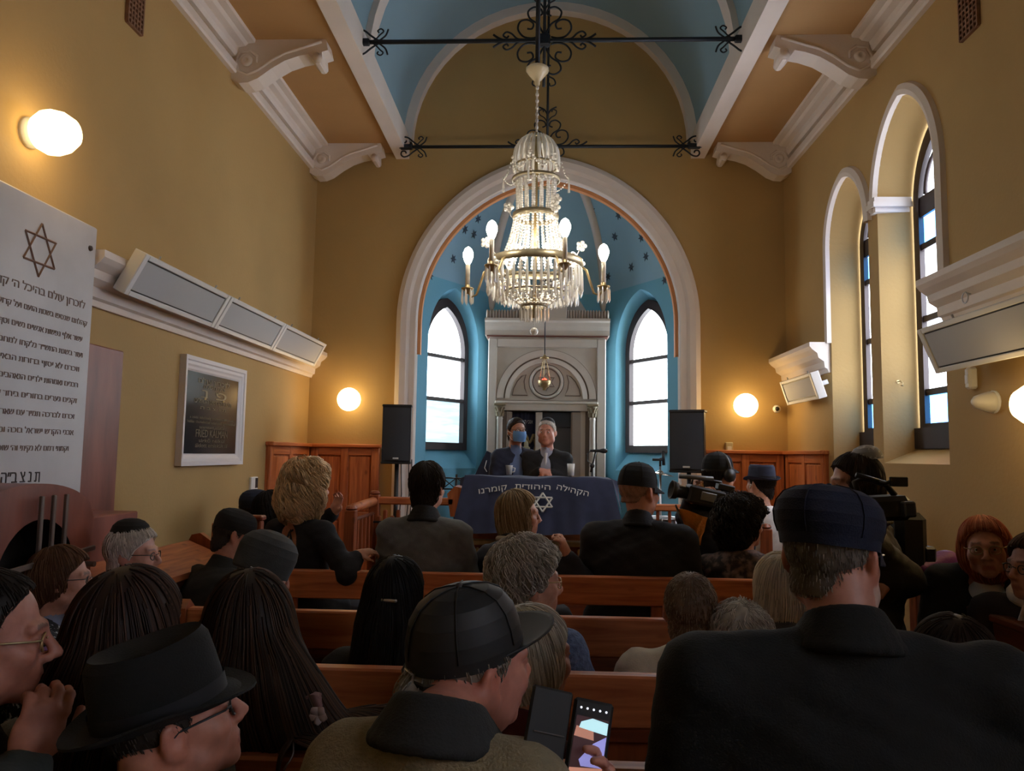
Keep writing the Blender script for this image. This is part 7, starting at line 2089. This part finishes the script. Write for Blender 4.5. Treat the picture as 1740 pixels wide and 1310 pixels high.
# ---- fourth row
make_person('white haired woman with smooth bob in dark red coat', 904, 1116, 1.93, 26, hyaw=26, hs=.98, seat=.42, skin=(186, 134, 112), haircol=(186, 180, 166), hair=BOB(n=1900, thick=.0015, streak=(214, 210, 198), body=[('ell', (0, -.022, -.015), (.092, .100, .105)), ('cut', (0, .105, -.06), (.075, .085, .085))], length=.11), top=(74, 22, 28), bw=.92, eyes=True)
make_person('woman with very long brown hair in a dark coat over a floral dress', 424, 1065, 1.82, -6, hyaw=-14, hpitch=4, hroll=-4, hs=1.04, seat=.44, skin=(186, 136, 114), haircol=(50, 38, 32), bw=1.05, bulk=1.1, collar=False,
            hair=LONG(low=-.6, body=[('ell', (0, -.035, -.04), (.104, .108, .15)), ('cone', (.02, -.08, -.12), (.13, -.14, -.28), .115, .10), ('cone', (.13, -.14, -.28), (.20, -.12, -.40), .10, .05), ('cone', (-.03, -.08, -.12), (-.02, -.12, -.36), .09, .09), ('cut', (0, .105, -.03), (.064, .062, .10))], n=2400, length=.44, streak=(74, 52, 40)), top=(26, 28, 28), topname='coat')
fl = at(545, 1245, Y=1.66)
t = thing('floral_shawl', 'pink and black floral cloth between the long brown hair and the tan coat', 'shawl', fl)
rows = []
for j in range(13):
    v_ = j / 12; rows.append([at(492 + 14 * math.sin(v_ * 2) + (66 + 24 * v_) * i / 10, 1180 + 110 * v_ + 26 * (1 - v_) * ((i - 6) / 5) ** 2, Y=1.72 - .05 * math.sin(PI * i / 10) - .008 * math.sin(i * 2.1 + v_ * 6)) for i in range(11)])
mb = MB(); mb.grid(rows); bk_ = [[p + Vector((0, .02, 0)) for p in r_] for r_ in rows]; mb.grid([r_[::-1] for r_ in bk_])
for A_, B_ in ((rows[0], bk_[0]), (rows[-1], bk_[-1]), ([r_[0] for r_ in rows], [r_[0] for r_ in bk_]), ([r_[-1] for r_ in rows], [r_[-1] for r_ in bk_])): loft(mb, A_, B_)
mb.build('cloth', speckle('dusty_pink_cloth', (120, 84, 82), (142, 106, 100), 14, .4, .6), t, True)
for (px, py, sc_, ang) in ((540, 1216, 1.0, .3), (520, 1264, 1.1, 1.2), (556, 1262, .8, 2.0), (510, 1224, .7, 2.6)):
    for k in range(5):
        a_ = ang + 2 * PI * k / 5; c0 = at(px, py, Y=1.655); c1 = at(px + 17 * sc_ * math.cos(a_), py + 17 * sc_ * math.sin(a_), Y=1.652)
        mb = MB(); mb.tube([c0, c0.lerp(c1, .35), c0.lerp(c1, .7), c1], [.002, .009 * sc_, .010 * sc_, .002], 6, flat=.35); mb.build('petal', mat('dark_petal' if py > 1230 else 'pale_petal', (40, 30, 34) if py > 1230 else (186, 160, 150), .8), t, True)
make_person('dark brown haired person low in the pew right of the big black coat', 1620, 1138, 1.95, 10, hs=1.02, seat=.36, skin=(180, 130, 108), haircol=(46, 34, 30), hair=BOB(n=1200), top=(30, 22, 22), collar=False)
make_person('person with straight brown hair in grey wool coat behind the black fedora', 224, 1072, 1.60, 8, hyaw=4, hs=1.04, seat=.44, skin=(186, 136, 114), haircol=(54, 38, 32), hair=LONG(low=-.4, length=.22, streak=(76, 52, 42), body=[('ell', (0, -.035, -.04), (.104, .105, .14)), ('cone', (0, -.07, -.10), (-.01, -.09, -.20), .105, .11), ('cut', (0, .105, -.03), (.064, .062, .10))]), top=(92, 92, 88), topmat=mat('grey_wool', (92, 92, 88), .95, var=.3, vscale=40, bump=.4, bscale=160), topname='coat', bw=1.12)

# ---- nearest people
pB = at(1000, 1262, Y=1.16)
CAPM = mat('black_waxed_cap', (30, 29, 29), .6, var=.3, vscale=18)
def cap_buckle(r, W, B, HM, k):
    mb = MB()
    mb.tube([(-.014, -.122, -.022), (.014, -.122, -.022), (.014, -.120, .008), (-.014, -.120, .008), (-.014, -.122, -.022)], .0022, 5); mb.v = [tuple(HM @ Vector(p)) for p in mb.v]; mb.build('cap_buckle', STEEL, r)
    mb = MB(); mb.tube([(.07, -.085, .0), (.04, -.112, -.006), (.0, -.122, -.008), (-.04, -.112, -.006), (-.07, -.085, .0)], .006, 6, flat=.4); mb.v = [tuple(HM @ Vector(p)) for p in mb.v]; mb.build('cap_strap', CAPM, r)
make_person('man in tan wool coat with dark collar and black cap, holding a phone', 802, 1128, 1.30, 16, hyaw=38, hpitch=-2, hroll=6, hs=.96, seat=.46, skin=(190, 128, 110), haircol=(150, 144, 134), bw=.80, bulk=1.06, lean=4, up=.105, back=.09, jaw=1.05, fat=.004, nose=1.05,
            hair=SHORT(t=.007, body=[('ell', (0, -.112, -.035), (.036, .028, .034))], zmax=.040, ztilt=9, n=900, length=.016), hat=dict(kind='cap', col=(30, 29, 29), mat=CAPM, crownmat=CAPM, z=.022, h=.118, visor=.075, rx=.084, ry=.106, tilt=9, up=.028, curve=.12), top=(142, 128, 100), topmat=mat('tan_wool', (142, 128, 100), .95, var=.12, vscale=40, bump=.5, bscale=220), topname='coat', collarcol=(38, 38, 38), collar=.85,
            arms=dict(R=(at(1000, 1520, Y=1.06), at(1008, 1436, Y=1.14), (.25, .2, .9), (-.7, -.6, .2), .7)), extra=cap_buckle)
# the phone in its open folding case
RP = Matrix.Translation(pB) @ Matrix.Rotation(math.radians(10), 4, 'Y') @ Matrix.Rotation(math.radians(-18), 4, 'X') @ Matrix.Rotation(math.radians(6), 4, 'Z')
t = thing('mobile_phone', 'black phone with lit camera screen in an open folding case', 'phone', pB)
pw, phh = .030, .058
MB().bbox((-pw, -.004, -phh), (pw, .005, phh), .004, RP).build('phone_body', BLACKP, t)
def scr(name, x0, z0, x1, z1, rgb, st=.55, d=0.0): MB().box((x0, -.0046 - d, z0), (x1, -.0042, z1), RP).build(name, emit('screen_' + name + '_%d_%d_%d' % rgb, rgb, st), t)
scr('screen_image', -.024, -.055, .024, .034, (70, 46, 50), .35)
mbp = MB(); mbp.prism([RP @ Vector(p) for p in ((-.024, -.0048, -.055), (.024, -.0048, -.055), (.024, -.0048, -.030), (-.024, -.0048, -.036))], (0, 0, 0), RP.to_3x3() @ Vector((0, -.0002, 0))); mbp.build('screen_foreground', emit('screen_pink', (214, 150, 128), .55), t)
mbp = MB(); mbp.prism([RP @ Vector(p) for p in ((-.008, -.0048, -.032), (-.012, -.0048, -.024), (.006, -.0048, .0), (.024, -.0048, .012), (.024, -.0048, -.030))], (0, 0, 0), RP.to_3x3() @ Vector((0, -.0003, 0))); mbp.build('screen_figure', emit('screen_lilac', (150, 150, 220), .7), t)
mbp = MB(); mbp.prism([RP @ Vector(p) for p in ((-.024, -.0048, .006), (.006, -.0048, .004), (.004, -.0048, .016), (-.022, -.0048, .020))], (0, 0, 0), RP.to_3x3() @ Vector((0, -.0003, 0))); mbp.build('screen_table', emit('screen_salmon', (200, 140, 120), .5), t)
mbp = MB(); mbp.prism([RP @ Vector(p) for p in ((-.018, -.0048, .018), (.024, -.0048, .014), (.024, -.0048, .030), (.0, -.0048, .033), (-.016, -.0048, .026))], (0, 0, 0), RP.to_3x3() @ Vector((0, -.0004, 0))); mbp.build('screen_window', emit('screen_cyan', (186, 232, 240), .8), t)
for i in range(5):
    mbp = MB(); mbp.ball(RP @ Vector((-.019 + .0095 * i, -.0044, .045)), .0017, 8, 6); mbp.build('screen_icon', emit('screen_white', (240, 244, 255), 1.0), t, True)
RQ = RP @ Matrix.Translation((-.033, .0, 0)) @ Matrix.Rotation(math.radians(16), 4, 'Z')
MB().bbox((-.066, -.003, -.062), (.0, .004, .062), .003, RQ).build('case_cover', mat('black_leatherette', (20, 19, 18), .6), t)
MB().bbox((-.056, -.006, -.03), (-.006, -.002, -.028), .0006, RQ).build('card_slot', mat('grey_card_edge', (86, 80, 76), .5), t)
MB().bbox((-.056, -.006, .0), (-.006, -.002, .002), .0006, RQ).build('card_slot', mat('grey_card_edge', (86, 80, 76), .5), t)
# a second hand steadies it: belongs to the man in the tan coat

make_person('big man in black coat and navy newsboy cap with white beard, nearest on the right', 1414, 946, 1.50, 4, hyaw=36, hpitch=2, hs=.97, stand=True, skin=(188, 134, 116), haircol=(124, 116, 108), bw=1.46, bulk=1.12, glasses='steel', eyes=True, jaw=1.08, fat=.006, torso=.52,
            hair=dict(t=.009, n=1800, length=.03, thick=.0014, zmax=.025, body=[('ell', (0, .05, -.095), (.062, .05, .034))], line=([-.14, -.07, -.035, -.012, .012, .03, .055, .075, .12], [-.115, -.108, -.060, .02, -.09, -.12, -.12, -.12, -.12]), zmin=None) if False else SHORT(t=.004, n=1500, length=.014, thick=.0012, zmax=.055, streak=(170, 166, 158), line=([-.14, -.07, -.035, -.012, .012, .03, .055, .075, .12], [-.072, -.070, -.058, -.02, -.03, .03, .055, .08, .088])),
            hat=dict(kind='newsboy', col=(24, 30, 52), z=.018, h=.118, rx=.088, ry=.110, visor=.072, tilt=-7, oyf=-.12), top=(20, 21, 22), topname='coat', collar=.9, up=.03, back=.02, stubble=(206, 202, 196))
make_person('man in black fedora and glasses at the bottom left, face in profile', 296, 1226, 1.33, 20, hyaw=38, hpitch=-17, hs=.95, seat=.46, skin=(196, 136, 116), haircol=(60, 54, 50), bw=1.1, bulk=1.1, eyes=True, glasses='dark', nose=1.1, fat=.004, jaw=1.05,
            hair=SHORT(t=.006, zmax=.05), hat=dict(kind='fedora', col=(20, 20, 20), z=.030, h=.120, rx=.088, ry=.112, brim=.052, tilt=-2, curl=.022, band=mat('black_ribbon', (20, 20, 24), .7)), top=(24, 24, 26))
make_person('man with glasses and hand at his chin in dark green jacket, at the left edge', -26, 1086, 1.36, 34, hyaw=24, hpitch=3, hs=.97, seat=.46, skin=(184, 126, 108), haircol=(44, 36, 32), bw=1.1, eyes=True, glasses='gold', nose=1.3, jaw=1.06,
            hair=SHORT(t=.010, n=1400, length=.03, line=([-.14, -.07, -.035, -.012, .012, .03, .055, .075, .12], [-.115, -.108, -.06, .005, .0, .055, .088, .10, .11])), top=(52, 58, 54), topmat=mat('green_black_jacket', (52, 58, 54), .8, var=.15, vscale=10, bump=.2, bscale=90), collarcol=(28, 28, 28),
            arms=dict(R=(at(20, 1420, Y=1.24), at(44, 1292, Y=1.31), (.28, .1, .9), (-.6, .6, 0), 1.1)))

# ---- along the left wall
make_person('woman with short brown hair and dark glasses in black speckled blouse', 106, 984, 2.98, 58, hyaw=8, hs=.98, seat=.42, skin=(192, 142, 122), haircol=(92, 62, 46), bw=.95, eyes=True, glasses='dark',
            hair=BOB(n=1300, t=.018, body=[('ell', (0, -.04, -.005), (.094, .095, .10)), ('cut', (0, .11, -.05), (.07, .07, .09))], length=.09, streak=(116, 84, 62)), top=(30, 32, 38), topmat=speckle('black_white_speckle', (24, 26, 30), (170, 172, 170), 55, .58, .62), topname='blouse', collar=False, extra=shirt_front((120, 128, 150)), neckhole=[((0, .10, -.34), (.03, .09, .17)), ((0, .02, -.155), (.066, .08, .06))])
make_person('white haired man with black kippah and glasses along the left wall', 228, 942, 3.34, 66, hyaw=18, hs=1.0, seat=.44, skin=(196, 150, 134), haircol=(214, 208, 202), bw=1.1, eyes=True, glasses='dark', jaw=1.1, fat=.004,
            hair=SHORT(t=.017, n=1400, length=.05), hat=dict(kind='kippah', z=.05, col=(24, 24, 24), oy=.015), top=(26, 26, 28), extra=shirt_front((200, 200, 204)), neckhole=VNECK, collar=False)
q = at(100, 1106, Y=2.4)
t = thing('purple_book', 'purple folder beside the speckled blouse woman', 'folder', q)
MB().bbox((q.x - .05, 2.36, q.z - .018), (q.x + .09, 2.52, q.z + .012), .004).build('cover', mat('purple_card', (92, 66, 140), .6), t)
MB().bbox((q.x - .045, 2.365, q.z - .012), (q.x + .093, 2.515, q.z + .006), .002).build('pages', PLASTW, t)

# ---- along the right wall
make_person('smiling woman with long red hair in black jacket over white top on the right', 1674, 930, 3.3, 206, hyaw=2, hroll=6, hs=1.0, seat=.43, skin=(206, 150, 126), haircol=(160, 82, 54), bw=.95, up=.085, eyes=True, glasses='gold', lips=(170, 70, 70),
            hair=LONG(low=-.24, body=[('ell', (0, -.025, -.03), (.104, .085, .125)), ('cut', (0, .10, -.035), (.070, .098, .098))], length=.16, streak=(196, 120, 84), n=1500), top=(30, 30, 32), extra=shirt_front((222, 220, 222)), neckhole=[((0, .11, -.38), (.085, .12, .28)), ((0, .03, -.155), (.075, .085, .07))], collar=False)
def scarf(r, W, B, HM, k):
    nb = k['nb']; m_ = mat('pale_scarf', (196, 186, 178), .9, var=.15, vscale=20, bump=.3, bscale=120)
    MB().tube([Vector(W(nb + np.array([.084 * math.sin(a), .085 * math.cos(a) + .01, .02 - .03 * math.cos(a)]))) for a in [2 * PI * i / 20 for i in range(21)]], .024, 8).build('scarf', m_, r, True)
    for s in (-1, 1): MB().tube([Vector(W(nb + np.array(p))) for p in ((s * .03, .095, -.02), (s * .05, .12, -.12), (s * .055, .125, -.26), (s * .06, .13, -.38))], [.02, .04, .048, .05], 8, flat=.35).build('scarf_end', m_, r, True)
make_person('woman with short brown hair, glasses and pale scarf at the right edge', 1760, 964, 3.05, 222, hyaw=34, hs=1.0, seat=.43, skin=(200, 148, 126), haircol=(74, 52, 44), bw=1.0, up=.05, eyes=True, glasses='dark', hair=BOB(n=1000, t=.016, body=[('ell', (0, -.03, .0), (.092, .095, .10)), ('cut', (0, .11, -.05), (.07, .07, .09))], length=.08), top=(44, 32, 34), extra=scarf, collar=False)
make_person('person in purple jacket half hidden behind the red haired woman', 1660, 940, 3.86, 250, hyaw=0, hs=.95, seat=.45, skin=(196, 146, 124), haircol=(150, 110, 90), hair=BOB(n=600), top=(124, 62, 138), topmat=mat('purple_nylon', (124, 62, 138), .5, bump=.3, bscale=50), bw=.92,
            arms=dict(R=(at(1606, 958, Y=3.62), at(1562, 968, Y=3.58), (-1, 0, -.1), (0, 0, -1), .5)))
